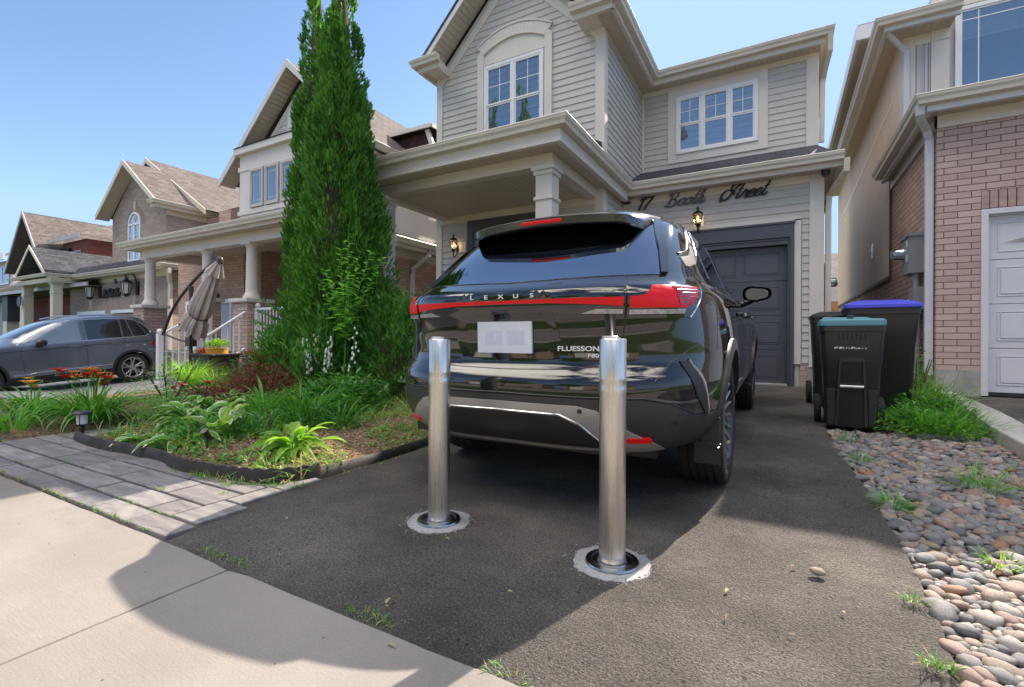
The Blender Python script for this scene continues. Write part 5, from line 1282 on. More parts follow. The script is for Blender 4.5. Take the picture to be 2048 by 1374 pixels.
def arch_clad(sk, view, wy, wz, r0, r1, mat, parent, a0=-8, a1=188, off=.012):
    n = 44; vs = []; sx = 1 if view == 'S' else -1
    for i in range(n+1):
        an = radians(lerp(a0, a1, i/n))
        for r in (r0, r1):
            h = sk.hit(view, wy + cos(an)*r, wz + sin(an)*r, 0)
            if h is None: h = (V(sx*.93, wy + cos(an)*r, wz + sin(an)*r), V(sx, 0, 0))
            vs.append(h[0] + V(sx*off, 0, 0) if r == r0 else h[0] + h[1]*off*.8)
        h0 = vs[-2]; vs.append(h0 - V(sx*.05, 0, 0)); vs.append(vs[-2] - V(sx*(off + .01), 0, 0))
    # order per station: inner lip depth(2), inner edge(0), outer edge(1), outer skirt(3)
    fs = []
    for i in range(n):
        a, b = i*4, (i+1)*4
        for (p, q) in ((2, 0), (0, 1), (1, 3)): fs.append((a+p, a+q, b+q, b+p))
    m = MB(); m.add(vs, fs); return m.build('arch_cladding', mat, parent, smooth=True, local=True, sharp=40, weld=True)

# ---- the black car: rear axle at x -1.21, y 3.1
TAB = [ # z, rear y, front y, half width, rear exponent, rear length, front exponent, front length
 (.33, -.90, 3.62, .84, 3.0, .85, 3, .8), (.40, -.995, 3.72, .905, 3.1, .9, 3, .8), (.50, -1.05, 3.80, .945, 3.1, .95, 3, .9), (.60, -1.062, 3.82, .955, 3.1, .95, 3, .9),
 (.655, -1.062, 3.83, .955, 3.1, .95, 3, .9), (.70, -1.045, 3.83, .953, 3.1, .94, 3, .9), (.74, -.995, 3.83, .953, 3.1, .93, 3, .9), (.80, -.985, 3.82, .952, 3.1, .93, 3, .9), (.90, -.985, 3.79, .95, 3.1, .93, 3, .9), (.97, -.995, 3.72, .945, 3.1, .95, 3, .9),
 (1.03, -1.012, 3.45, .937, 3.1, .97, 2.8, .9), (1.075, -1.018, 3.05, .925, 3.1, .97, 2.8, .9), (1.10, -1.008, 2.8, .91, 3.1, .97, 2.8, .9), (1.13, -.955, 2.55, .885, 3.1, .95, 2.8, .8), (1.17, -.88, 2.28, .845, 3.2, .80, 3, .7), (1.25, -.755, 2.10, .805, 3.3, .65, 3, .6),
 (1.35, -.61, 1.90, .765, 3.4, .55, 3, .6), (1.45, -.46, 1.68, .725, 3.5, .5, 3, .6), (1.53, -.34, 1.47, .685, 3.5, .5, 3, .6), (1.575, -.24, 1.25, .635, 3.3, .5, 3, .6), (1.61, -.12, 1.02, .55, 3., .5, 2.8, .5), (1.635, .06, .85, .40, 2.6, .4, 2.5, .4), (1.645, .25, .72, .2, 2.3, .2, 2.3, .2)]
CAR = thing('black_car', 'glossy black SUV seen from behind, parked between the steel bollards and the garage', 'car', (-1.21, 3.1, gz(0, 3.1) + .004))
CAR.rotation_euler = (math.atan(.03), 0, 0)
body, bvh = car_shell(TAB, (0., 2.85), .415, .62, .022, mats=[PAINT, BLACKP], parent=CAR)
sk = Skin(bvh)
# glass
def mir(P): return P + [(-x, z) for x, z in P[::-1]]
o = sk.panel('rear_window', 'R', [(-.70, 1.175), (0, 1.155), (.70, 1.175), (.66, 1.30), (.585, 1.49), (.0, 1.53), (-.585, 1.49), (-.66, 1.30)], AUTOG, CAR, .004, .05)
SG = [(-.44, 1.16), (-.2, 1.145), (.9, 1.13), (2.0, 1.12), (1.62, 1.33), (1.25, 1.50), (.9, 1.545), (.45, 1.555), (.22, 1.54), (.05, 1.49), (-.12, 1.39), (-.28, 1.315), (-.42, 1.275)]
for vw in ('S', 'L'):
    sg = sk.panel('side_window', vw, SG, AUTOG, CAR, .003, .06)
    sk.line('window_trim', vw, [(-.44, 1.305), (-.32, 1.33), (-.14, 1.415), (.03, 1.51), (.2, 1.56), (.5, 1.578), (.95, 1.565), (1.3, 1.51), (1.66, 1.33)], .02, CHROME, CAR, .006)
    sk.line('window_trim', vw, [(-.30, 1.25), (-.05, 1.34), (.1, 1.44), (.2, 1.53)], .012, CHROME, CAR, .006)
    sk.panel('quarter_trim', vw, [(-.46, 1.235), (-.42, 1.235), (-.26, 1.27), (-.10, 1.375), (-.14, 1.39), (-.30, 1.31), (-.45, 1.285)], SATIN, CAR, .005, .05)
    sk.line('belt_trim', vw, [(-.42, 1.15), (-.2, 1.128), (.9, 1.112), (2.0, 1.10)], .012, CHROME, CAR, .005)
    for y0, y1 in ((.06, .2), (.98, .98)): sk.line('pillar', vw, [(y0, 1.14), (y1, 1.53)], .05, GBLK, CAR, .006)
    for pth in ([(.52, 1.10), (.46, .9), (.5, .62), (.62, .42), (1.6, .40)], [(1.03, 1.10), (1.0, .42)], [(1.95, 1.09), (1.98, .8), (1.9, .42)]): sk.line('door_seam', vw, pth, .007, BLACKP, CAR, .0012)
    arch_clad(sk, vw, 0, .375, .412, .475, CLAD, CAR); arch_clad(sk, vw, 2.85, .375, .412, .475, CLAD, CAR)
    sk.panel('rocker', vw, [(.44, .335), (2.4, .335), (2.4, .47), (.44, .47)], CLAD, CAR, .012, .08)
    sgn = 1 if vw == 'S' else -1
    for hy in (.72, 1.62):
        h = sk.hit(vw, hy, 1.0); m = MB(); m.tube([h[0] + V(0, -.1, 0), h[0] + V(sgn*.035, -.07, 0), h[0] + V(sgn*.04, .05, 0), h[0] + V(0, .09, 0)], [.012, .015, .015, .012], 8); m.build('door_handle', PAINT, CAR, smooth=True, local=True)
# tail light bar
sk.cy = 0.
sk.panel('light_bar', 'P', [(-32.6, .985), (-20, .992), (0, .998), (20, .992), (32.6, .985), (32.6, 1.105), (20, 1.098), (0, 1.092), (-20, 1.098), (-32.6, 1.105)], GBLK, CAR, .010, .03)
sk.panel('light_strip', 'P', [(-32.2, 1.022), (-26, 1.032), (-14, 1.043), (0, 1.045), (14, 1.043), (26, 1.032), (32.2, 1.022), (32.2, 1.063), (20, 1.062), (0, 1.060), (-20, 1.062), (-32.2, 1.063)], REDL, CAR, .0135, .03)
for s in (-1, 1):
    Q = lambda P: [(s*a, z) for a, z in P]
    L = sk.panel('tail_light', 'P', Q([(33.2, .965), (49.5, .965), (56.5, 1.108), (55, 1.118), (33.2, 1.108)]), GBLK, CAR, .012, .03)
    sk.panel('red_lens', 'P', Q([(33.6, 1.015), (48.5, 1.012), (51.8, 1.05), (54.6, 1.104), (44, 1.108), (39.5, 1.106), (37.2, 1.068), (33.6, 1.064)]), REDL, L, .0155, .025)
    sk.panel('red_lens', 'P', Q([(46.2, 1.022), (48.3, 1.02), (53.4, 1.098), (45.0, 1.102)]), REDD, L, .0175, .02)
    for k in range(5): sk.line('lens_rib', 'P', Q([(45.8, 1.030 + k*.015), (49.0 + k*.95, 1.030 + k*.015)]), .004, REDL, L, .019, .02)
    sk.panel('clear_lens', 'P', Q([(33.6, .985), (47.6, .985), (48.2, 1.006), (33.6, 1.006)]), CLR, L, .0155, .025)
    sk.panel('clear_lens', 'P', Q([(22.5, .992), (32.2, .988), (32.2, 1.008), (26, 1.012)]), CLR, L, .0135, .025)
    sk.line('lamp_edge', 'P', Q([(49.8, .965), (56.9, 1.11)]), .006, CHROME, L, .014)
    # tailgate shut line and lower details
    sk.line('tailgate_seam', 'P', Q([(32.9, 1.10), (32.9, .95), (32.3, .86), (30.2, .79), (26, .745), (18, .728), (0, .722)]), .007, BLACKP, CAR, .0012, .02)
    sk.line('shoulder_crease', 'P', Q([(56, .85), (50, .82), (44, .76), (38.5, .68)]), .004, PAINT, CAR, .004)
    sk.panel('corner_vent', 'P', Q([(46.5, .765), (49.5, .765), (54.5, .60), (56.5, .50), (55, .50), (50.5, .60)]), BLACKP, CAR, .006, .03)
    sk.line('vent_edge', 'P', Q([(49.4, .77), (53.5, .66), (56.5, .50)]), .010, SATIN, CAR, .008)
    sk.panel('reflector', 'P', Q([(31.8, .410), (38.8, .407), (38.8, .420), (38.0, .429), (31.8, .431)]), REDL, CAR, .024, .02)
    sk.line('panel_gap', 'S' if s > 0 else 'L', [(-.38, 1.13), (-.42, 1.0), (-.47, .8)], .005, BLACKP, CAR, .001)
    m = MB(); m.box(s*.93 - .115, s*.93 + .012, -.44, -.425, .21, .46); m.build('mud_flap', BLACKP, CAR, local=True, bevel=.004)
# bumper: dark cladding, silver frame, dark insert
sk.panel('bumper_cladding', 'P', [(-62, .345), (0, .345), (62, .345), (64, .50), (57, .505), (50, .515), (42, .575), (36, .598), (0, .604), (-36, .598), (-42, .575), (-50, .515), (-57, .505), (-64, .50)], CLAD, CAR, .012, .035)
sk.panel('skid_plate', 'P', [(0, .355), (26, .352), (40, .345), (45, .352), (33.5, .455), (25.5, .553), (21, .570), (0, .574), (-21, .570), (-25.5, .553), (-33.5, .455), (-45, .352), (-40, .345), (-26, .352)], SATIN, CAR, .019, .03)
sk.panel('bumper_insert', 'P', [(0, .385), (22, .380), (28.5, .378), (26, .42), (21.5, .485), (17, .522), (0, .526), (-17, .522), (-21.5, .485), (-26, .42), (-28.5, .378), (-22, .380)], BLACKP, CAR, .023, .03)
sk.line('insert_edge', 'P', [(-28.5, .385), (-22, .492), (-17, .530), (0, .534), (17, .530), (22, .492), (28.5, .385)], .008, CHROME, CAR, .0245)
sk.line('bumper_seam', 'P', [(-60, .512), (-50, .520), (-42, .580), (-36, .604), (0, .611), (36, .604), (42, .580), (50, .520), (60, .512)], .010, BLACKP, CAR, .003)
for a_ in (-44, -22, 22, 44):
    h = sk.hit('P', a_, .548 if abs(a_) < 40 else .49, .013); nn_ = h[1]; m = MB(); c_ = h[0]; u_ = nn_.cross(V(0, 0, 1)).normalized(); w__ = u_.cross(nn_); m.add([c_ + nn_*.008 + (u_*cos(t_) + w__*sin(t_))*.011 for t_ in [2*pi*k/16 for k in range(16)]], [tuple(range(16))]); m.build('parking_sensor', BLACKP, CAR, local=True)
# spoiler
m = MB(); vs = []; n = 28
for i in range(n+1):
    x = lerp(-.585, .585, i/n); u = abs(x)/.585; e = max(0., (u - .78)/.22)**2
    yt = -.565 + .06*u*u + .24*e; zt = 1.558 - .035*u*u - .03*e
    yb = -.385 + .03*u*u + .12*e; zb_ = 1.525 - .0*u
    h = sk.hit('T', x*.93, -.08); y0 = -.06; z0 = (h[0].z if h else 1.6) + .004
    prof = [(y0, z0), (lerp(y0, yt, .35), lerp(z0, zt, .35) + .018), (lerp(y0, yt, .7), lerp(z0, zt, .7) + .02), (yt + .015, zt + .004), (yt, zt - .004), (yt + .006, zt - .045), (yt + .03, zt - .053), (lerp(yt, yb, .5), lerp(zt - .053, zb_, .55)), (yb + .03, zb_), (yb + .12, zb_ + .03), (y0, z0 - .1)]
    vs += [(x, p[0], p[1]) for p in prof]
k = 11; m.add(vs, [(i*k+j, i*k+(j+1) % k, (i+1)*k+(j+1) % k, (i+1)*k+j) for i in range(n) for j in range(k)] + [tuple(range(k))[::-1], tuple(range(n*k, n*k+k))])
sp = m.build('spoiler', simple('spoiler_paint', (.035, .031, .031), .16, 0, coat=1.), CAR, smooth=True, local=True, sharp=40, weld=True)
m = MB(); vs = []
for i in range(13):
    x = lerp(-.13, .13, i/12); u = abs(x)/.64; yt = -.565 + .06*u*u - .002; zt = 1.558 - .035*u*u
    vs += [(x, yt + .001, zt - .016), (x, yt - .002, zt - .019), (x, yt + .001, zt - .033), (x, yt + .005, zt - .036)]
m.add(vs, [(i*4+j, i*4+j+1, (i+1)*4+j+1, (i+1)*4+j) for i in range(12) for j in range(3)]); m.build('brake_light', REDL, sp, local=True, smooth=True)
for s in (-1, 1):     # blades running down beside the glass
    sk.panel('spoiler_blade', 'R', [(s*.565, 1.525), (s*.60, 1.525), (s*.69, 1.32), (s*.725, 1.18), (s*.700, 1.178), (s*.655, 1.32)][::s], GBLK, CAR, .016, .04, .014)
m = MB(); m.add([(0, -.02, 1.66), (-.02, .14, 1.655), (.02, .14, 1.655), (0, .12, 1.715), (0, .0, 1.66), (0, .14, 1.72), (0,.19,1.655)], [(0, 1, 3), (0, 3, 2), (1, 6, 5, 3), (2, 3, 5, 6)]); m.build('aerial_fin', PAINT, CAR, local=True)
# letters on the light bar and tailgate, number plate
m = MB()
for i, ch in enumerate('LEXUS'):
    vs, fs = text_mesh(ch, .036, .0012); x0 = (-.172 + i*.086); h = sk.hit('R', x0, 1.0785, .012); 
    if h: m.add([(x0 + v.x*1.25, h[0].y - .001 - v.z, 1.0705 + v.y*.78) for v in vs], fs)
m.build('lettering', simple('badge_silver', (.72, .72, .72), .35, 0, metal=.2), CAR, local=True)
m = MB()
for txt, x0, z0, sz in (('FLUESSON', .385, .815, .032), ('F80', .455, .785, .026)):
    vs, fs = text_mesh(txt, sz, .0012); h = sk.hit('R', x0, z0, .002); h2 = sk.hit('R', x0 + .1, z0, .002); sl_ = (h2[0].y - h[0].y)/.1
    m.add([(x0 + v.x*1.3, h[0].y + v.x*1.3*sl_ - .003 - v.z, z0 + v.y) for v in vs], fs)
m.build('model_lettering', MATS['badge_silver'], CAR, local=True)
h = sk.hit('R', 0, .88, 0); yp = h[0].y - .012
m = MB(); m.box(-.156, .156, yp - .004, yp + .012, .80, .957); m.box(-.06, -.045, yp - .005, yp - .0041, .86, .9, 0)
pl = m.build('number_plate', simple('plate_white', (.62, .64, .70), .5, .03), CAR, local=True, bevel=.003)
m = MB()
for x in (-.10, .03): m.box(x - .01, x + .085, yp - .0048, yp - .0041, .845, .912)
m.build('plate_marks', simple('plate_blue', (.53, .56, .68), .6, .05, 20.), pl, local=True)
sk.panel('plate_recess', 'R', [(-.26, .775), (.26, .775), (.30, .86), (.27, .972), (-.27, .972), (-.30, .86)], GBLK, CAR, .003, .05)
# mirror on the right side
m = MB(); cx_, cy_, cz_ = 1.03, 1.55, 1.19; vs = []; nu, nv = 20, 10
for i in range(nv+1):
    t = i/nv; yy = lerp(0, .16, t); k_ = sqrt(max(0, 1 - t**2.2))
    for j in range(nu):
        a = 2*pi*j/nu; c_, s_ = cos(a), sin(a); ex = .115*math.copysign(abs(c_)**.75, c_)*(k_*.96 + .02); ez_ = (.072 if c_ < 0 else .06)*math.copysign(abs(s_)**.75, s_)*(k_*.96 + .02)
        vs.append((cx_ + ex, cy_ + yy, cz_ + ez_))
m.add(vs, [(i*nu+j, i*nu+(j+1) % nu, (i+1)*nu+(j+1) % nu, (i+1)*nu+j) for i in range(nv) for j in range(nu)] + [tuple(range(nv*nu, nv*nu+nu))])
m.tube([(.84, 1.66, 1.08), (.9, 1.63, 1.10), (.99, 1.60, 1.14)], [.03, .028, .03], 10)
mr = m.build('wing_mirror', PAINT, CAR, smooth=True, local=True)
m = MB(); m.add([(cx_ + .088*math.copysign(abs(cos(a))**.75, cos(a)), cy_ - .003, cz_ + (.052 if cos(a) < 0 else .044)*math.copysign(abs(sin(a))**.75, sin(a))) for a in [2*pi*j/28 for j in range(28)]], [tuple(range(28))])
m.build('mirror_glass', simple('mirror', (.04, .045, .05), .01, 0, metal=1.), mr, local=True)
m = MB(); m.lathe((cx_, cy_ - .001, cz_), [(.0, .004)], 3) if False else None
for wy in (0., 2.85):
    for s in (-1, 1): wheel(CAR, s*.832, wy, .372, .235, .272, s)
m = MB(); m.box(-.66, .66, -.6, 3.4, .25, .36); m.box(-.5, .5, -.8, -.5, .29, .37); m.tube([(-.4, -.3, .3), (.35, -.3, .3)], .1, 14); m.tube([(-.8, 0, .36), (.8, 0, .36)], .045, 10)
m.build('underbody', BLACKP, CAR, local=True)

# ---- the dark grey car on the left: parked nose to the street
TAB2 = [(.26, -.78, 3.45, .80, 3.4, .6, 3, .7), (.34, -.86, 3.55, .88, 3.4, .6, 3, .7), (.45, -.89, 3.60, .915, 3.4, .6, 3, .7), (.60, -.90, 3.62, .922, 3.4, .6, 3, .7), (.75, -.885, 3.60, .922, 3.4, .6, 3, .7), (.90, -.865, 3.50, .915, 3.4, .6, 3, .7), (.98, -.85, 3.25, .905, 3.4, .6, 3, .7), (1.03, -.835, 2.85, .89, 3.4, .6, 3, .7), (1.07, -.81, 2.5, .87, 3.4, .6, 3, .7),
 (1.12, -.775, 2.28, .845, 3.4, .5, 3, .6), (1.2, -.715, 2.12, .815, 3.4, .5, 3, .6), (1.3, -.64, 1.95, .78, 3.4, .5, 3, .6), (1.4, -.57, 1.75, .745, 3.4, .5, 3, .6), (1.5, -.505, 1.52, .71, 3.4, .5, 3, .6), (1.57, -.45, 1.28, .67, 3.2, .5, 3, .6), (1.61, -.36, 1.05, .60, 3., .45, 3, .5), (1.64, -.15, .8, .45, 2.6, .4, 2.6, .4), (1.65, .05, .65, .2, 2.3, .2, 2.3, .2)]
CAR2 = thing('grey_car', 'dark blue grey SUV parked side-on in the left driveway behind the flowers', 'car', (-13.5, 5.27, gz(-13.5, 5.27)))
CAR2.scale = (.88, .88, .91)
CAR2.rotation_euler = (-.075, 0, pi)
b2_, bv2 = car_shell(TAB2, (0., 2.68), .385, .58, .012, mats=[PAINTG, BLACKP], parent=CAR2)
s2 = Skin(bv2)
LG = simple('light_tint_glass', (.18, .23, .27), .03, .1, 2., coat=1.); RL = simple('dark_tint_glass', (.02, .022, .028), .02, 0, coat=1.)
for vw in ('L', 'S'):
    s2.panel('side_window', vw, [(.98, 1.075), (2.0, 1.06), (1.78, 1.22), (1.45, 1.42), (1.15, 1.515), (.98, 1.535)], LG, CAR2, .003, .06)
    s2.panel('side_window', vw, [(.17, 1.10), (.86, 1.08), (.86, 1.54), (.42, 1.55), (.17, 1.54)], RL, CAR2, .003, .06)
    s2.panel('side_window', vw, [(-.06, 1.105), (.13, 1.10), (.13, 1.535), (.03, 1.53)], RL, CAR2, .003, .06)
    s2.panel('quarter_window', vw, [(-.48, 1.20), (-.36, 1.13), (-.10, 1.11), (.0, 1.525), (-.15, 1.50), (-.32, 1.40), (-.46, 1.26)], RL, CAR2, .003, .05)
    s2.line('window_trim', vw, [(2.12, 1.045), (-.36, 1.105), (-.50, 1.18), (-.48, 1.26), (-.34, 1.41), (-.16, 1.525), (.1, 1.565), (1.0, 1.56), (1.2, 1.53), (1.5, 1.42), (1.82, 1.24), (2.1, 1.05)], .018, CHROME, CAR2, .006)
    for pth in ([(.92, 1.56), (.92, 1.05), (.91, .8), (.9, .36)], [(.15, 1.08), (.14, .9), (.28, .62), (.4, .4)], [(2.02, 1.02), (2.05, .8), (2.0, .36)]): s2.line('door_seam', vw, pth, .009, BLACKP, CAR2, .0015)
    s2.line('shoulder_line', vw, [(-.7, .985), (.9, .955), (2.1, .925), (2.9, .90)], .016, BLACKP, CAR2, .001)
    s2.line('door_strip', vw, [(.44, .475), (.9, .47), (1.8, .45), (1.95, .42), (2.2, .42)], .016, CHROME, CAR2, .006)
    arch_clad(s2, vw, 0, .345, .38, .435, BLACKP, CAR2); arch_clad(s2, vw, 2.68, .345, .38, .435, BLACKP, CAR2)
    s2.panel('rocker', vw, [(.42, .27), (2.25, .27), (2.25, .37), (.42, .37)], BLACKP, CAR2, .01, .08)
    sg_ = 1 if vw == 'S' else -1
    for hy in (.32, 1.1):
        h = s2.hit(vw, hy, .96); m = MB(); m.tube([h[0] + V(0, -.1, 0), h[0] + V(sg_*.035, -.07, 0), h[0] + V(sg_*.04, .06, 0), h[0] + V(0, .1, 0)], [.012, .016, .016, .012], 8); m.build('door_handle', PAINTG, CAR2, smooth=True, local=True)
    m = MB()
    for i in range(1): m.lathe((sg_*1.0, 1.72, 1.08), [(0, -.09), (.05, -.08), (.075, -.02), (.075, .03), (.05, .08), (0, .1)], 16, axis='Y')
    m.tube([(sg_*.86, 1.78, 1.02), (sg_*.97, 1.73, 1.05)], .025, 8); m.build('wing_mirror', BLACKP, CAR2, smooth=True, local=True)
    m = MB(); m.tube([(sg_*.66, -.35, 1.6), (sg_*.68, -.1, 1.655), (sg_*.68, .9, 1.66), (sg_*.66, 1.25, 1.60)], .015, 8); m.build('roof_rail', CHROME, CAR2, smooth=True, local=True)
s2.panel('windscreen', 'T', [(-.66, 2.02), (0, 2.15), (.66, 2.02), (.58, 1.4), (0, 1.5), (-.58, 1.4)], RL, CAR2, .004, .08)
for s in (-1, 1): s2.panel('tail_light', 'P', [(s*35, .84), (s*62, .85), (s*64, .93), (s*60, .97), (s*35, .97)], REDD, CAR2, .01, .04)
for wy in (0., 2.68):
    for s in (-1, 1): wheel(CAR2, s*.80, wy, .345, .22, .245, s, style='five')
m = MB(); m.box(-.75, .75, -.7, 3.3, .18, .3); m.build('underbody', BLACKP, CAR2, local=True)
# ------------------------------------------------------------------ smaller objects
STEEL = None
def steel_mat():
    m, nt, b = nodes('brushed_steel'); setp(b, rough=.3, metal=1.); b.inputs['Base Color'].default_value = (.52, .49, .46, 1)
    v = coord(nt, 'Object', (60., 60., 1.2)); n = tex(nt, 'ShaderNodeTexNoise', v, Scale=3., Detail=4.)
    v2 = coord(nt, 'Object', (6., 6., 2.)); n2 = tex(nt, 'ShaderNodeTexNoise', v2, Scale=2., Detail=5.)
    nt.links.new(ramp(nt, n2.outputs[0], [(.35, (.66, .61, .56)), (.65, (.80, .76, .71))]), b.inputs['Base Color'])
    nt.links.new(ramp(nt, n.outputs[0], [(.3, .24), (.7, .42)]), b.inputs['Roughness']); bump(nt, b, n.outputs[0], .06, .002)
    return m
STEEL = steel_mat(); STEELD = simple('steel_flange', (.42, .41, .41), .25, .2, 8., metal=1.)
GROUT = concrete_mat('white_grout', (.30, .30, .31))
def bollard(x, y, label, h=.862, seed=0):
    z = gz(x, y); r = .0508; o = thing('steel_bollard', label, 'bollard', (x, y, z), 'steel bollards set in the driveway')
    m = MB(); m.lathe((x, y, z), [(r, .0), (r, h - .212), (r + .0008, h - .208), (r + .0008, h - .19), (r, h - .186), (r, h - .16), (r + .0007, h - .157), (r + .0007, h - .153), (r, h - .15), (r, h - .004), (r - .003, h), (0, h)], 72)
    m.build('post', STEEL, o, smooth=True, sharp=40)
    m = MB(); m.lathe((x - .012, y, z + h - .001), [(r*.62, 0), (r*.62, .009), (r*.55, .012), (0, .012)], 40); m.lathe((x + .028, y - .02, z + h), [(.006, 0), (.006, .006), (0, .006)], 10); m.build('cap', simple('cast_aluminium', (.6, .6, .62), .35, .1, 30., metal=.8), o, smooth=True)
    m = MB(); m.lathe((x, y, z), [(.056, .004), (.056, .012), (.073, .014), (.075, .008), (.079, .008), (.081, .014), (.100, .013), (.103, .006)], 64, caps=False); m.build('ring', STEELD, o, smooth=True, sharp=30)
    rn = random.Random(seed); m = MB(); n = 120; vs = [(x, y, z + .0045)]
    for i in range(n):
        a = 2*pi*i/n; rr = .146 + .012*noise.noise(Vector((cos(a)*2.5, sin(a)*2.5, seed))) + .007*noise.noise(Vector((cos(a)*9, sin(a)*9, seed))) + rn.uniform(-.003, .003); vs.append((x + rr*cos(a), y + rr*sin(a), z + .003)); 
    for i in range(n):
        p = vs[i+1]; q = Vector((p[0]-x, p[1]-y, 0))*1.03; vs.append((x + q.x, y + q.y, z - .004))
    fs = [(0, i+1, (i+1) % n + 1) for i in range(n)] + [(i+1, n+i+1, n+(i+1) % n+1, (i+1) % n+1) for i in range(n)]
    m.add(vs, fs); m.build('grout_collar', GROUT, o)
    return o
bollard(-.563, 1.80, 'right-hand steel bollard, nearest the camera, in front of the tailgate badge', seed=1)
bollard(-1.403, 1.806, 'left-hand steel bollard, beside the left corner of the black car bumper', h=.857, seed=7)

# lanterns on the siding house
GOLDG = glass_mat('lamp_glass', (.35, .28, .2), .06, .05, .6)
BULB = simple('bulb', (1, .8, .5), .4, 0); b_ = BULB.node_tree.nodes['Principled BSDF']; b_.inputs['Emission Color'].default_value = (1, .62, .28, 1); b_.inputs['Emission Strength'].default_value = 1.3
def lantern(x, y, z, label, arm=.13, plate=(.16, .2), px=0.):
    o = thing('wall_lantern', label, 'wall lamp', (x, y, z), 'wall lanterns on the siding house')
    m = MB(); m.box(x + px - plate[0]/2, x + px + plate[0]/2, y - .028, y - .002, z - .13, z - .13 + plate[1]); m.build('mounting_block', WHITE, o, bevel=.006)
    ly = y - arm
    m = MB(); m.tube([(x, y - .028, z - .07), (x, y - .06, z - .17), (x, ly + .02, z - .225), (x, ly, z - .20), (x, ly, z - .13)], .011, 10)
    m.lathe((x, ly, z), [(.0, -.145), (.02, -.14), (.03, -.115), (.045, -.10), (.048, -.09)], 6); m.lathe((x, ly, z), [(.082, .06), (.085, .072), (.05, .105), (.022, .12), (.012, .13), (.014, .14), (.026, .155), (.012, .165), (.016, .18), (0, .195)], 6)
    for i in range(6):
        a = 2*pi*i/6; m.tube([(x + .046*cos(a), ly + .046*sin(a), z - .095), (x + .078*cos(a), ly + .078*sin(a), z + .06)], .005, 5)
    m.box(x - .03, x + .03, y - .04, y - .028, z - .11, z - .0)
    m.build('metal_frame', simple('bronze_metal', (.045, .032, .022), .4, .2, 20., metal=.6), o, smooth=False)
    m = MB(); m.lathe((x, ly, z), [(.044, -.09), (.074, .058)], 6, caps=False); m.build('glass', GOLDG, o)
    m = MB(); m.lathe((x, ly, z), [(.0, -.06), (.012, -.05), (.02, 0), (.012, .035), (0, .045)], 10); m.build('bulb', BULB, o, smooth=True)
    l = bpy.data.lights.new('bulb_light', 'POINT'); l.energy = .6; l.color = (1, .6, .28); l.shadow_soft_size = .02
    lo = bpy.data.objects.new('bulb_light', l); COL.objects.link(lo); lo.parent = o; lo.location = (0, -arm + .02, -.115 + .11)
    return o
lantern(-1.17, GY - .0, 2.81, 'lit lantern above the garage door, under the street name letters', px=.0)
lantern(-5.17, WY, 2.56, 'lit lantern on the narrow siding strip left of the front door', .16, px=.10)
# script lettering
LET = {'1': ([[(.05, 1.45), (.4, 1.75), (.6, 2.0), (.55, 1.0), (.5, 0)]], .9), '7': ([[(.0, 1.55), (.08, 1.95), (.5, 1.8), (1.05, 2.0), (.8, 1.3), (.5, .6), (.42, 0)]], 1.1),
 'B': ([[(.34, 2.0), (.30, 1.0), (.22, .0)], [(-.15, 1.6), (.15, 2.02), (.85, 2.08), (1.15, 1.6), (.85, 1.15), (.34, 1.06)], [(.34, 1.06), (1.05, .98), (1.3, .5), (.95, .03), (.22, .0), (-.25, .2)]], 1.45),
 'o': ([[(.5, .95), (.15, .78), (.02, .35), (.22, .02), (.52, .12), (.68, .55), (.5, .95), (.8, .75), (1.0, .8)]], .85),
 't': ([[(.42, 1.7), (.28, .8), (.2, .15), (.42, .02), (.7, .35)], [(.0, 1.1), (.65, 1.15)]], .62),
 'h': ([[(.05, .2), (.45, 1.4), (.5, 2.0), (.28, 1.7), (.1, 0)], [(.1, .35), (.4, .9), (.6, .8), (.5, .25), (.65, 0), (.95, .4)]], .95),
 'S': ([[(1.5, 2.15), (1.15, 1.7), (.85, .9), (.5, .15), (.0, -.1), (-.3, .2)], [(1.5, 1.75), (1.1, 2.05), (.5, 1.9), (.45, 1.4), (.95, 1.05), (1.1, .6)], [(.95, .7), (.6, 1.1), (.0, 1.3), (-.5, .9), (-.45, .2), (-.3, -.3)]], 1.4),
 'r': ([[(0, .1), (.32, 1.0), (.42, .8), (.7, .85), (.58, .3), (.7, 0), (.95, .35)]], .82),
 'e': ([[(.0, .35), (.45, .5), (.62, .78), (.42, .98), (.15, .7), (.08, .28), (.3, 0), (.55, .08), (.85, .45)]], .72),
 'M': ([[(-.2, .2), (.1, 0), (.4, 1.9), (.6, .3), (1.1, 2.0), (.95, .0), (1.2, .1)]], 1.3), '.': ([[(0, 0), (.08, .05)]], .4), 'b': ([[(.05, .3), (.4, 1.9), (.15, .8), (.15, .1), (.5, .1), (.55, .6), (.2, .7)]], .7), 'l': ([[(.05, .3), (.4, 1.9), (.15, .8), (.2, .05), (.5, .2)]], .5), '-': ([[(0, .7), (.35, .75)]], .5), 'n': ([[(0, 0), (.15, .9), (.2, .4), (.5, .95), (.55, .1), (.8, .2)]], .8), 's': ([[(.5, .9), (.1, .7), (.5, .3), (.1, 0)]], .6)}
def spline(P, k=6):
    out = []; n = len(P)
    for i in range(n-1):
        p0 = P[max(i-1, 0)]; p1 = P[i]; p2 = P[i+1]; p3 = P[min(i+2, n-1)]
        for j in range(k):
            t = j/k; out.append(tuple(.5*((2*p1[c]) + (-p0[c]+p2[c])*t + (2*p0[c]-5*p1[c]+4*p2[c]-p3[c])*t*t + (-p0[c]+3*p1[c]-3*p2[c]+p3[c])*t**3) for c in (0, 1)))
    out.append(P[-1]); return out
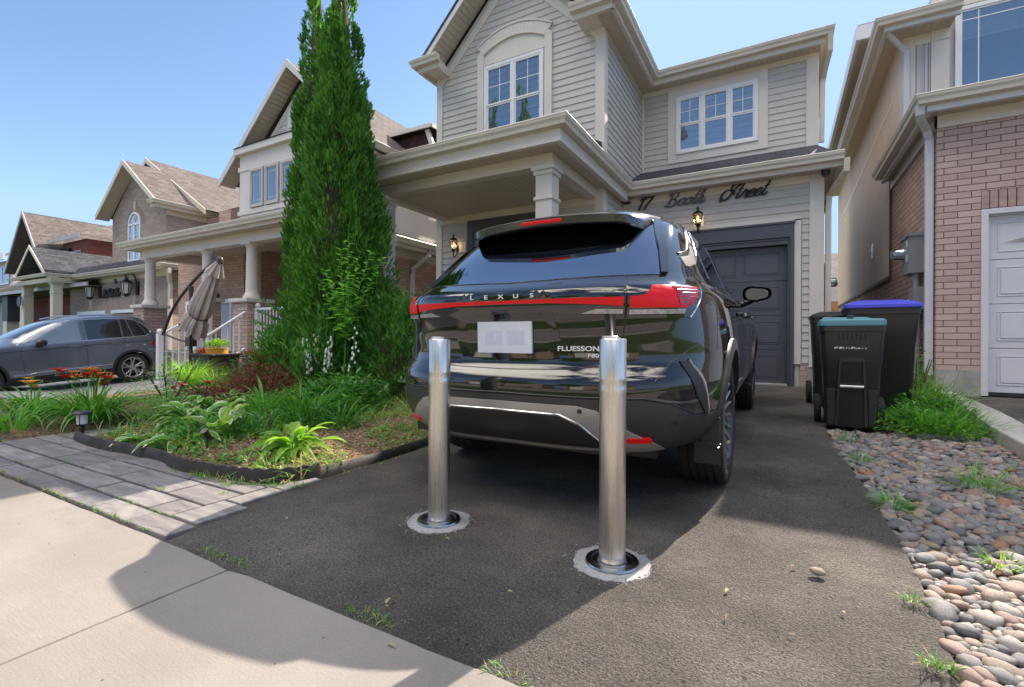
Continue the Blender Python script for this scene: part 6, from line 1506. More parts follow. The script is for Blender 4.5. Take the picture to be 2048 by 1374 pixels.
def script(mb, txt, x, y, z, s, rad, slant=.28, d=.02, weight=1.):
    for ch in txt:
        if ch == ' ': x += .8*s; continue
        strokes, adv = LET[ch]
        for st in strokes:
            pts = spline(st, 6); n = len(pts); path = [(x + (p[0] + p[1]*slant)*s, y - d, z + p[1]*s) for p in pts]
            rs = [rad*(.55 + .75*abs((path[min(i+1, n-1)][2]-path[max(i-1, 0)][2]))/max(1e-5, sqrt((path[min(i+1, n-1)][2]-path[max(i-1, 0)][2])**2 + (path[min(i+1, n-1)][0]-path[max(i-1, 0)][0])**2))) for i in range(n)]
            mb.tube(path, rs, 8)
        x += adv*s
    return x
SG_ = thing('address_letters', 'script letters reading 17 Booth Street above the garage door', 'house sign', (-1.2, GY, 3.05))
m = MB(); script(m, '17', -2.20, GY - .02, 3.075, .112, .015, .45); m.build('number', BLACKM, SG_, smooth=True)
m = MB(); script(m, 'B', -1.69, GY - .02, 3.075, .108, .0135, .45); script(m, 'ooth', -1.69 + .185, GY - .02, 3.075, .125, .0115, .45); m.build('word', simple('blued_metal', (.10, .12, .145), .28, .1, 9., metal=.5), SG_, smooth=True)
m = MB(); script(m, 'S', -.80, GY - .02, 3.075, .108, .0135, .45); script(m, 'treet', -.80 + .15, GY - .02, 3.075, .125, .0115, .45); m.build('word', BLACKM, SG_, smooth=True)
# lanterns and sign of the arch window house
for lx, lb in ((-23.95, 'left of the two dark carriage lanterns over the double garage'), (-20.9, 'right of the two dark carriage lanterns, nearest the round column')):
    z = 2.75; y = 8.62; o = thing('carriage_lantern', lb, 'wall lamp', (lx, y, z), 'carriage lanterns on the brick garage')
    m = MB(); m.tube([(lx + .35, y, z - .1), (lx + .3, y - .1, z + .35), (lx + .1, y - .2, z + .5), (lx - .08, y - .22, z + .42), (lx - .02, y - .22, z + .3)], .025, 8); m.box(lx + .28, lx + .42, y - .05, y, z - .35, z + .15)
    m.lathe((lx, y - .22, z), [(.2, .08), (.16, .14), (.06, .22), (.06, .3), (0, .32)], 6); m.lathe((lx, y - .22, z), [(.0, -.42), (.06, -.4), (.12, -.34), (.12, -.3)], 6)
    for i in range(6): a = 2*pi*i/6; m.tube([(lx + .11*cos(a), y - .22 + .11*sin(a), z - .32), (lx + .17*cos(a), y - .22 + .17*sin(a), z + .09)], .012, 5)
    m.build('metal_frame', BLACKM, o)
    m = MB(); m.lathe((lx, y - .22, z), [(.1, -.31), (.15, .08)], 6, caps=False); m.build('glass', simple('frosted_glass', (.6, .6, .6), .3, 0), o)
S3 = thing('name_sign', 'small dark script lettering between the two carriage lanterns', 'house sign', (-22.5, 8.64, 2.4))
m = MB(); script(m, 'M. Seble-Bo', -23.35, 8.62, 2.42, .15, .03, .25); m.build('lettering', BLACKM, S3, smooth=True)
m = MB(); m.lathe((-22.3, 8.6, 3.0), [(0, 0), (.11, .0), (.11, .03), (0, .04)], 14, axis='Y'); o = m.build('motion_sensor', BLACKP, origin=(-22.3, 8.62, 3.0)); tag(o, 'small round dark sensor above the script lettering on the far garage', 'sensor')
S2 = thing('name_letters', 'dark letters on the soldier course behind the folded parasol', 'house sign', (-13.9, 7.88, 2.1)); m = MB(); script(m, 'nns', -14.35, 7.88, 2.0, .13, .022, .1); m.build('lettering', BLACKM, S2, smooth=True)
m = MB(); m.box(-10.35, -9.95, 9.14, 9.3, 2.35, 2.6); o = m.build('wall_vent', simple('vent_grey', (.3, .27, .25), .5, .05), origin=(-10.1, 9.2, 2.4), bevel=.02); tag(o, 'grey vent box on the recessed brick wall beside the round column', 'vent')

# wheeled bins
BINP = simple('bin_plastic', (.022, .020, .021), .33, .15, 3., bmp=.25, bscale=120., bdist=.001)
LIDB = simple('blue_lid', (.07, .075, .58), .35, .06, 3.); LIDT = simple('teal_lid', (.10, .26, .30), .4, .08, 3.)
def rrect(w_, d, r, n=5):
    pts = []
    for (sx, sy, a0) in ((1, 1, 0), (-1, 1, 90), (-1, -1, 180), (1, -1, 270)):
        for i in range(n+1):
            a = radians(a0 + 90*i/n); pts.append((sx*(w_/2 - r) + r*cos(a), sy*(d/2 - r) + r*sin(a)))
    return pts
def loft(mb, secs, cap0=True, cap1=True):
    k = len(secs[0]); vs = [p for s in secs for p in s]
    fs = [(i*k+j, i*k+(j+1) % k, (i+1)*k+(j+1) % k, (i+1)*k+j) for i in range(len(secs)-1) for j in range(k)]
    if cap0: fs.append(tuple(range(k))[::-1])
    if cap1: fs.append(tuple(range((len(secs)-1)*k, len(secs)*k)))
    mb.add(vs, fs)
def bin_(x, y, W, D, H, lid, label, rot=0, tall_step=.55, detail=True, name='wheelie_bin', lidh=.1):
    z0 = gz(x, y); o = thing(name, label, 'wheelie bin', (x, y, z0)); o.rotation_euler = (0, 0, rot)
    def sec(w_, d, z, r=.04, dy=0): return [(p[0], p[1] + dy, z) for p in rrect(w_, d, r)]
    m = MB(); b, t = .74, 1.0
    loft(m, [sec(W*.78, D*.74, .015, .04), sec(W*.80, D*.76, .03), sec(W*.885, D*.87, H*tall_step), sec(W*.90, D*.885, H*tall_step + .012), sec(W*.97, D*.96, H*.87), sec(W*.97, D*.96, H*.872), sec(W*1.0, D*1.0, H*.875), sec(W*1.0, D*1.0, H*.93), sec(W*.97, D*.97, H*.935)])
    m.build('body', BINP, o, smooth=True, local=True, sharp=40)
    # front face relief: recessed lifting pocket, bar, vents
    if detail:
        m = MB(); fy = lambda z: -D/2*lerp(.76, .965, min(1, z/(H*.87))) 
        def fr(x0, x1, z0_, z1, x2, x3, d=.012):
            m.add([(x0, fy(z0_) - d, z0_), (x1, fy(z0_) - d, z0_), (x3, fy(z1) - d, z1), (x2, fy(z1) - d, z1), (x0, fy(z0_) + .02, z0_), (x1, fy(z0_) + .02, z0_), (x3, fy(z1) + .02, z1), (x2, fy(z1) + .02, z1)], [(0, 1, 2, 3), (1, 5, 6, 2), (4, 0, 3, 7), (3, 2, 6, 7), (0, 4, 5, 1)])
        w_ = W*.215
        fr(-W*.26, -W*.20, .03, H*.60, -W*.20, -W*.16); fr(W*.20, W*.26, .03, H*.60, W*.16, W*.20); fr(-W*.20, W*.20, H*.60, H*.635, -W*.19, W*.19)
        fr(-W*.36, -W*.262, .03, H*.36, -W*.40, -W*.245, .008); fr(W*.262, W*.36, .03, H*.36, W*.245, W*.40, .008)
        for i in range(7): xx = -W*.2 + i*W*.0667; fr(xx - .004, xx + .004, H*.80, H*.855, xx - .001, xx + .007, .004)
        m.build('front_relief', BINP, o, local=True, bevel=.004)
        m = MB(); m.tube([(-W*.18, fy(H*.385) - .02, H*.385), (W*.18, fy(H*.385) - .02, H*.385)], .0125, 12); m.build('lift_bar', simple('galvanised_bar', (.55, .55, .58), .35, .05, metal=.5), o, smooth=True, local=True)
        m = MB()
        zz = H*.715; yy = fy(zz + .02) - .004; rq = random.Random(3); xx = -.125
        while xx < .10:                                             # worn stamped marks, illegible as in the photograph
            w2 = rq.uniform(.006, .012); h2 = .022 if xx < .02 else .015
            m.box(xx, xx + .0025, yy - .001, yy + .004, zz + .002, zz + h2); m.box(xx + .003, xx + w2, yy - .001, yy + .004, zz + h2*rq.choice((.25, .5, .8)), zz + h2*rq.choice((.25, .5, .8)) + .003); xx += w2 + rq.choice((.003, .003, .010))
        m.build('stamped_text', WHITE, o, local=True)
    m = MB()
    if lid is LIDT:
        loft(m, [sec(W*1.02, D*1.02, H*.925), sec(W*1.03, D*1.03, H*.945), sec(W*1.02, D*1.02, H*.972), sec(W*.96, D*.95, H*.985), sec(W*.80, D*.74, H*.982), sec(W*.76, D*.70, H*.962)])
        m.tube([(-W*.4, D*.42, H*.985), (-W*.3, D*.44, H*1.0), (W*.3, D*.44, H*1.0), (W*.4, D*.42, H*.985)], .018, 8)
        m.prism([(-W*.46, -D*.3, H*.985), (-W*.36, -D*.38, H*.985), (-W*.30, -D*.30, H*1.004), (-W*.42, -D*.1, H*1.004)], (0, 0, .006))
    else:
        loft(m, [sec(W*1.03, D*1.03, H*.925), sec(W*1.05, D*1.05, H*.93), sec(W*1.05, D*1.05, H*.955), sec(W*1.03, D*1.03, H*.96), sec(W*.96, D*.95, H*.972), sec(W*.92, D*.9, H*.976), sec(W*.62, D*.55, H*1.0), sec(W*.60, D*.53, H*1.002)])
    m.build('lid', lid, o, smooth=True, local=True, sharp=25)
    if lid is LIDT: m = MB(); m.box(-.02, .03, -D*.02, D*.02, H*.96, H*1.03); m.build('latch', simple('navy_latch', (.03, .035, .06), .4, .05), o, local=True, bevel=.006)
    m = MB(); m.tube([(-W*.42, D*.5 + .02, H*.88), (-W*.42, D*.5 + .06, H*.9), (W*.42, D*.5 + .06, H*.9), (W*.42, D*.5 + .02, H*.88)], .014, 8); m.build('handle', BINP, o, smooth=True, local=True)
    for s in (-1, 1):
        m = MB(); m.lathe((s*(W*.45), D*.30, .13), [(.125, s*-.0), (.13, s*.012), (.13, s*.045), (.12, s*.055), (.07, s*.05), (.0, s*.05)], 32, axis='X')
        for i in range(24):
            a = 2*pi*i/24; m.tube([(s*(W*.45) + s*.008, D*.30 + .13*sin(a), .13 + .13*cos(a)), (s*(W*.45) + s*.048, D*.30 + .13*sin(a + .08), .13 + .13*cos(a + .08))], .004, 4)
        m.build('wheel', TYRE, o, smooth=True, local=True, sharp=30)
    return o
bin_(.545, 5.30, .47, .52, .98, LIDT, 'dark wheeled bin with a teal lid, nearest of the three bins', rot=-.03)
bin_(.90, 6.3, .60, .70, 1.16, LIDB, 'large dark wheeled bin with a bright blue lid behind the teal one', rot=-.05, tall_step=.62, detail=False)
bin_(.50, 6.55, .40, .48, 1.06, BINP, 'narrow black wheeled bin half hidden behind the teal-lidded bin', rot=0, detail=False)

# cantilever parasol, folded
PAR = thing('folded_parasol', 'folded pale grey cantilever parasol on a curved dark pole before the porch', 'parasol', (-9.35, 4.75, 0))
PM = simple('parasol_pole', (.045, .033, .032), .4, .08, 6.); CLOTH = simple('parasol_cloth', (.46, .40, .385), .85, .1, 4., bmp=.3, bscale=300.)
# ------------------------------------------------------------------ parasol (parts), planters, garden bits
m = MB(); zz = gz(-9.07, 4.6)
m.tube([(-9.07, 4.6, zz), (-9.07, 4.6, 1.72)], .03, 12); m.tube([(-9.07, 4.6, 1.66), (-9.07, 4.6, 1.76)], .04, 12)
arc = [(-10.02, .90), (-9.78, 1.25), (-9.50, 1.52), (-9.12, 1.77), (-8.75, 1.97), (-8.45, 2.10), (-8.20, 2.19)]
pts = spline(arc, 6); m.tube([(p[0], 4.6, p[1]) for p in pts], .026, 12); m.tube([(-9.98, 4.6, .92), (-9.5, 4.6, .82), (-9.07, 4.6, .76)], .016, 8)
m.lathe((-8.18, 4.6, 2.15), [(0, -.06), (.05, -.05), (.055, .02), (.03, .06), (0, .07)], 14)
m.tube([(-9.04, 4.58, .84), (-8.94, 4.56, .84), (-8.92, 4.56, .72), (-9.04, 4.58, .72)], .012, 8); m.box(-9.14, -8.99, 4.54, 4.66, .70, .86)
m.build('pole', PM, PAR, smooth=True, sharp=50)
m = MB(); top, bot = V(-8.20, 4.6, 2.12), V(-9.02, 4.6, .98); ax_ = (bot - top); L = ax_.length; ax_.normalize(); s1 = V(0, 1, 0); s2_ = ax_.cross(s1)
nA, nT = 96, 28; vs = []
for i in range(nT+1):
    t = i/nT; r = .035 + .21*t**.75
    if .72 < t < .80: r *= .74 + 0*t
    elif t >= .66: r *= .90
    for j in range(nA):
        a = 2*pi*j/nA; rr = r*(1 + .20*sin(8*a + 1.5*t) * min(1, t*3) + .08*sin(19*a + 4*t)); vs.append(top + ax_*(t*L + .05*sin(8*a)*(t > .97)) + (s1*cos(a)*.8 + s2_*sin(a))*rr)
m.add(vs, [(i*nA+j, i*nA+(j+1) % nA, (i+1)*nA+(j+1) % nA, (i+1)*nA+j) for i in range(nT) for j in range(nA)]); m.build('canopy', CLOTH, PAR, smooth=True, sharp=0)
m = MB(); vs = []
for i in range(5):
    t = i/4; r = .03 + .10*t
    for j in range(48): a = 2*pi*j/48; rr = r*(1 + .18*sin(8*a)); vs.append(top + ax_*(-.03 + t*.26) + (s1*cos(a) + s2_*sin(a))*rr*1.1)
m.add(vs, [(i*48+j, i*48+(j+1) % 48, (i+1)*48+(j+1) % 48, (i+1)*48+j) for i in range(4) for j in range(48)]); m.build('vent_flap', CLOTH, PAR, smooth=True, sharp=0)
m = MB(); c = top + ax_*L*.76; m.tube([c + (s1*cos(a)*.8 + s2_*sin(a))*.185 for a in [2*pi*k/24 for k in range(25)]], .009, 6); m.build('tie', BLACKP, PAR, smooth=True)

# leaf materials, light passes through them
def leaf_mat(name, c1, c2, rough=.5, trans=.35, scale=5., tcol=None):
    m, nt, b = nodes(name); setp(b, rough=rough, spec=.35)
    g = nt.nodes.new('ShaderNodeNewGeometry'); v = coord(nt); n = tex(nt, 'ShaderNodeTexNoise', v, Scale=scale, Detail=3.)
    isl = g.outputs['Random Per Island']; f = math_(nt, 'ADD', math_(nt, 'MULTIPLY', isl, .6), math_(nt, 'MULTIPLY', n.outputs[0], .5))
    c = ramp(nt, f, [(.2, c1), (.85, c2)]); nt.links.new(c, b.inputs['Base Color'])
    t = nt.nodes.new('ShaderNodeBsdfTranslucent'); tc = mix(nt, 1., c, tcol or (1.6, 1.9, .7), 'MULTIPLY'); nt.links.new(tc, t.inputs['Color'])
    ms = nt.nodes.new('ShaderNodeMixShader'); ms.inputs[0].default_value = trans; nt.links.new(b.outputs[0], ms.inputs[1]); nt.links.new(t.outputs[0], ms.inputs[2])
    out = [q for q in nt.nodes if q.type == 'OUTPUT_MATERIAL'][0]; nt.links.new(ms.outputs[0], out.inputs[0]); return m
L_ARB = leaf_mat('arborvitae_leaf', (.05, .15, .02), (.14, .31, .05), .6, .35)
L_ARBD = leaf_mat('arborvitae_deep', (.025, .10, .012), (.07, .20, .025), .6, .25)
L_JUN = leaf_mat('juniper_leaf', (.025, .11, .018), (.08, .24, .04), .6, .25)
L_GRN = leaf_mat('green_leaf', (.06, .19, .025), (.15, .36, .05), .42, .35)
L_DRK = leaf_mat('deep_green_leaf', (.04, .15, .03), (.10, .27, .06), .42, .3)
L_LIME = leaf_mat('lime_leaf', (.14, .28, .04), (.30, .46, .08), .4, .4)
L_EDGE = leaf_mat('cream_edge', (.42, .52, .30), (.60, .66, .42), .45, .3, tcol=(1.2, 1.2, .9))
L_BURG = leaf_mat('burgundy_leaf', (.07, .014, .014), (.20, .045, .035), .5, .25, tcol=(1.6, .7, .6))
L_OLD = leaf_mat('dry_leaf', (.30, .22, .09), (.45, .40, .16), .7, .3, tcol=(1.2, 1.1, .7))
P_RED = leaf_mat('red_petal', (.35, .02, .01), (.60, .06, .02), .5, .35, tcol=(1.4, .8, .5)); P_ORG = leaf_mat('orange_petal', (.65, .22, .05), (.8, .42, .12), .5, .35, tcol=(1.2, 1., .7))
P_YEL = leaf_mat('yellow_petal', (.75, .52, .05), (.85, .68, .14), .5, .3, tcol=(1.1, 1., .6)); P_WHT = leaf_mat('white_petal', (.7, .72, .68), (.85, .85, .82), .5, .3, tcol=(1.1, 1.1, 1.))
P_MAR = leaf_mat('maroon_petal', (.16, .02, .02), (.38, .05, .04), .6, .3, tcol=(1.4, .7, .6))
BARK = simple('bark', (.13, .09, .06), .9, .3, 20., bmp=.5, bscale=40.)
R_ = random.Random(77)
def blade(mb, b, az, L, w, lean=.5, droop=1.1, n=6, fold=.35, mi=0, tip=.0, twist=0.):
    """strap leaf: rises at 'lean' from vertical and droops along its length"""
    p = Vector(b); el = pi/2 - lean; pts = []
    for i in range(n+1):
        pts.append((p.copy(), el)); step = L/n; p = p + V(cos(az)*cos(el), sin(az)*cos(el), sin(el))*step; el -= droop/n*(1 + .6*i/n)
    vs = []; sd = V(-sin(az), cos(az), 0)
    for i, (q, e) in enumerate(pts):
        t = i/n; ww = w*(.55 + .9*t if t < .45 else max(.02, 1.0*(1 - ((t-.45)/.55)**1.6)))/1.0*.5
        up = V(-cos(az)*sin(e), -sin(az)*sin(e), cos(e)); vs += [q - sd*ww + up*ww*fold, q, q + sd*ww + up*ww*fold]
    mb.add(vs, [(i*3+j, i*3+j+1, (i+1)*3+j+1, (i+1)*3+j) for i in range(n) for j in range(2)], mi)
def leaf(mb, b, az, el, L, w, droop=.9, mi=0, edge=None, cup=.18, n=6, wave=.0, roll=0., heart=False):
    """broad leaf, 4 strips wide; edge strips may take another material"""
    p = Vector(b); pts = []; e = el
    for i in range(n+1):
        pts.append((p.copy(), e)); p = p + V(cos(az)*cos(e), sin(az)*cos(e), sin(e))*L/n; e -= droop/n
    cols = (-1, -.8, -.4, 0, .4, .8, 1); vs = []; sd0 = V(-sin(az), cos(az), 0)
    for i, (q, e) in enumerate(pts):
        t = i/n; ww = w*.5*(sin(pi*min(1, t*.92 + .08)**(.72))**.85 if not heart else max(0, 1 - (2*t - .85)**2/1.4)**.5)
        if i == n: ww = w*.01
        up = V(-cos(az)*sin(e), -sin(az)*sin(e), cos(e)); sd = sd0*cos(roll) + up*sin(roll)
        for c in cols: vs.append(q + sd*ww*c + up*(abs(c)*ww*cup*2 + (wave*ww*sin(9*t + c*3) if abs(c) > .9 else 0)))
    k = len(cols)
    for i in range(n):
        for j in range(k-1): mb.add([], [], 0)
    base = len(mb.v); mb.v += [tuple(v) for v in vs]
    for i in range(n):
        for j in range(k-1):
            mb.f.append((base+i*k+j, base+i*k+j+1, base+(i+1)*k+j+1, base+(i+1)*k+j)); mb.m.append(edge if (edge is not None and (j in (0, k-2) or i == n-1)) else mi)
def gpos(x, y): return V(x, y, bed_z(x, y) - .01 if x < -2.5 else gz(x, y) - .02)
def plant(name, label, cat, x, y, group=None, z=None):
    p = gpos(x, y)
    if z is not None: p.z = z
    return thing(name, label, cat, tuple(p), group), p
def clump(o, p, mat, n, L, w, r=.08, lean=(.15, 1.0), droop=(.9, 1.9), name='leaves', seed=0, fold=.35):
    rn = random.Random(seed); mb = MB()
    for i in range(n):
        a = rn.uniform(0, 2*pi); q = p + V(cos(a), sin(a), 0)*r*sqrt(rn.random())
        blade(mb, q, a + rn.uniform(-.5, .5), rn.uniform(*L), rn.uniform(*w), rn.uniform(*lean), rn.uniform(*droop), fold=fold)
    return mb.build(name, mat, o, smooth=True, sharp=0)
def petals(mb, c, r, n=6, up=.5, az0=0., mi=0, d=None):
    for k in range(n):
        a = az0 + 2*pi*k/n; leaf(mb, c, a, up, r, r*.5, .9, mi, n=3)
# daylilies with red and orange trumpets
def daylily(x, y, label, n, L, fl, pet, seed, h=.6):
    o, p = plant('daylily', label, 'daylily', x, y, 'daylilies in the garden beds'); clump(o, p, L_GRN, n, L, (.014, .024), .16, (.1, .8), (1.0, 2.2), seed=seed)
    rn = random.Random(seed + 5)
    if fl:
        st, ft, bd = MB(), MB(), MB()
        for k in range(fl):
            a = rn.uniform(0, 2*pi); r = rn.uniform(.02, .22); t = p + V(cos(a)*r*1.4, sin(a)*r, h*rn.uniform(.85, 1.1)); st.tube([p + V(cos(a), sin(a), 0)*r*.4, p.lerp(t, .6) + V(0, 0, .03), t], .0035, 5)
            for q in range(rn.choice((1, 2, 2))):
                c = t + V(rn.uniform(-.05, .05), rn.uniform(-.05, .05), rn.uniform(-.02, .04)); st.tube([t, c], .0025, 4); petals(ft, c, rn.uniform(.06, .085), 6, rn.uniform(.4, 1.0), rn.uniform(0, 1), rn.choice((0, 0, 0, 1)))
            for q in range(3):
                c = t + V(rn.uniform(-.06, .06), rn.uniform(-.05, .05), rn.uniform(-.03, .05)); bd.tube([t, c, c + V(0, 0, .03)], [.003, .006, .002], 5)
        st.build('flower_stem', L_GRN, o, smooth=True); ft.build('flowers', [pet, P_ORG], o, smooth=True, sharp=0); bd.build('buds', L_LIME, o, smooth=True)
    return o
daylily(-5.75, 2.05, 'daylily clump with a cluster of red flowers behind the solar path light', 200, (.34, .62), 13, P_RED, 1, .42)
daylily(-6.6, 1.85, 'daylily clump with pale orange flowers at the left edge, beside the pavers', 150, (.3, .55), 4, P_ORG, 2, .34)
daylily(-6.0, 1.55, 'low leafy daylily clump without flowers, at the corner of the paver walk', 60, (.3, .5), 0, P_RED, 3)
daylily(-5.45, 2.75, 'daylily clump with one orange-red bloom, right of the red-flowered clump', 80, (.3, .5), 3, P_RED, 4, .38)
# hostas
def hosta(x, y, label, n, L, w, mats, edge, seed, stem=.16, lean=(.5, 1.25), petiole=True):
    o, p = plant('hosta', label, 'hosta', x, y, 'hostas in the front bed'); rn = random.Random(seed); mb, st = MB(), MB()
    for i in range(n):
        a = rn.uniform(0, 2*pi); t = rn.random(); el = lean[1] - t*(lean[1] - lean[0]); s = stem*rn.uniform(.6, 1.3); b = p + V(cos(a), sin(a), 0)*.03
        q = b + V(cos(a)*cos(el), sin(a)*cos(el), sin(el))*s; st.tube([b, q], [.005, .004], 5)
        leaf(mb, q, a + rn.uniform(-.3, .3), el*.8, rn.uniform(*L), rn.uniform(*w), rn.uniform(.9, 1.7), 0, edge, n=7, wave=.12, roll=rn.uniform(-.3, .3))
    mb.build('leaves', mats, o, smooth=True, sharp=0); st.build('stalks', mats[0], o, smooth=True); return o
hosta(-4.55, 2.35, 'large hosta with cream-edged leaves sprawling behind the plastic edging', 60, (.16, .25), (.08, .12), [L_GRN, L_EDGE], 1, 11, .13, (.1, 1.1))
hosta(-5.0, 2.85, 'cream-edged hosta farther back, left of the burgundy shrub', 44, (.15, .22), (.08, .12), [L_GRN, L_EDGE], 1, 12, .17, (.2, 1.1))
hosta(-3.86, 2.16, 'tall hosta with upright cream-rimmed leaves standing out of the middle of the bed', 12, (.13, .18), (.08, .11), [L_LIME, L_EDGE], 1, 13, .22, (.8, 1.35))
hosta(-3.98, 1.98, 'flattened green hosta with thin pale margins near the front of the bed', 38, (.16, .26), (.06, .09), [L_GRN, L_EDGE], 1, 14, .12, (.05, .7))
hosta(-4.35, 1.92, 'small tangled hosta spilling over the black edging', 30, (.14, .22), (.05, .08), [L_GRN, L_EDGE], 1, 17, .10, (.05, .6))
hosta(-2.99, 2.22, 'yellow-green hosta lit by the sun in front of the bare mulch', 42, (.16, .24), (.05, .075), [L_LIME, L_LIME], None, 15, .10, (.25, 1.3))
# strap-leaved clumps and grasses
o, p = plant('iris', 'strap-leaved green plant behind the tall cream-rimmed hosta', 'perennial', -4.35, 2.85); clump(o, p, L_GRN, 44, (.35, .6), (.02, .035), .07, (.2, .9), (.8, 1.8), seed=21)
o, p = plant('ornamental_grass', 'dense fine-bladed green tuft in the middle of the bed', 'grass clump', -3.75, 2.85, 'grass clumps in the beds'); clump(o, p, L_DRK, 300, (.35, .6), (.006, .012), .18, (.1, 1.1), (.8, 1.9), seed=22)
o, p = plant('ornamental_grass', 'second fine-bladed tuft just left of the dense one', 'grass clump', -4.1, 3.1, 'grass clumps in the beds'); clump(o, p, L_GRN, 200, (.3, .5), (.006, .010), .16, (.1, 1.1), (.8, 1.9), seed=25)
o, p = plant('fountain_grass', 'bright light-green feathery grass at the foot of the parasol pole', 'grass clump', -7.9, 4.0, 'grass clumps in the beds'); clump(o, p, L_LIME, 600, (.30, .62), (.004, .008), .12, (.02, .6), (.4, 1.3), seed=23)
o, p = plant('fountain_grass', 'smaller light-green feathery grass right of the parasol pole', 'grass clump', -7.35, 4.1, 'grass clumps in the beds'); clump(o, p, L_LIME, 220, (.25, .42), (.004, .007), .12, (.02, .7), (.4, 1.3), seed=24)
def shrub(name, label, cat, x, y, r, h, mats, n, ls, seed, group=None, shape=.6, stems=True, flowers=None, nf=0, z=None, lean=0.):
    o, p = plant(name, label, cat, x, y, group, z); rn = random.Random(seed); mb, fb = MB(), MB()
    for i in range(n):
        a = rn.uniform(0, 2*pi); u = rn.random(); el = math.asin(rn.uniform(-.1, 1)); rr = (rn.random()**.35)
        bump_ = 1 + .28*noise.noise(Vector((cos(a)*1.7, sin(a)*1.7, el*2 + seed)))
        q = p + V(cos(a)*cos(el)*r*rr*bump_, sin(a)*cos(el)*r*rr*bump_, h*(.18 + .82*max(0, sin(el))*rr*bump_)*(shape + (1-shape)*rn.random()))
        s = rn.uniform(*ls); leaf(mb, q, a + rn.uniform(-1, 1), rn.uniform(-.3, .9), s, s*rn.uniform(.35, .55), .5, rn.randrange(len(mats)), n=2)
    for i in range(nf):
        a = rn.uniform(0, 2*pi); rr = r*sqrt(rn.random()); q = p + V(cos(a)*rr, sin(a)*rr, h*rn.uniform(.8, 1.15)); petals(fb, q, rn.uniform(.018, .03), 5, .4, rn.random())
    mb.build('foliage', mats, o, smooth=True, sharp=0)
    if nf: fb.build('flowers', flowers, o, smooth=True, sharp=0)
    if stems:
        st = MB()
        for i in range(7):
            a = 2*pi*i/7 + rn.random(); st.tube([p, p + V(cos(a)*r*.3, sin(a)*r*.3, h*.4), p + V(cos(a)*r*.6, sin(a)*r*.6, h*.75)], [.012, .008, .004], 5)
        st.build('stems', BARK, o, smooth=True)
    return o
shrub('barberry', 'low burgundy-leaved shrub, nearest of the two, behind the hostas', 'shrub', -4.95, 3.25, .50, .56, [L_BURG], 4000, (.02, .04), 31, 'burgundy shrubs')
shrub('barberry', 'burgundy-leaved shrub farther back toward the flower pots', 'shrub', -5.6, 3.75, .58, .66, [L_BURG], 4000, (.02, .04), 32, 'burgundy shrubs', flowers=P_WHT, nf=5)
shrub('barberry', 'burgundy patch lying low at the left of the dark red shrubs', 'shrub', -5.62, 3.1, .40, .34, [L_BURG], 2200, (.02, .04), 33, 'burgundy shrubs')
shrub('mallow', 'loose green plant with small white flowers before the first flower pot', 'perennial', -6.3, 3.9, .35, .55, [L_GRN, L_DRK], 700, (.04, .08), 34, flowers=P_WHT, nf=26)
shrub('peony', 'dark blue-green peony foliage at the back of the bed, right of the grass tufts', 'peony', -4.05, 3.55, .46, .46, [L_DRK], 1400, (.06, .11), 35)
shrub('meadow_rue', 'airy grey-green plant behind the red daylilies', 'perennial', -5.85, 2.75, .42, .62, [L_GRN, L_DRK], 900, (.025, .05), 36, flowers=P_WHT, nf=20)
shrub('geranium', 'low leafy plant at the feet of the grass tufts', 'perennial', -4.5, 3.05, .3, .28, [L_GRN], 500, (.04, .07), 37)
shrub('geranium', 'leafy low green plant between the hostas and the black edging', 'perennial', -4.1, 2.25, .36, .20, [L_GRN, L_DRK], 700, (.03, .06), 38, stems=False)
shrub('geranium', 'leafy green filler plant between the big hosta and the grass tufts', 'perennial', -3.75, 2.45, .32, .24, [L_DRK, L_GRN], 700, (.03, .06), 39, stems=False)
shrub('geranium', 'feathery green plant left of the big hosta, by the walkway', 'perennial', -5.0, 2.35, .26, .34, [L_GRN], 700, (.02, .045), 40, stems=False, flowers=P_WHT, nf=8)
o, p = plant('iris', 'strap-leaved plant at the right end of the grass tufts', 'perennial', -3.4, 2.95); clump(o, p, L_DRK, 60, (.25, .45), (.01, .018), .14, (.2, 1.1), (.6, 1.7), seed=26)
o, p = plant('ornamental_grass', 'low fine-bladed tuft in front of the peony leaves', 'grass clump', -3.9, 3.15, 'grass clumps in the beds'); clump(o, p, L_GRN, 220, (.3, .52), (.006, .011), .2, (.1, 1.1), (.8, 1.9), seed=27)
# white foxglove spikes
o, p = plant('foxglove', 'white bell-flower spikes rising above the peony leaves', 'foxglove', -4.75, 3.85); st, fb = MB(), MB(); rn = random.Random(41)
for (dx, dy, h) in ((-.30, 0, .78), (-.16, .05, .82), (-.10, -.1, .62), (.10, .05, .80), (.18, -.05, .66), (.5, .1, .95), (.62, 0, .72)):
    b = p + V(dx*.5, dy, 0); t = p + V(dx, dy, h); st.tube([b, b.lerp(t, .5), t], [.006, .005, .003], 5)
    k0 = 22 if dx < .3 else 7
    for k in range(k0):
        q = b.lerp(t, .58 + .42*k/k0); a = rn.uniform(0, 2*pi); fb.lathe((q.x + cos(a)*.025, q.y + sin(a)*.025, q.z - .02), [(.016*(1.2 - k/k0*.6), -.018), (.012, -.005), (.009, .008), (.003, .016)], 6)
st.build('stems', L_GRN, o, smooth=True); fb.build('flowers', P_WHT, o, smooth=True, sharp=0)
clump(o, p, L_GRN, 26, (.2, .35), (.03, .05), .1, (.5, 1.2), (.5, 1.2), seed=42)
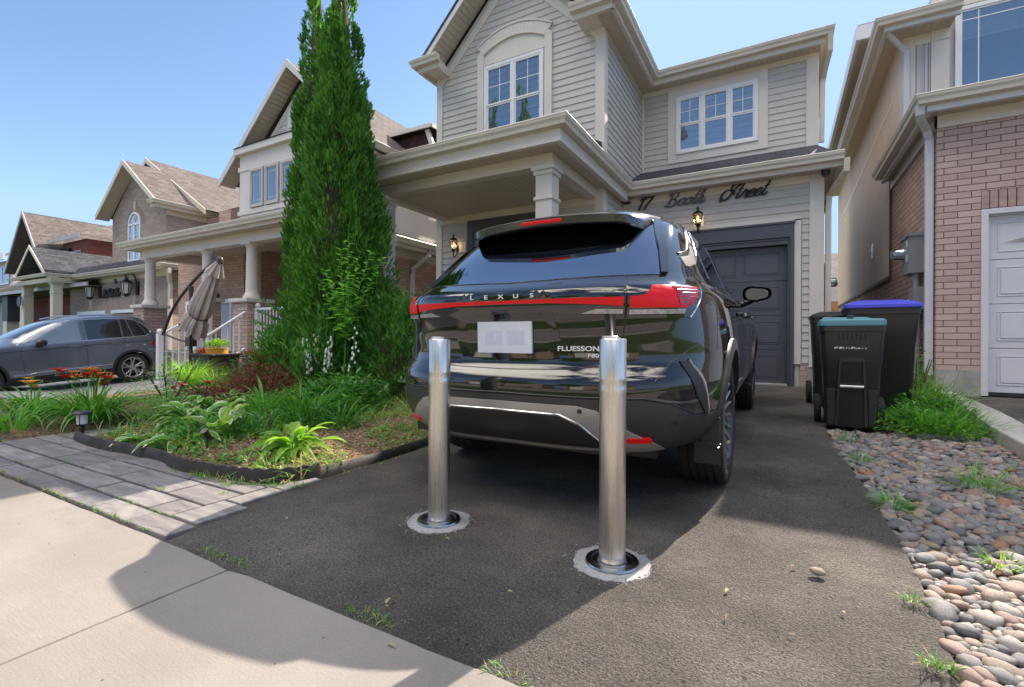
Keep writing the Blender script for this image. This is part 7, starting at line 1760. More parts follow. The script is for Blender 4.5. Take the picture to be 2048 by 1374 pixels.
# butterbur leaves by the path
o, p = plant('butterbur', 'big rounded green leaves at the foot of the evergreen, beside the path', 'perennial', -4.45, 4.6, z=.12); mb, st = MB(), MB(); rn = random.Random(43)
for (dx, dy, h, s) in ((-.5, -.1, .22, .26), (-.1, -.1, .16, .22), (.1, -.05, .30, .30), (.22, -.12, .2, .28), (.38, 0, .16, .22), (0, .1, .3, .22), (.5, .05, .12, .2), (-.35, .1, .14, .2)):
    c = p + V(dx, dy, h); st.tube([p + V(dx*.4, dy*.4, 0), c], .007, 6); n = 22; vs = [c]
    for k in range(n):
        a = 2*pi*k/n; rr = s*.5*(1 + .12*sin(5*a + dx*9) - (.35 if abs(a - pi*.5) < .3 else 0)); vs.append(c + V(cos(a)*rr, sin(a)*rr*.8, -.1*s + .12*s*cos(a*2) - sin(a)*-.32*rr*1.2))
    mb.add(vs, [(0, k+1, (k+1) % n + 1) for k in range(n)])
mb.build('leaves', leaf_mat('butterbur_leaf', (.03, .12, .03), (.06, .19, .05), .5, .25), o, smooth=True, sharp=0); st.build('stalks', L_GRN, o, smooth=True)
# young shrub with pale green leaves in front of the evergreen
o, p = plant('lilac_sapling', 'young light-green leafy shrub standing in front of the dark evergreens', 'shrub', -4.60, 4.05, z=.1); mb, st = MB(), MB(); rn = random.Random(44)
trunk = [p, p + V(.02, 0, .5), p + V(.05, 0, .85)]; st.tube(trunk, [.016, .013, .01], 6)
for (tx, ty, tz) in ((-.62, 0, 1.72), (-.3, -.05, 1.62), (-.12, .05, 1.86), (.08, 0, 1.95), (.30, -.05, 1.72), (.45, 0, 1.78), (.60, .05, 1.70), (.2, -.1, 1.5), (-.1, -.1, 1.45), (.38, .05, 1.4), (-.28, .1, 1.35)):
    b = p + V(.03, 0, .75); t = p + V(tx, ty, tz); mid = b.lerp(t, .5) + V(0, 0, .05); st.tube([b, mid, t], [.007, .005, .003], 5)
    for k in range(34):
        s = k/34; q = (b.lerp(mid, s*2) if s < .5 else mid.lerp(t, s*2-1)); a = rn.uniform(0, 2*pi); L = .12*(1 - .5*s)*rn.uniform(.7, 1.2)
        leaf(mb, q, a, rn.uniform(.0, .7), L*1.15, L*.62, .6, 0, n=3)
mb.build('leaves', leaf_mat('lilac_leaf', (.14, .34, .08), (.26, .50, .15), .45, .35), o, smooth=True, sharp=0); st.build('stems', L_GRN, o, smooth=True)
# evergreens
def spray(mb, q, d, s, rn, mi):
    """a flat feathery frond: a stem with side fingers"""
    d = d.normalized(); u = d.cross(V(0, 0, 1))
    if u.length < .1: u = V(1, 0, 0)
    u.normalize(); a = rn.uniform(0, pi); nn = d.cross(u); u = u*cos(a) + nn*sin(a)
    k = len(mb.v); P = []
    for (t, w_) in ((0, .10), (.28, .46), (.34, .16), (.55, .42), (.60, .14), (.8, .28), (1.0, .0)):
        P.append((q + d*s*t, w_*s*.5))
    vs = []
    for (c, w_) in P: vs += [c + u*w_ + d*w_*.5, c - u*w_ + d*w_*.5]
    mb.v += [tuple(v) for v in vs]
    for i in range(len(P)-1): mb.f.append((k+2*i, k+2*i+1, k+2*i+3, k+2*i+2)); mb.m.append(mi)
def evergreen(name, label, x, y, prof, n, s, seed, mats, group=None, zb=None, top=None, lob=1., cat='evergreen tree'):
    o, p = plant(name, label, cat, x, y, group, zb); rn = random.Random(seed); mb = MB(); H = prof[-1][0]
    area = []; A = 0
    def rad(z): return catmull([(a, b, 0.) for a, b in prof], z)[0]
    for i in range(60): A += max(.03, rad(H*(i+.5)/60)); area.append(A)
    import bisect
    cl = [(rn.uniform(0, 2*pi), H*bisect.bisect(area, rn.random()*A)/60) for _ in range(int(210*lob))]
    for i in range(n):
        ca, cz = cl[rn.randrange(len(cl))]; a = ca + rn.gauss(0, .15); z = cz + rn.gauss(0, .15)
        if z < 0: z = rn.random()*.3
        if z > H: z = H - rn.random()*.25
        R = max(.02, rad(z)); dist = math.hypot((a-ca)*R, (z-cz)*.6)
        R2 = R*(1 + .26*noise.noise(Vector((cos(a)*2.6, sin(a)*2.6, z*1.5 + seed))) + .10*noise.noise(Vector((cos(a)*7, sin(a)*7, z*5 + seed)))) + .085 - dist*.75; R2 *= 1 - .35*rn.random()**3
        q = p + V(cos(a)*R2, sin(a)*R2, z); d = V(cos(a)*.55, sin(a)*.55, 1.0) + V(rn.uniform(-.4, .4), rn.uniform(-.4, .4), rn.uniform(-.3, .2))
        spray(mb, q, d, s*rn.uniform(.7, 1.35), rn, 0 if rn.random() < .62 else 1)
    mb.build('crown', mats, o, smooth=False)
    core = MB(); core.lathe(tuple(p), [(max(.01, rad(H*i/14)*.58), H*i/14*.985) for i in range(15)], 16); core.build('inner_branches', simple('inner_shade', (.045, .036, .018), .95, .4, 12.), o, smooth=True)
    t = MB(); t.tube([p - V(0, 0, .1), p + V(0, 0, H*.5), p + V(0, 0, H*.9)], [.07, .045, .01], 8); t.build('trunk', BARK, o, smooth=True)
    return o
evergreen('arborvitae', 'tall bright green arborvitae, the foremost and broadest of the group', -5.24, 4.55, [(0, .42), (.5, .51), (1.3, .52), (2.2, .47), (3.0, .40), (3.8, .33), (4.6, .235), (5.4, .145), (6.1, .07), (6.7, .01)], 46000, .066, 51, [L_ARB, L_ARBD], 'arborvitae trees beside the porch', zb=.0, lob=1.5)
evergreen('arborvitae', 'darker arborvitae directly behind and left of the broad one', -5.93, 4.72, [(0, .36), (1.0, .42), (2.2, .37), (3.2, .32), (4.2, .24), (5.2, .145), (6.0, .07), (6.5, .01)], 24000, .066, 52, [L_ARBD, L_ARB], 'arborvitae trees beside the porch', zb=.0)
evergreen('arborvitae', 'shortest arborvitae, on the right, reaching only the porch eave', -4.98, 4.72, [(0, .35), (1.0, .44), (1.8, .38), (2.5, .26), (3.0, .14), (3.45, .01)], 12000, .066, 53, [L_ARBD, L_ARB], 'arborvitae trees beside the porch', zb=.0, lob=.6)
def juniper(x, y, label, r, h, n, seed, zb):
    o, p = plant('juniper', label, 'juniper shrub', x, y, 'junipers at the foot of the tall trees', zb); rn = random.Random(seed); mb = MB(); st = MB()
    for i in range(n):
        a = rn.uniform(0, 2*pi); el = math.asin(rn.uniform(-.05, 1)); bl = 1 + .35*noise.noise(Vector((cos(a)*2.3, sin(a)*2.3, el*3 + seed)))
        dr = V(cos(a)*cos(el)*r, sin(a)*cos(el)*r, sin(el)*h)*bl; ln = rn.uniform(.82, 1.12); q0 = p + dr*ln*.8; q1 = p + dr*ln + V(0, 0, .04)
        d = (q1 - q0); L = d.length
        for k in range(5):
            q = q0.lerp(q1, k/4); dd = d.normalized() + V(rn.uniform(-.7, .7), rn.uniform(-.7, .7), rn.uniform(-.3, .6)); spray(mb, q, dd, .062*rn.uniform(.7, 1.3), rn, 0 if rn.random() < .6 else 1)
    mb.build('foliage', [L_JUN, L_ARB], o, smooth=False)
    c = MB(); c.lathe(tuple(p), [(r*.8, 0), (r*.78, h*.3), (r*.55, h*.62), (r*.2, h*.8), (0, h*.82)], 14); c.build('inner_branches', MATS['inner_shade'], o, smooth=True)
juniper(-5.62, 4.15, 'spreading dark juniper left of the sapling, reaching toward the flower pots', .50, .98, 2200, 61, .05)
juniper(-5.05, 4.18, 'rounded dark juniper behind the sapling, between two others', .52, 1.0, 1900, 62, .05)
juniper(-4.32, 4.72, 'dark juniper nearest the black car, in front of the porch steps', .62, 1.22, 2300, 63, .08)
# feathery side branches poking out toward the porch
o, p = plant('juniper_branch', 'feathery juniper boughs sticking out in front of the white balusters', 'juniper shrub', -6.0, 4.25, z=.5); mb = MB(); rn = random.Random(64)
for (dx, dz) in ((-.45, .75), (-.55, .6), (-.5, .45), (-.6, .3), (-.35, .9)):
    b = p + V(.2, .1, .1 + dz*.5); t = p + V(dx, -.1, dz)
    for k in range(60): q = b.lerp(t, k/60); spray(mb, q, (t-b).normalized() + V(rn.uniform(-.9, .9), rn.uniform(-.5, .5), rn.uniform(-.6, .6)), .10*(1 - .5*k/60), rn, 0)
mb.build('foliage', L_JUN, o)
# flower pots on tall square planters
for (x, y, lb) in ((-8.10, 4.5, 'dark tapered planter with a yellow pot of yellow and red flowers, beside the parasol'), (-6.72, 4.5, 'dark tapered planter with a yellow pot of flowers, half behind the juniper')):
    zz = gz(x, y); o = thing('flower_planter', lb, 'planter', (x, y, zz), 'planters with yellow flower pots'); m = MB()
    q = lambda w_, z: [(x-w_, y-w_, z), (x+w_, y-w_, z), (x+w_, y+w_, z), (x-w_, y+w_, z)]
    loft(m, [q(.19, zz), q(.25, .57), q(.27, .57), q(.27, .60), q(.235, .60), q(.23, .52)]); m.build('tall_pot', simple('dark_planter', (.035, .03, .03), .55, .15, 8., bmp=.3), o, bevel=.006)
    m = MB(); m.lathe((x + .02, y, .56), [(.15, 0), (.165, .11), (.175, .115), (.175, .125), (.155, .125), (.15, .08)], 28); m.build('yellow_pot', simple('yellow_pot', (.75, .36, .03), .5, .06), o, smooth=True)
    rn = random.Random(int(x*10)); fo, fy, frd = MB(), MB(), MB()
    for k in range(420):
        a = rn.uniform(0, 2*pi); r = .18*sqrt(rn.random()); c = V(x + .05 + cos(a)*r, y + sin(a)*r, .68 + .10*rn.random() + .07*(1 - r/.18)); leaf(fo, c, a, rn.uniform(.2, 1), .045, .018, .5, n=2)
        if k < 60: petals(fy, c + V(0, 0, .03), .02, 6, .3, rn.random())
    for k in range(520):
        a = rn.uniform(0, 2*pi); r = .15*sqrt(rn.random()); c = V(x - .26 + cos(a)*r, y - .08 + sin(a)*r, .46 + .17*rn.random() + .06*(1 - r/.15)); leaf(frd if k % 5 else fo, c, a, rn.uniform(.2, 1.2), .04, .02, .5, n=2)
    fo.build('foliage', L_GRN, o, smooth=True, sharp=0); fy.build('yellow_flowers', P_YEL, o, smooth=True, sharp=0); frd.build('red_flowers', P_MAR, o, smooth=True, sharp=0)
# stone steps beside the porch
m = MB(); m.box(-4.30, -3.1, 4.35, 4.75, .33, .40); m.box(-4.15, -3.0, 4.75, 5.2, .50, .57);
o = thing('stone_steps', 'weathered grey stone steps rising to the porch behind the black car', 'steps', (-3.7, 4.6, .1)); m.build('treads', CAP, o, bevel=.012)
m = MB(); m.box(-4.2, -3.1, 4.42, 4.75, .05, .33); m.box(-4.1, -3.0, 4.8, 5.2, .05, .5); m.build('risers', simple('step_riser', (.16, .15, .14), .9, .2, 6.), o)
# black scalloped plastic edging
ep = [(-5.08, 1.70), (-4.6, 1.66), (-4.1, 1.69), (-3.7, 1.70), (-3.4, 1.645), (-3.1, 1.655), (-2.82, 1.69), (-2.62, 1.76), (-2.50, 1.90), (-2.47, 2.1), (-2.475, 2.4), (-2.47, 2.7), (-2.45, 3.0), (-2.44, 3.6), (-2.46, 5.2)]
sp_ = spline(ep, 14); m = MB(); vs = []; d_ = 0
for i, q in enumerate(sp_):
    if i: d_ += math.hypot(q[0]-sp_[i-1][0], q[1]-sp_[i-1][1])
    a = sp_[max(i-1, 0)]; b = sp_[min(i+1, len(sp_)-1)]; t = Vector((b[0]-a[0], b[1]-a[1])).normalized(); nn = Vector((-t.y, t.x)); hh = .082 if i < 120 else .055
    sc = .012*abs(sin(pi*d_/.085)) if 50 < i < 130 else 0; g = gz(*q); lean = .018 + .006*noise.noise(Vector((d_*3, 0, 0)))
    for (o_, z) in ((-lean, -.02), (-.006 - lean, .02), (-lean*.5, hh + sc), (-lean*.5 + .006, hh + sc + .003), (.010 - lean*.5, hh + sc), (.006, -.02)): vs.append((q[0] + nn.x*o_, q[1] + nn.y*o_, g + z))
k = 6; m.add(vs, [(i*k+j, i*k+(j+1) % k, (i+1)*k+(j+1) % k, (i+1)*k+j) for i in range(len(sp_)-1) for j in range(k)])
o = m.build('garden_edging', simple('edging_plastic', (.024, .022, .022), .75, .2, 7.), origin=(-3.5, 1.66, 0), smooth=True, sharp=50); tag(o, 'black scalloped plastic edging strip round the front garden bed', 'garden edging')
# solar path light and two spot lights
o = thing('path_light', 'small black solar path light at the corner of the pavers and the edging', 'path light', (-5.03, 1.72, .03)); x, y, z = -5.03, 1.72, .0
m = MB(); m.tube([(x, y, -.03), (x, y, .13)], [.006, .016], 10); m.lathe((x, y, z), [(.022, .12), (.045, .135), (.045, .142), (.01, .145)], 24); m.lathe((x, y, z), [(.05, .222), (.066, .222), (.064, .235), (.045, .247), (0, .252)], 28); 
for k in range(4): a = pi/4 + k*pi/2; m.tube([(x + .04*cos(a), y + .04*sin(a), .14), (x + .045*cos(a), y + .045*sin(a), .225)], .003, 5)
m.build('housing', BLACKP, o, smooth=True); m = MB(); m.lathe((x, y, z), [(.036, .142), (.041, .222)], 20, caps=False); m.build('lens', simple('frosted_lens', (.6, .62, .6), .4, .1, 30.), o, smooth=True)
for (x, y, lb) in ((-3.62, 1.95, 'small black spike spotlight at the front of the bed'), (-3.98, 2.30, 'small black spike spotlight leaning behind the tall hosta')):
    o = thing('garden_spotlight', lb, 'garden light', (x, y, .05), 'black spike spotlights'); z = bed_z(x, y)
    m = MB(); m.tube([(x, y, z), (x, y, z + .09)], .006, 8); m.tube([(x - .01, y + .02, z + .08), (x + .01, y - .03, z + .14)], [.018, .024], 14); m.build('housing', BLACKP, o, smooth=True)
# ---- ground litter: mulch, clippings, weeds (nobody could count them)
rn = random.Random(91); m = MB()
for i in range(5200):
    x = rn.uniform(-4.9, -2.5); y = rn.uniform(1.75, 4.1) if rn.random() < .35 else rn.uniform(1.75, 2.9); z = bed_z(x, y) + .004
    a = rn.uniform(0, pi); L = rn.uniform(.008, .028); w_ = L*rn.uniform(.25, .6); t = V(cos(a), sin(a), rn.uniform(-.3, .5))*L*.5; s = V(-sin(a), cos(a), rn.uniform(-.3, .3))*w_*.5; c = V(x, y, z)
    m.add([c-t-s, c+t-s, c+t+s, c-t+s, c-t*.9-s+V(0, 0, -.006), c+t-s+V(0, 0, -.006), c+t+s+V(0, 0, -.006), c-t+s+V(0, 0, -.006)], [(0, 1, 2, 3), (0, 4, 5, 1), (1, 5, 6, 2), (2, 6, 7, 3), (3, 7, 4, 0)], rn.choice((0, 0, 1)))
tag(m.build('mulch', [simple('mulch_chip', (.33, .22, .14), .85, .35, 40.), simple('mulch_chip_dark', (.12, .075, .05), .9, .3, 40.)]), 'loose brown mulch chips over the front garden bed', 'mulch', kind='stuff')
m = MB()
for i in range(9500):
    x = rn.uniform(-4.95, -2.46); y = 1.78 + 3.2*rn.random()**1.1
    if noise.noise(Vector((x*1.8, y*1.8, 9))) + (.35 if y > 2.75 else 0) + (.45 if x < -3.5 else -.05) + (.28 if x > -2.8 and y < 2.7 else 0) < .04: continue
    z = bed_z(x, y); a = rn.uniform(0, 2*pi); r = rn.random()
    if r < .5: blade(m, (x, y, z), a, rn.uniform(.06, .22), rn.uniform(.004, .009), rn.uniform(.3, 1.4), rn.uniform(.3, 1.2), n=3, mi=rn.choice((0, 0, 1, 3)))
    else: leaf(m, (x, y, z + rn.uniform(0, .03)), a, rn.uniform(.1, .9), rn.uniform(.02, .055), rn.uniform(.012, .03), .5, rn.choice((0, 1, 2, 3)), n=2)
tag(m.build('ground_weeds', [L_GRN, L_DRK, L_LIME, L_OLD], smooth=True, sharp=0), 'small weeds, clippings and grass over the front garden bed', 'weeds', kind='stuff')
m = MB()
def tuft(x, y, r, n, h, z=None):
    for i in range(n):
        a = rn.uniform(0, 2*pi); q = V(x + cos(a)*r*rn.random(), y + sin(a)*r*rn.random()*.5, (gz(x, y) if z is None else z)); blade(m, q, rn.uniform(0, 2*pi), h*rn.uniform(.4, 1.2), rn.uniform(.002, .005), rn.uniform(.2, 1.4), rn.uniform(.4, 1.3), n=3, mi=rn.choice((0, 0, 1, 3)))
for i in range(110):
    x = rn.uniform(-2.3, -.4); 
    if noise.noise(Vector((x*2.4, 3, 3))) > .12: tuft(x, 1.06 + .035*rn.random(), .05, 6, .026)
for i in range(60): x = rn.uniform(-4.8, -2.3); tuft(x, 1.05 + .01*rn.random(), .03, 5, .02, .012)
for i in range(22): x = rn.uniform(-4.8, -2.5); tuft(x, 1.192, .03, 6, .02, .012)
for i in range(40): x = rn.uniform(-3.4, -2.3); tuft(x, lerp(1.64, 1.60, rn.random()) + max(0, x + 2.75)*.5, .04, 8, .06, .01)
for i in range(30): y = rn.uniform(2., 5.); tuft(-2.40, y, .03, 6, .03)
for (x, y, n, h) in ((-3.0, 1.37, 22, .03), (-2.62, 1.5, 14, .03), (-4.2, 1.35, 12, .03), (-3.65, 1.5, 10, .02), (.36, 1.62, 60, .05), (.38, 2.0, 40, .04)): tuft(x, y, .05, n, h, .014)
tag(m.build('joint_weeds', [L_GRN, L_DRK, L_LIME, L_OLD], smooth=True, sharp=0), 'weeds and moss in the paver joints and along the pavement edge', 'weeds', kind='stuff')

# crumbs of grout and dirt round the bollard collars, dead leaves on the paving
m = MB()
for (bx, by_) in ((-.563, 1.80), (-1.403, 1.806)):
    for i in range(150):
        a = rn.uniform(0, 2*pi); r0 = rn.gauss(.155, .02); x = bx + cos(a)*r0; y = by_ + sin(a)*r0; r = rn.uniform(.0015, .006); c = V(x, y, gz(x, y) + .004); t = rn.random()*6
        m.add([c + V(cos(t)*r, sin(t)*r, 0), c + V(cos(t+2.1)*r, sin(t+2.1)*r, 0), c + V(cos(t+4.2)*r, sin(t+4.2)*r, 0), c + V(0, 0, r*.8)], [(0, 1, 3), (1, 2, 3), (2, 0, 3)])
tag(m.build('grout_crumbs', GROUT), 'crumbs of pale grout scattered round the bollard collars', 'grit', kind='stuff')
m = MB()
for i in range(46):
    x = rn.uniform(-4.2, .35); y = rn.uniform(.75, 3.2)
    if -2.3 < x < -.3 and y > 2: continue
    leaf(m, (x, y, gz(x, y) + .012), rn.uniform(0, 6.3), rn.uniform(-.1, .4), rn.uniform(.012, .035), rn.uniform(.006, .014), .6, rn.choice((0, 1)), n=3)
tag(m.build('fallen_leaves', [L_OLD, simple('brown_leaf', (.16, .085, .05), .8, .3, 40.)], smooth=True, sharp=0), 'a few small dry leaves scattered on the paving and asphalt', 'leaves', kind='stuff')
# ---- weeds on the right
shrub('weed_patch', 'bushy green weeds between the blue-lidded bin and the curb', 'weeds', 1.05, 5.25, .38, .27, [L_GRN, L_DRK], 1500, (.03, .06), 71, 'weed bushes on the right', stems=False, z=.07)
shrub('weed_patch', 'tall thin weeds by the conduits, topped with tiny yellow flowers', 'weeds', 1.28, 6.7, .26, .72, [L_GRN, L_LIME], 1300, (.02, .05), 72, 'weed bushes on the right', flowers=P_YEL, nf=12, z=.12)
shrub('weed_patch', 'low weeds running along the curb to the brick corner', 'weeds', 1.27, 5.9, .30, .36, [L_GRN, L_DRK], 1600, (.03, .055), 73, 'weed bushes on the right', stems=False, z=.1)
for (x, y, n, h, lb) in ((.50, 3.08, 90, .10, 'small green tuft among the stones beside the drive, nearest the sunlit part'), (.46, 3.95, 60, .10, 'small weed between the drive and the stones, below the teal bin'), (.98, 3.62, 90, .20, 'grass clump lying over the river stones'), (1.28, 3.5, 60, .16, 'right-hand grass clump on the river stones'), (.46, 4.6, 50, .12, 'leafy weed at the front corner of the teal-lidded bin'), (.74, 2.52, 60, .06, 'flat yellowish moss tuft among sunlit stones')):
    o, p = plant('weed_tuft', lb, 'weed', x, y, 'weed tufts among the stones'); p.z += .02; clump(o, p, L_GRN if h > .07 else L_LIME, n, (h*.5, h*1.3), (.003, .007), .04 + h*.3, (.1, 1.3), (.4, 1.3), seed=int(x*100))
o, p = plant('weed_patch', 'loose spindly weed stems leaning over the curb beside the bushy weeds', 'weeds', 1.18, 5.35, 'weed bushes on the right', z=.08)
clump(o, p, L_GRN, 150, (.18, .45), (.006, .014), .34, (.1, 1.2), (.3, 1.4), seed=77)
o, p = plant('weed_patch', 'grassy weeds standing between the conduits and the blue-lidded bin', 'weeds', 1.33, 6.4, 'weed bushes on the right', z=.12)
clump(o, p, L_LIME, 120, (.3, .6), (.004, .009), .22, (.05, .8), (.2, 1.1), seed=78)
# ---- river stones
SM = [simple('stone_' + n_, c, .62, .22, 9., bmp=.5, bscale=55., c2=c2) for n_, c, c2 in (('tan', (.20, .155, .12), (.30, .24, .19)), ('grey', (.13, .128, .13), (.22, .215, .215)), ('pink', (.21, .14, .12), (.29, .205, .175)), ('pale', (.26, .235, .215), (.36, .33, .30)), ('slate', (.075, .075, .085), (.14, .14, .15)), ('rust', (.24, .12, .065), (.32, .17, .10)))]
SN = ['tan', 'grey', 'pink', 'pale', 'slate', 'rust']
def stone_mesh(seed, sub=2):
    bm = bmesh.new(); bmesh.ops.create_icosphere(bm, subdivisions=sub, radius=1.); r2 = random.Random(seed); e = r2.uniform(.0, .25)
    for v in bm.verts:
        n_ = noise.noise(v.co*1.1 + Vector((seed*3.1, 0, 0)))*.28 + noise.noise(v.co*2.3 + Vector((seed, 5, 0)))*.08; v.co *= 1 + n_
        v.co.z *= .62
    me = bpy.data.meshes.new('river_stone'); bm.to_mesh(me); bm.free(); me.polygons.foreach_set('use_smooth', [True]*len(me.polygons)); return me
def in_bed(x, y):
    return y > 1.45 and edge_r(y) + .012 < x < (1.43 if y < 5 else 1.45) and y < 5.15 and not (.28 < x < .82 and y > 5.02)
rn = random.Random(123); placed = []; grid = {}
def try_place(x, y, r):
    gx, gy_ = int(x/.12), int(y/.12)
    for a in (-1, 0, 1):
        for b in (-1, 0, 1):
            for (px_, py__, pr) in grid.get((gx+a, gy_+b), ()):
                if (px_-x)**2 + (py__-y)**2 < ((pr + r)*.70)**2: return False
    grid.setdefault((gx, gy_), []).append((x, y, r)); placed.append((x, y, r)); return True
for size, tries in (((.032, .043), 600), ((.023, .032), 9000), ((.015, .023), 45000), ((.010, .015), 50000)):
    for _ in range(tries):
        x = rn.uniform(.3, 1.45); y = 1.4 + 3.75*rn.random(); r = rn.uniform(*size)
        if in_bed(x, y): try_place(x, y, r)
proto = []
for mi in range(6):
    for k in range(3):
        me = stone_mesh(mi*10 + k); me.materials.append(SM[mi]); proto.append((mi, me))
camp = Vector((0, 0, .86))
def vis(s):
    x, y, r = s; q = Vector((x, y, 0)) - camp; z = q.dot(_F); sx_ = q.dot(_R)/z*958.6 if z > .1 else 9e9
    return r/max(z, .1) if (z > .1 and sx_ < 1030) else -1
order = sorted(placed, key=vis, reverse=True); nind = 0; rest = MB(); restm = []
for s in order:
    x, y, r = s; mi, me = proto[rn.randrange(18)]; mi2 = rn.choices(range(6), (26, 37, 11, 9, 15, 2))[0]; me = proto[mi2*3 + rn.randrange(3)][1]
    z = gz(x, y) - .018 + r*.32 + rn.uniform(-.004, .012); sc = V(r*rn.uniform(1.0, 1.3), r*rn.uniform(.75, 1.), r*rn.uniform(.8, 1.1)); eu = (rn.uniform(-.35, .35), rn.uniform(-.35, .35), rn.uniform(0, pi))
    if nind < 300 and vis(s) > 0:
        o = bpy.data.objects.new('river_stone', me); COL.objects.link(o); o.location = (x, y, z); o.scale = sc; o.rotation_euler = eu
        sz = 'large' if r > .036 else ('medium' if r > .026 else 'small'); f_ = (x - edge_r(y))/(1.43 - edge_r(y)); wh = 'along the asphalt edge' if f_ < .12 else ('in the middle of the bed' if f_ < .7 else 'toward the curb')
        sn_ = 'sunlit' if y < 2.62 else 'shaded'; zn = 'at the near end' if y < 1.95 else ('before the shadow line' if y < 2.62 else 'beyond the shadow line')
        tag(o, '%s %s %s river stone %s, %s' % (sz, sn_, SN[mi2], wh, zn), 'stone', '%s %s river stones %s %s' % (sz, SN[mi2], wh, zn)); nind += 1
    else:
        from mathutils import Euler
        mt = Euler(eu).to_matrix(); b = len(rest.v)
        for v in me.vertices: c = mt @ Vector((v.co.x*sc.x, v.co.y*sc.y, v.co.z*sc.z)); rest.v.append((c.x + x, c.y + y, c.z + z))
        for pl_ in me.polygons: rest.f.append(tuple(i + b for i in pl_.vertices)); rest.m.append(mi2)
o = rest.build('river_stones', SM, smooth=True, sharp=0); tag(o, 'bed of rounded multicoloured river stones between the drive and the curb', 'stones', kind='stuff')
o = bpy.data.objects.new('loose_stone', proto[0][1].copy()); COL.objects.link(o); o.location = (.12, 2.06, .022); o.scale = (.027, .020, .020); tag(o, 'single grey-brown stone lying alone on the sunlit asphalt', 'stone')
o.data.materials.clear(); o.data.materials.append(SM[0])
# loose grit on the asphalt near the camera
m = MB()
for i in range(2200):
    x = rn.uniform(-1.6, .42); y = 1.08 + 2.4*rn.random()**1.6; r = rn.uniform(.0012, .0034)
    c = V(x, y, gz(x, y) + r*.3); a = rn.random()*6
    m.add([c + V(cos(a)*r, sin(a)*r, 0), c + V(cos(a+2.1)*r, sin(a+2.1)*r, 0), c + V(cos(a+4.2)*r, sin(a+4.2)*r, 0), c + V(0, 0, r)], [(0, 1, 3), (1, 2, 3), (2, 0, 3)], rn.choice((0, 1, 1, 4)))
tag(m.build('grit', SM), 'loose grit scattered over the asphalt drive', 'grit', kind='stuff')
# ---- across the street: what the glossy car and the windows mirror
for (x, lb) in ((-14, 'pale brick house across the street, on the left'), (1, 'pale brick house across the street, opposite the drive'), (15, 'pale brick house across the street, on the right')):
    o = thing('opposite_house', lb, 'house', (x, -22, 0)); m = MB(); m.box(x - 5.5, x + 5.5, -30, -20, 0, 5.6); m.build('wall', simple('opposite_wall', (.36, .27, .21), .8, .1), o)
    m = MB(); m.prism([(x - 6, -19.6, 5.6), (x + 6, -19.6, 5.6), (x, -19.6, 8.4)], (0, -11, 0)); m.build('roof', SHB, o)
    for k in (-3.2, 1.6): window(o, Fr((x, -20, 0), (-1, 0, 0), (0, 1, 0)), k, 3.2, 1.6, 1.3, 2, .5, None, frame=WHITE)
    m = MB(); m.box(x - 4.5, x - 1., -19.98, -19.9, 0, 2.3); m.build('garage_door', WHITE, o)
for k, (x, y, h) in enumerate(((-9, -11.5, 7.), (-2.6, -12.5, 6.), (5.5, -11.5, 7.5), (-19, -12, 8.))):
    o = thing('street_tree', ('leafy tree across the street mirrored left in the car', 'leafy tree across the street behind the camera', 'leafy tree across the street to the right', 'leafy tree far left across the street')[k], 'tree', (x, y, 0)); rn = random.Random(200 + k); m = MB()
    for i in range(2600):
        a = rn.uniform(0, 2*pi); e = math.asin(rn.uniform(-.9, 1)); rr = h*.3*rn.random()**.3*(1 + .4*noise.noise(Vector((cos(a)*2, sin(a)*2, e*2 + k)))); c = V(x + cos(a)*cos(e)*rr, y + sin(a)*cos(e)*rr, h*.66 + sin(e)*rr*1.1); leaf(m, c, a, rn.uniform(-.5, 1), .3, .2, .4, n=2)
    m.build('crown', L_GRN, o); m = MB(); m.tube([(x, y, 0), (x + .1, y, h*.3), (x, y, h*.7)], [.16, .12, .05], 8); m.build('trunk', BARK, o, smooth=True)

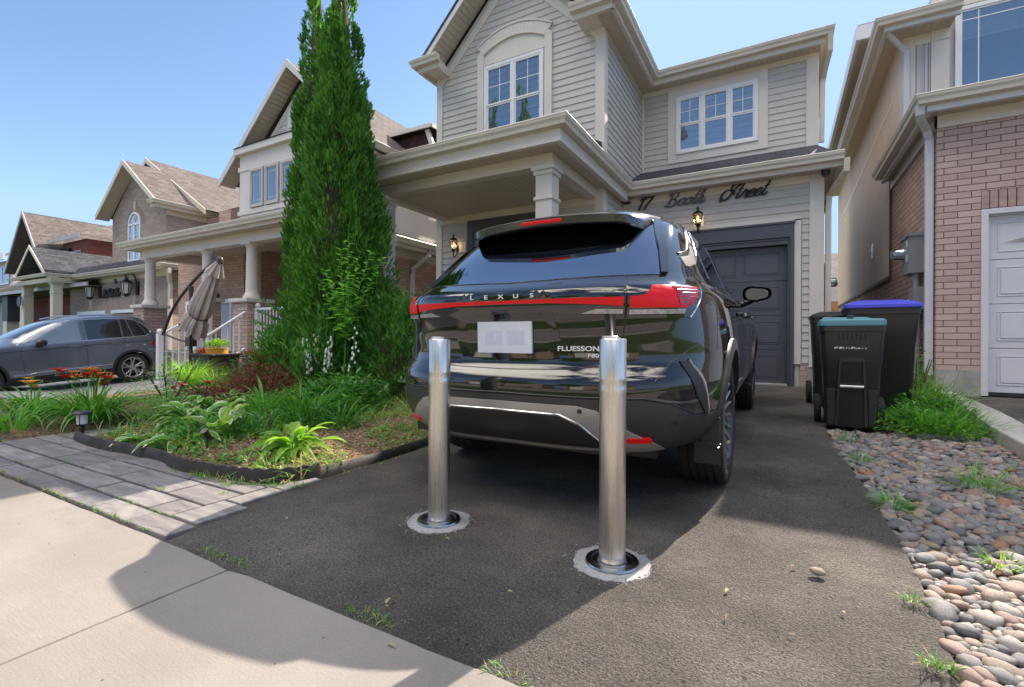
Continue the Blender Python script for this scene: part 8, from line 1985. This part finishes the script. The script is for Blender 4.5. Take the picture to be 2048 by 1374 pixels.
# ---- parts that hold several separate pieces become one object per piece
def split_part(o, gap=.03):
    me = o.data; n = len(me.vertices); par = list(range(n))
    def find(a):
        while par[a] != a: par[a] = par[par[a]]; a = par[a]
        return a
    for e in me.edges:
        a, b = find(e.vertices[0]), find(e.vertices[1])
        if a != b: par[a] = b
    isl = {}
    for v in me.vertices: isl.setdefault(find(v.index), []).append(v.index)
    ks = list(isl); bb = []
    for k in ks:
        c = [me.vertices[i].co for i in isl[k]]; bb.append([min(p.x for p in c), min(p.y for p in c), min(p.z for p in c), max(p.x for p in c), max(p.y for p in c), max(p.z for p in c)])
    if len(ks) > 1500: return
    g = list(range(len(ks)))
    def f2(a):
        while g[a] != a: g[a] = g[g[a]]; a = g[a]
        return a
    for i in range(len(ks)):
        for j in range(i):
            if all(bb[i][c] - gap <= bb[j][c+3] and bb[j][c] - gap <= bb[i][c+3] for c in range(3)):
                a, b = f2(i), f2(j)
                if a != b: g[a] = b
    cl = {}
    for i in range(len(ks)): cl.setdefault(f2(i), []).append(i)
    if len(cl) < 2: return
    vg = {}
    for q, (c, mem) in enumerate(cl.items()):
        for i in mem:
            for v in isl[ks[i]]: vg[v] = q
    for q in range(len(cl)):
        bm = bmesh.new(); bm.from_mesh(me); bm.verts.ensure_lookup_table()
        bmesh.ops.delete(bm, geom=[v for v in bm.verts if vg[v.index] != q], context='VERTS')
        m2 = bpy.data.meshes.new(o.name.split('.')[0]); 
        for mt in me.materials: m2.materials.append(mt)
        bm.to_mesh(m2); bm.free()
        if q == 0: first = m2
        else:
            c = o.copy(); c.data = m2; COL.objects.link(c); c.parent = o.parent
    for ch in [c for c in o.children]: pass
    o.data = first
for o in list(COL.objects):
    if o.type == 'MESH' and o.parent is not None and o.name.split('.')[0] in ('corner_board', 'soffit', 'frieze_board', 'stone_trim', 'downspout', 'fascia', 'end_siding', 'side_siding', 'garage_siding', 'foundation', 'soffit_backing', 'mansard', 'dark_roof', 'porch_post', 'brick_wall', 'garage_door_trim', 'rake_fascia', 'rake_soffit', 'rake_trim', 'porch_soffit', 'bay', 'roof', 'ceiling_backing', 'wall_core', 'dormer_trim', 'conduit', 'box', 'door_frame', 'plate_marks', 'buds'):
        split_part(o)
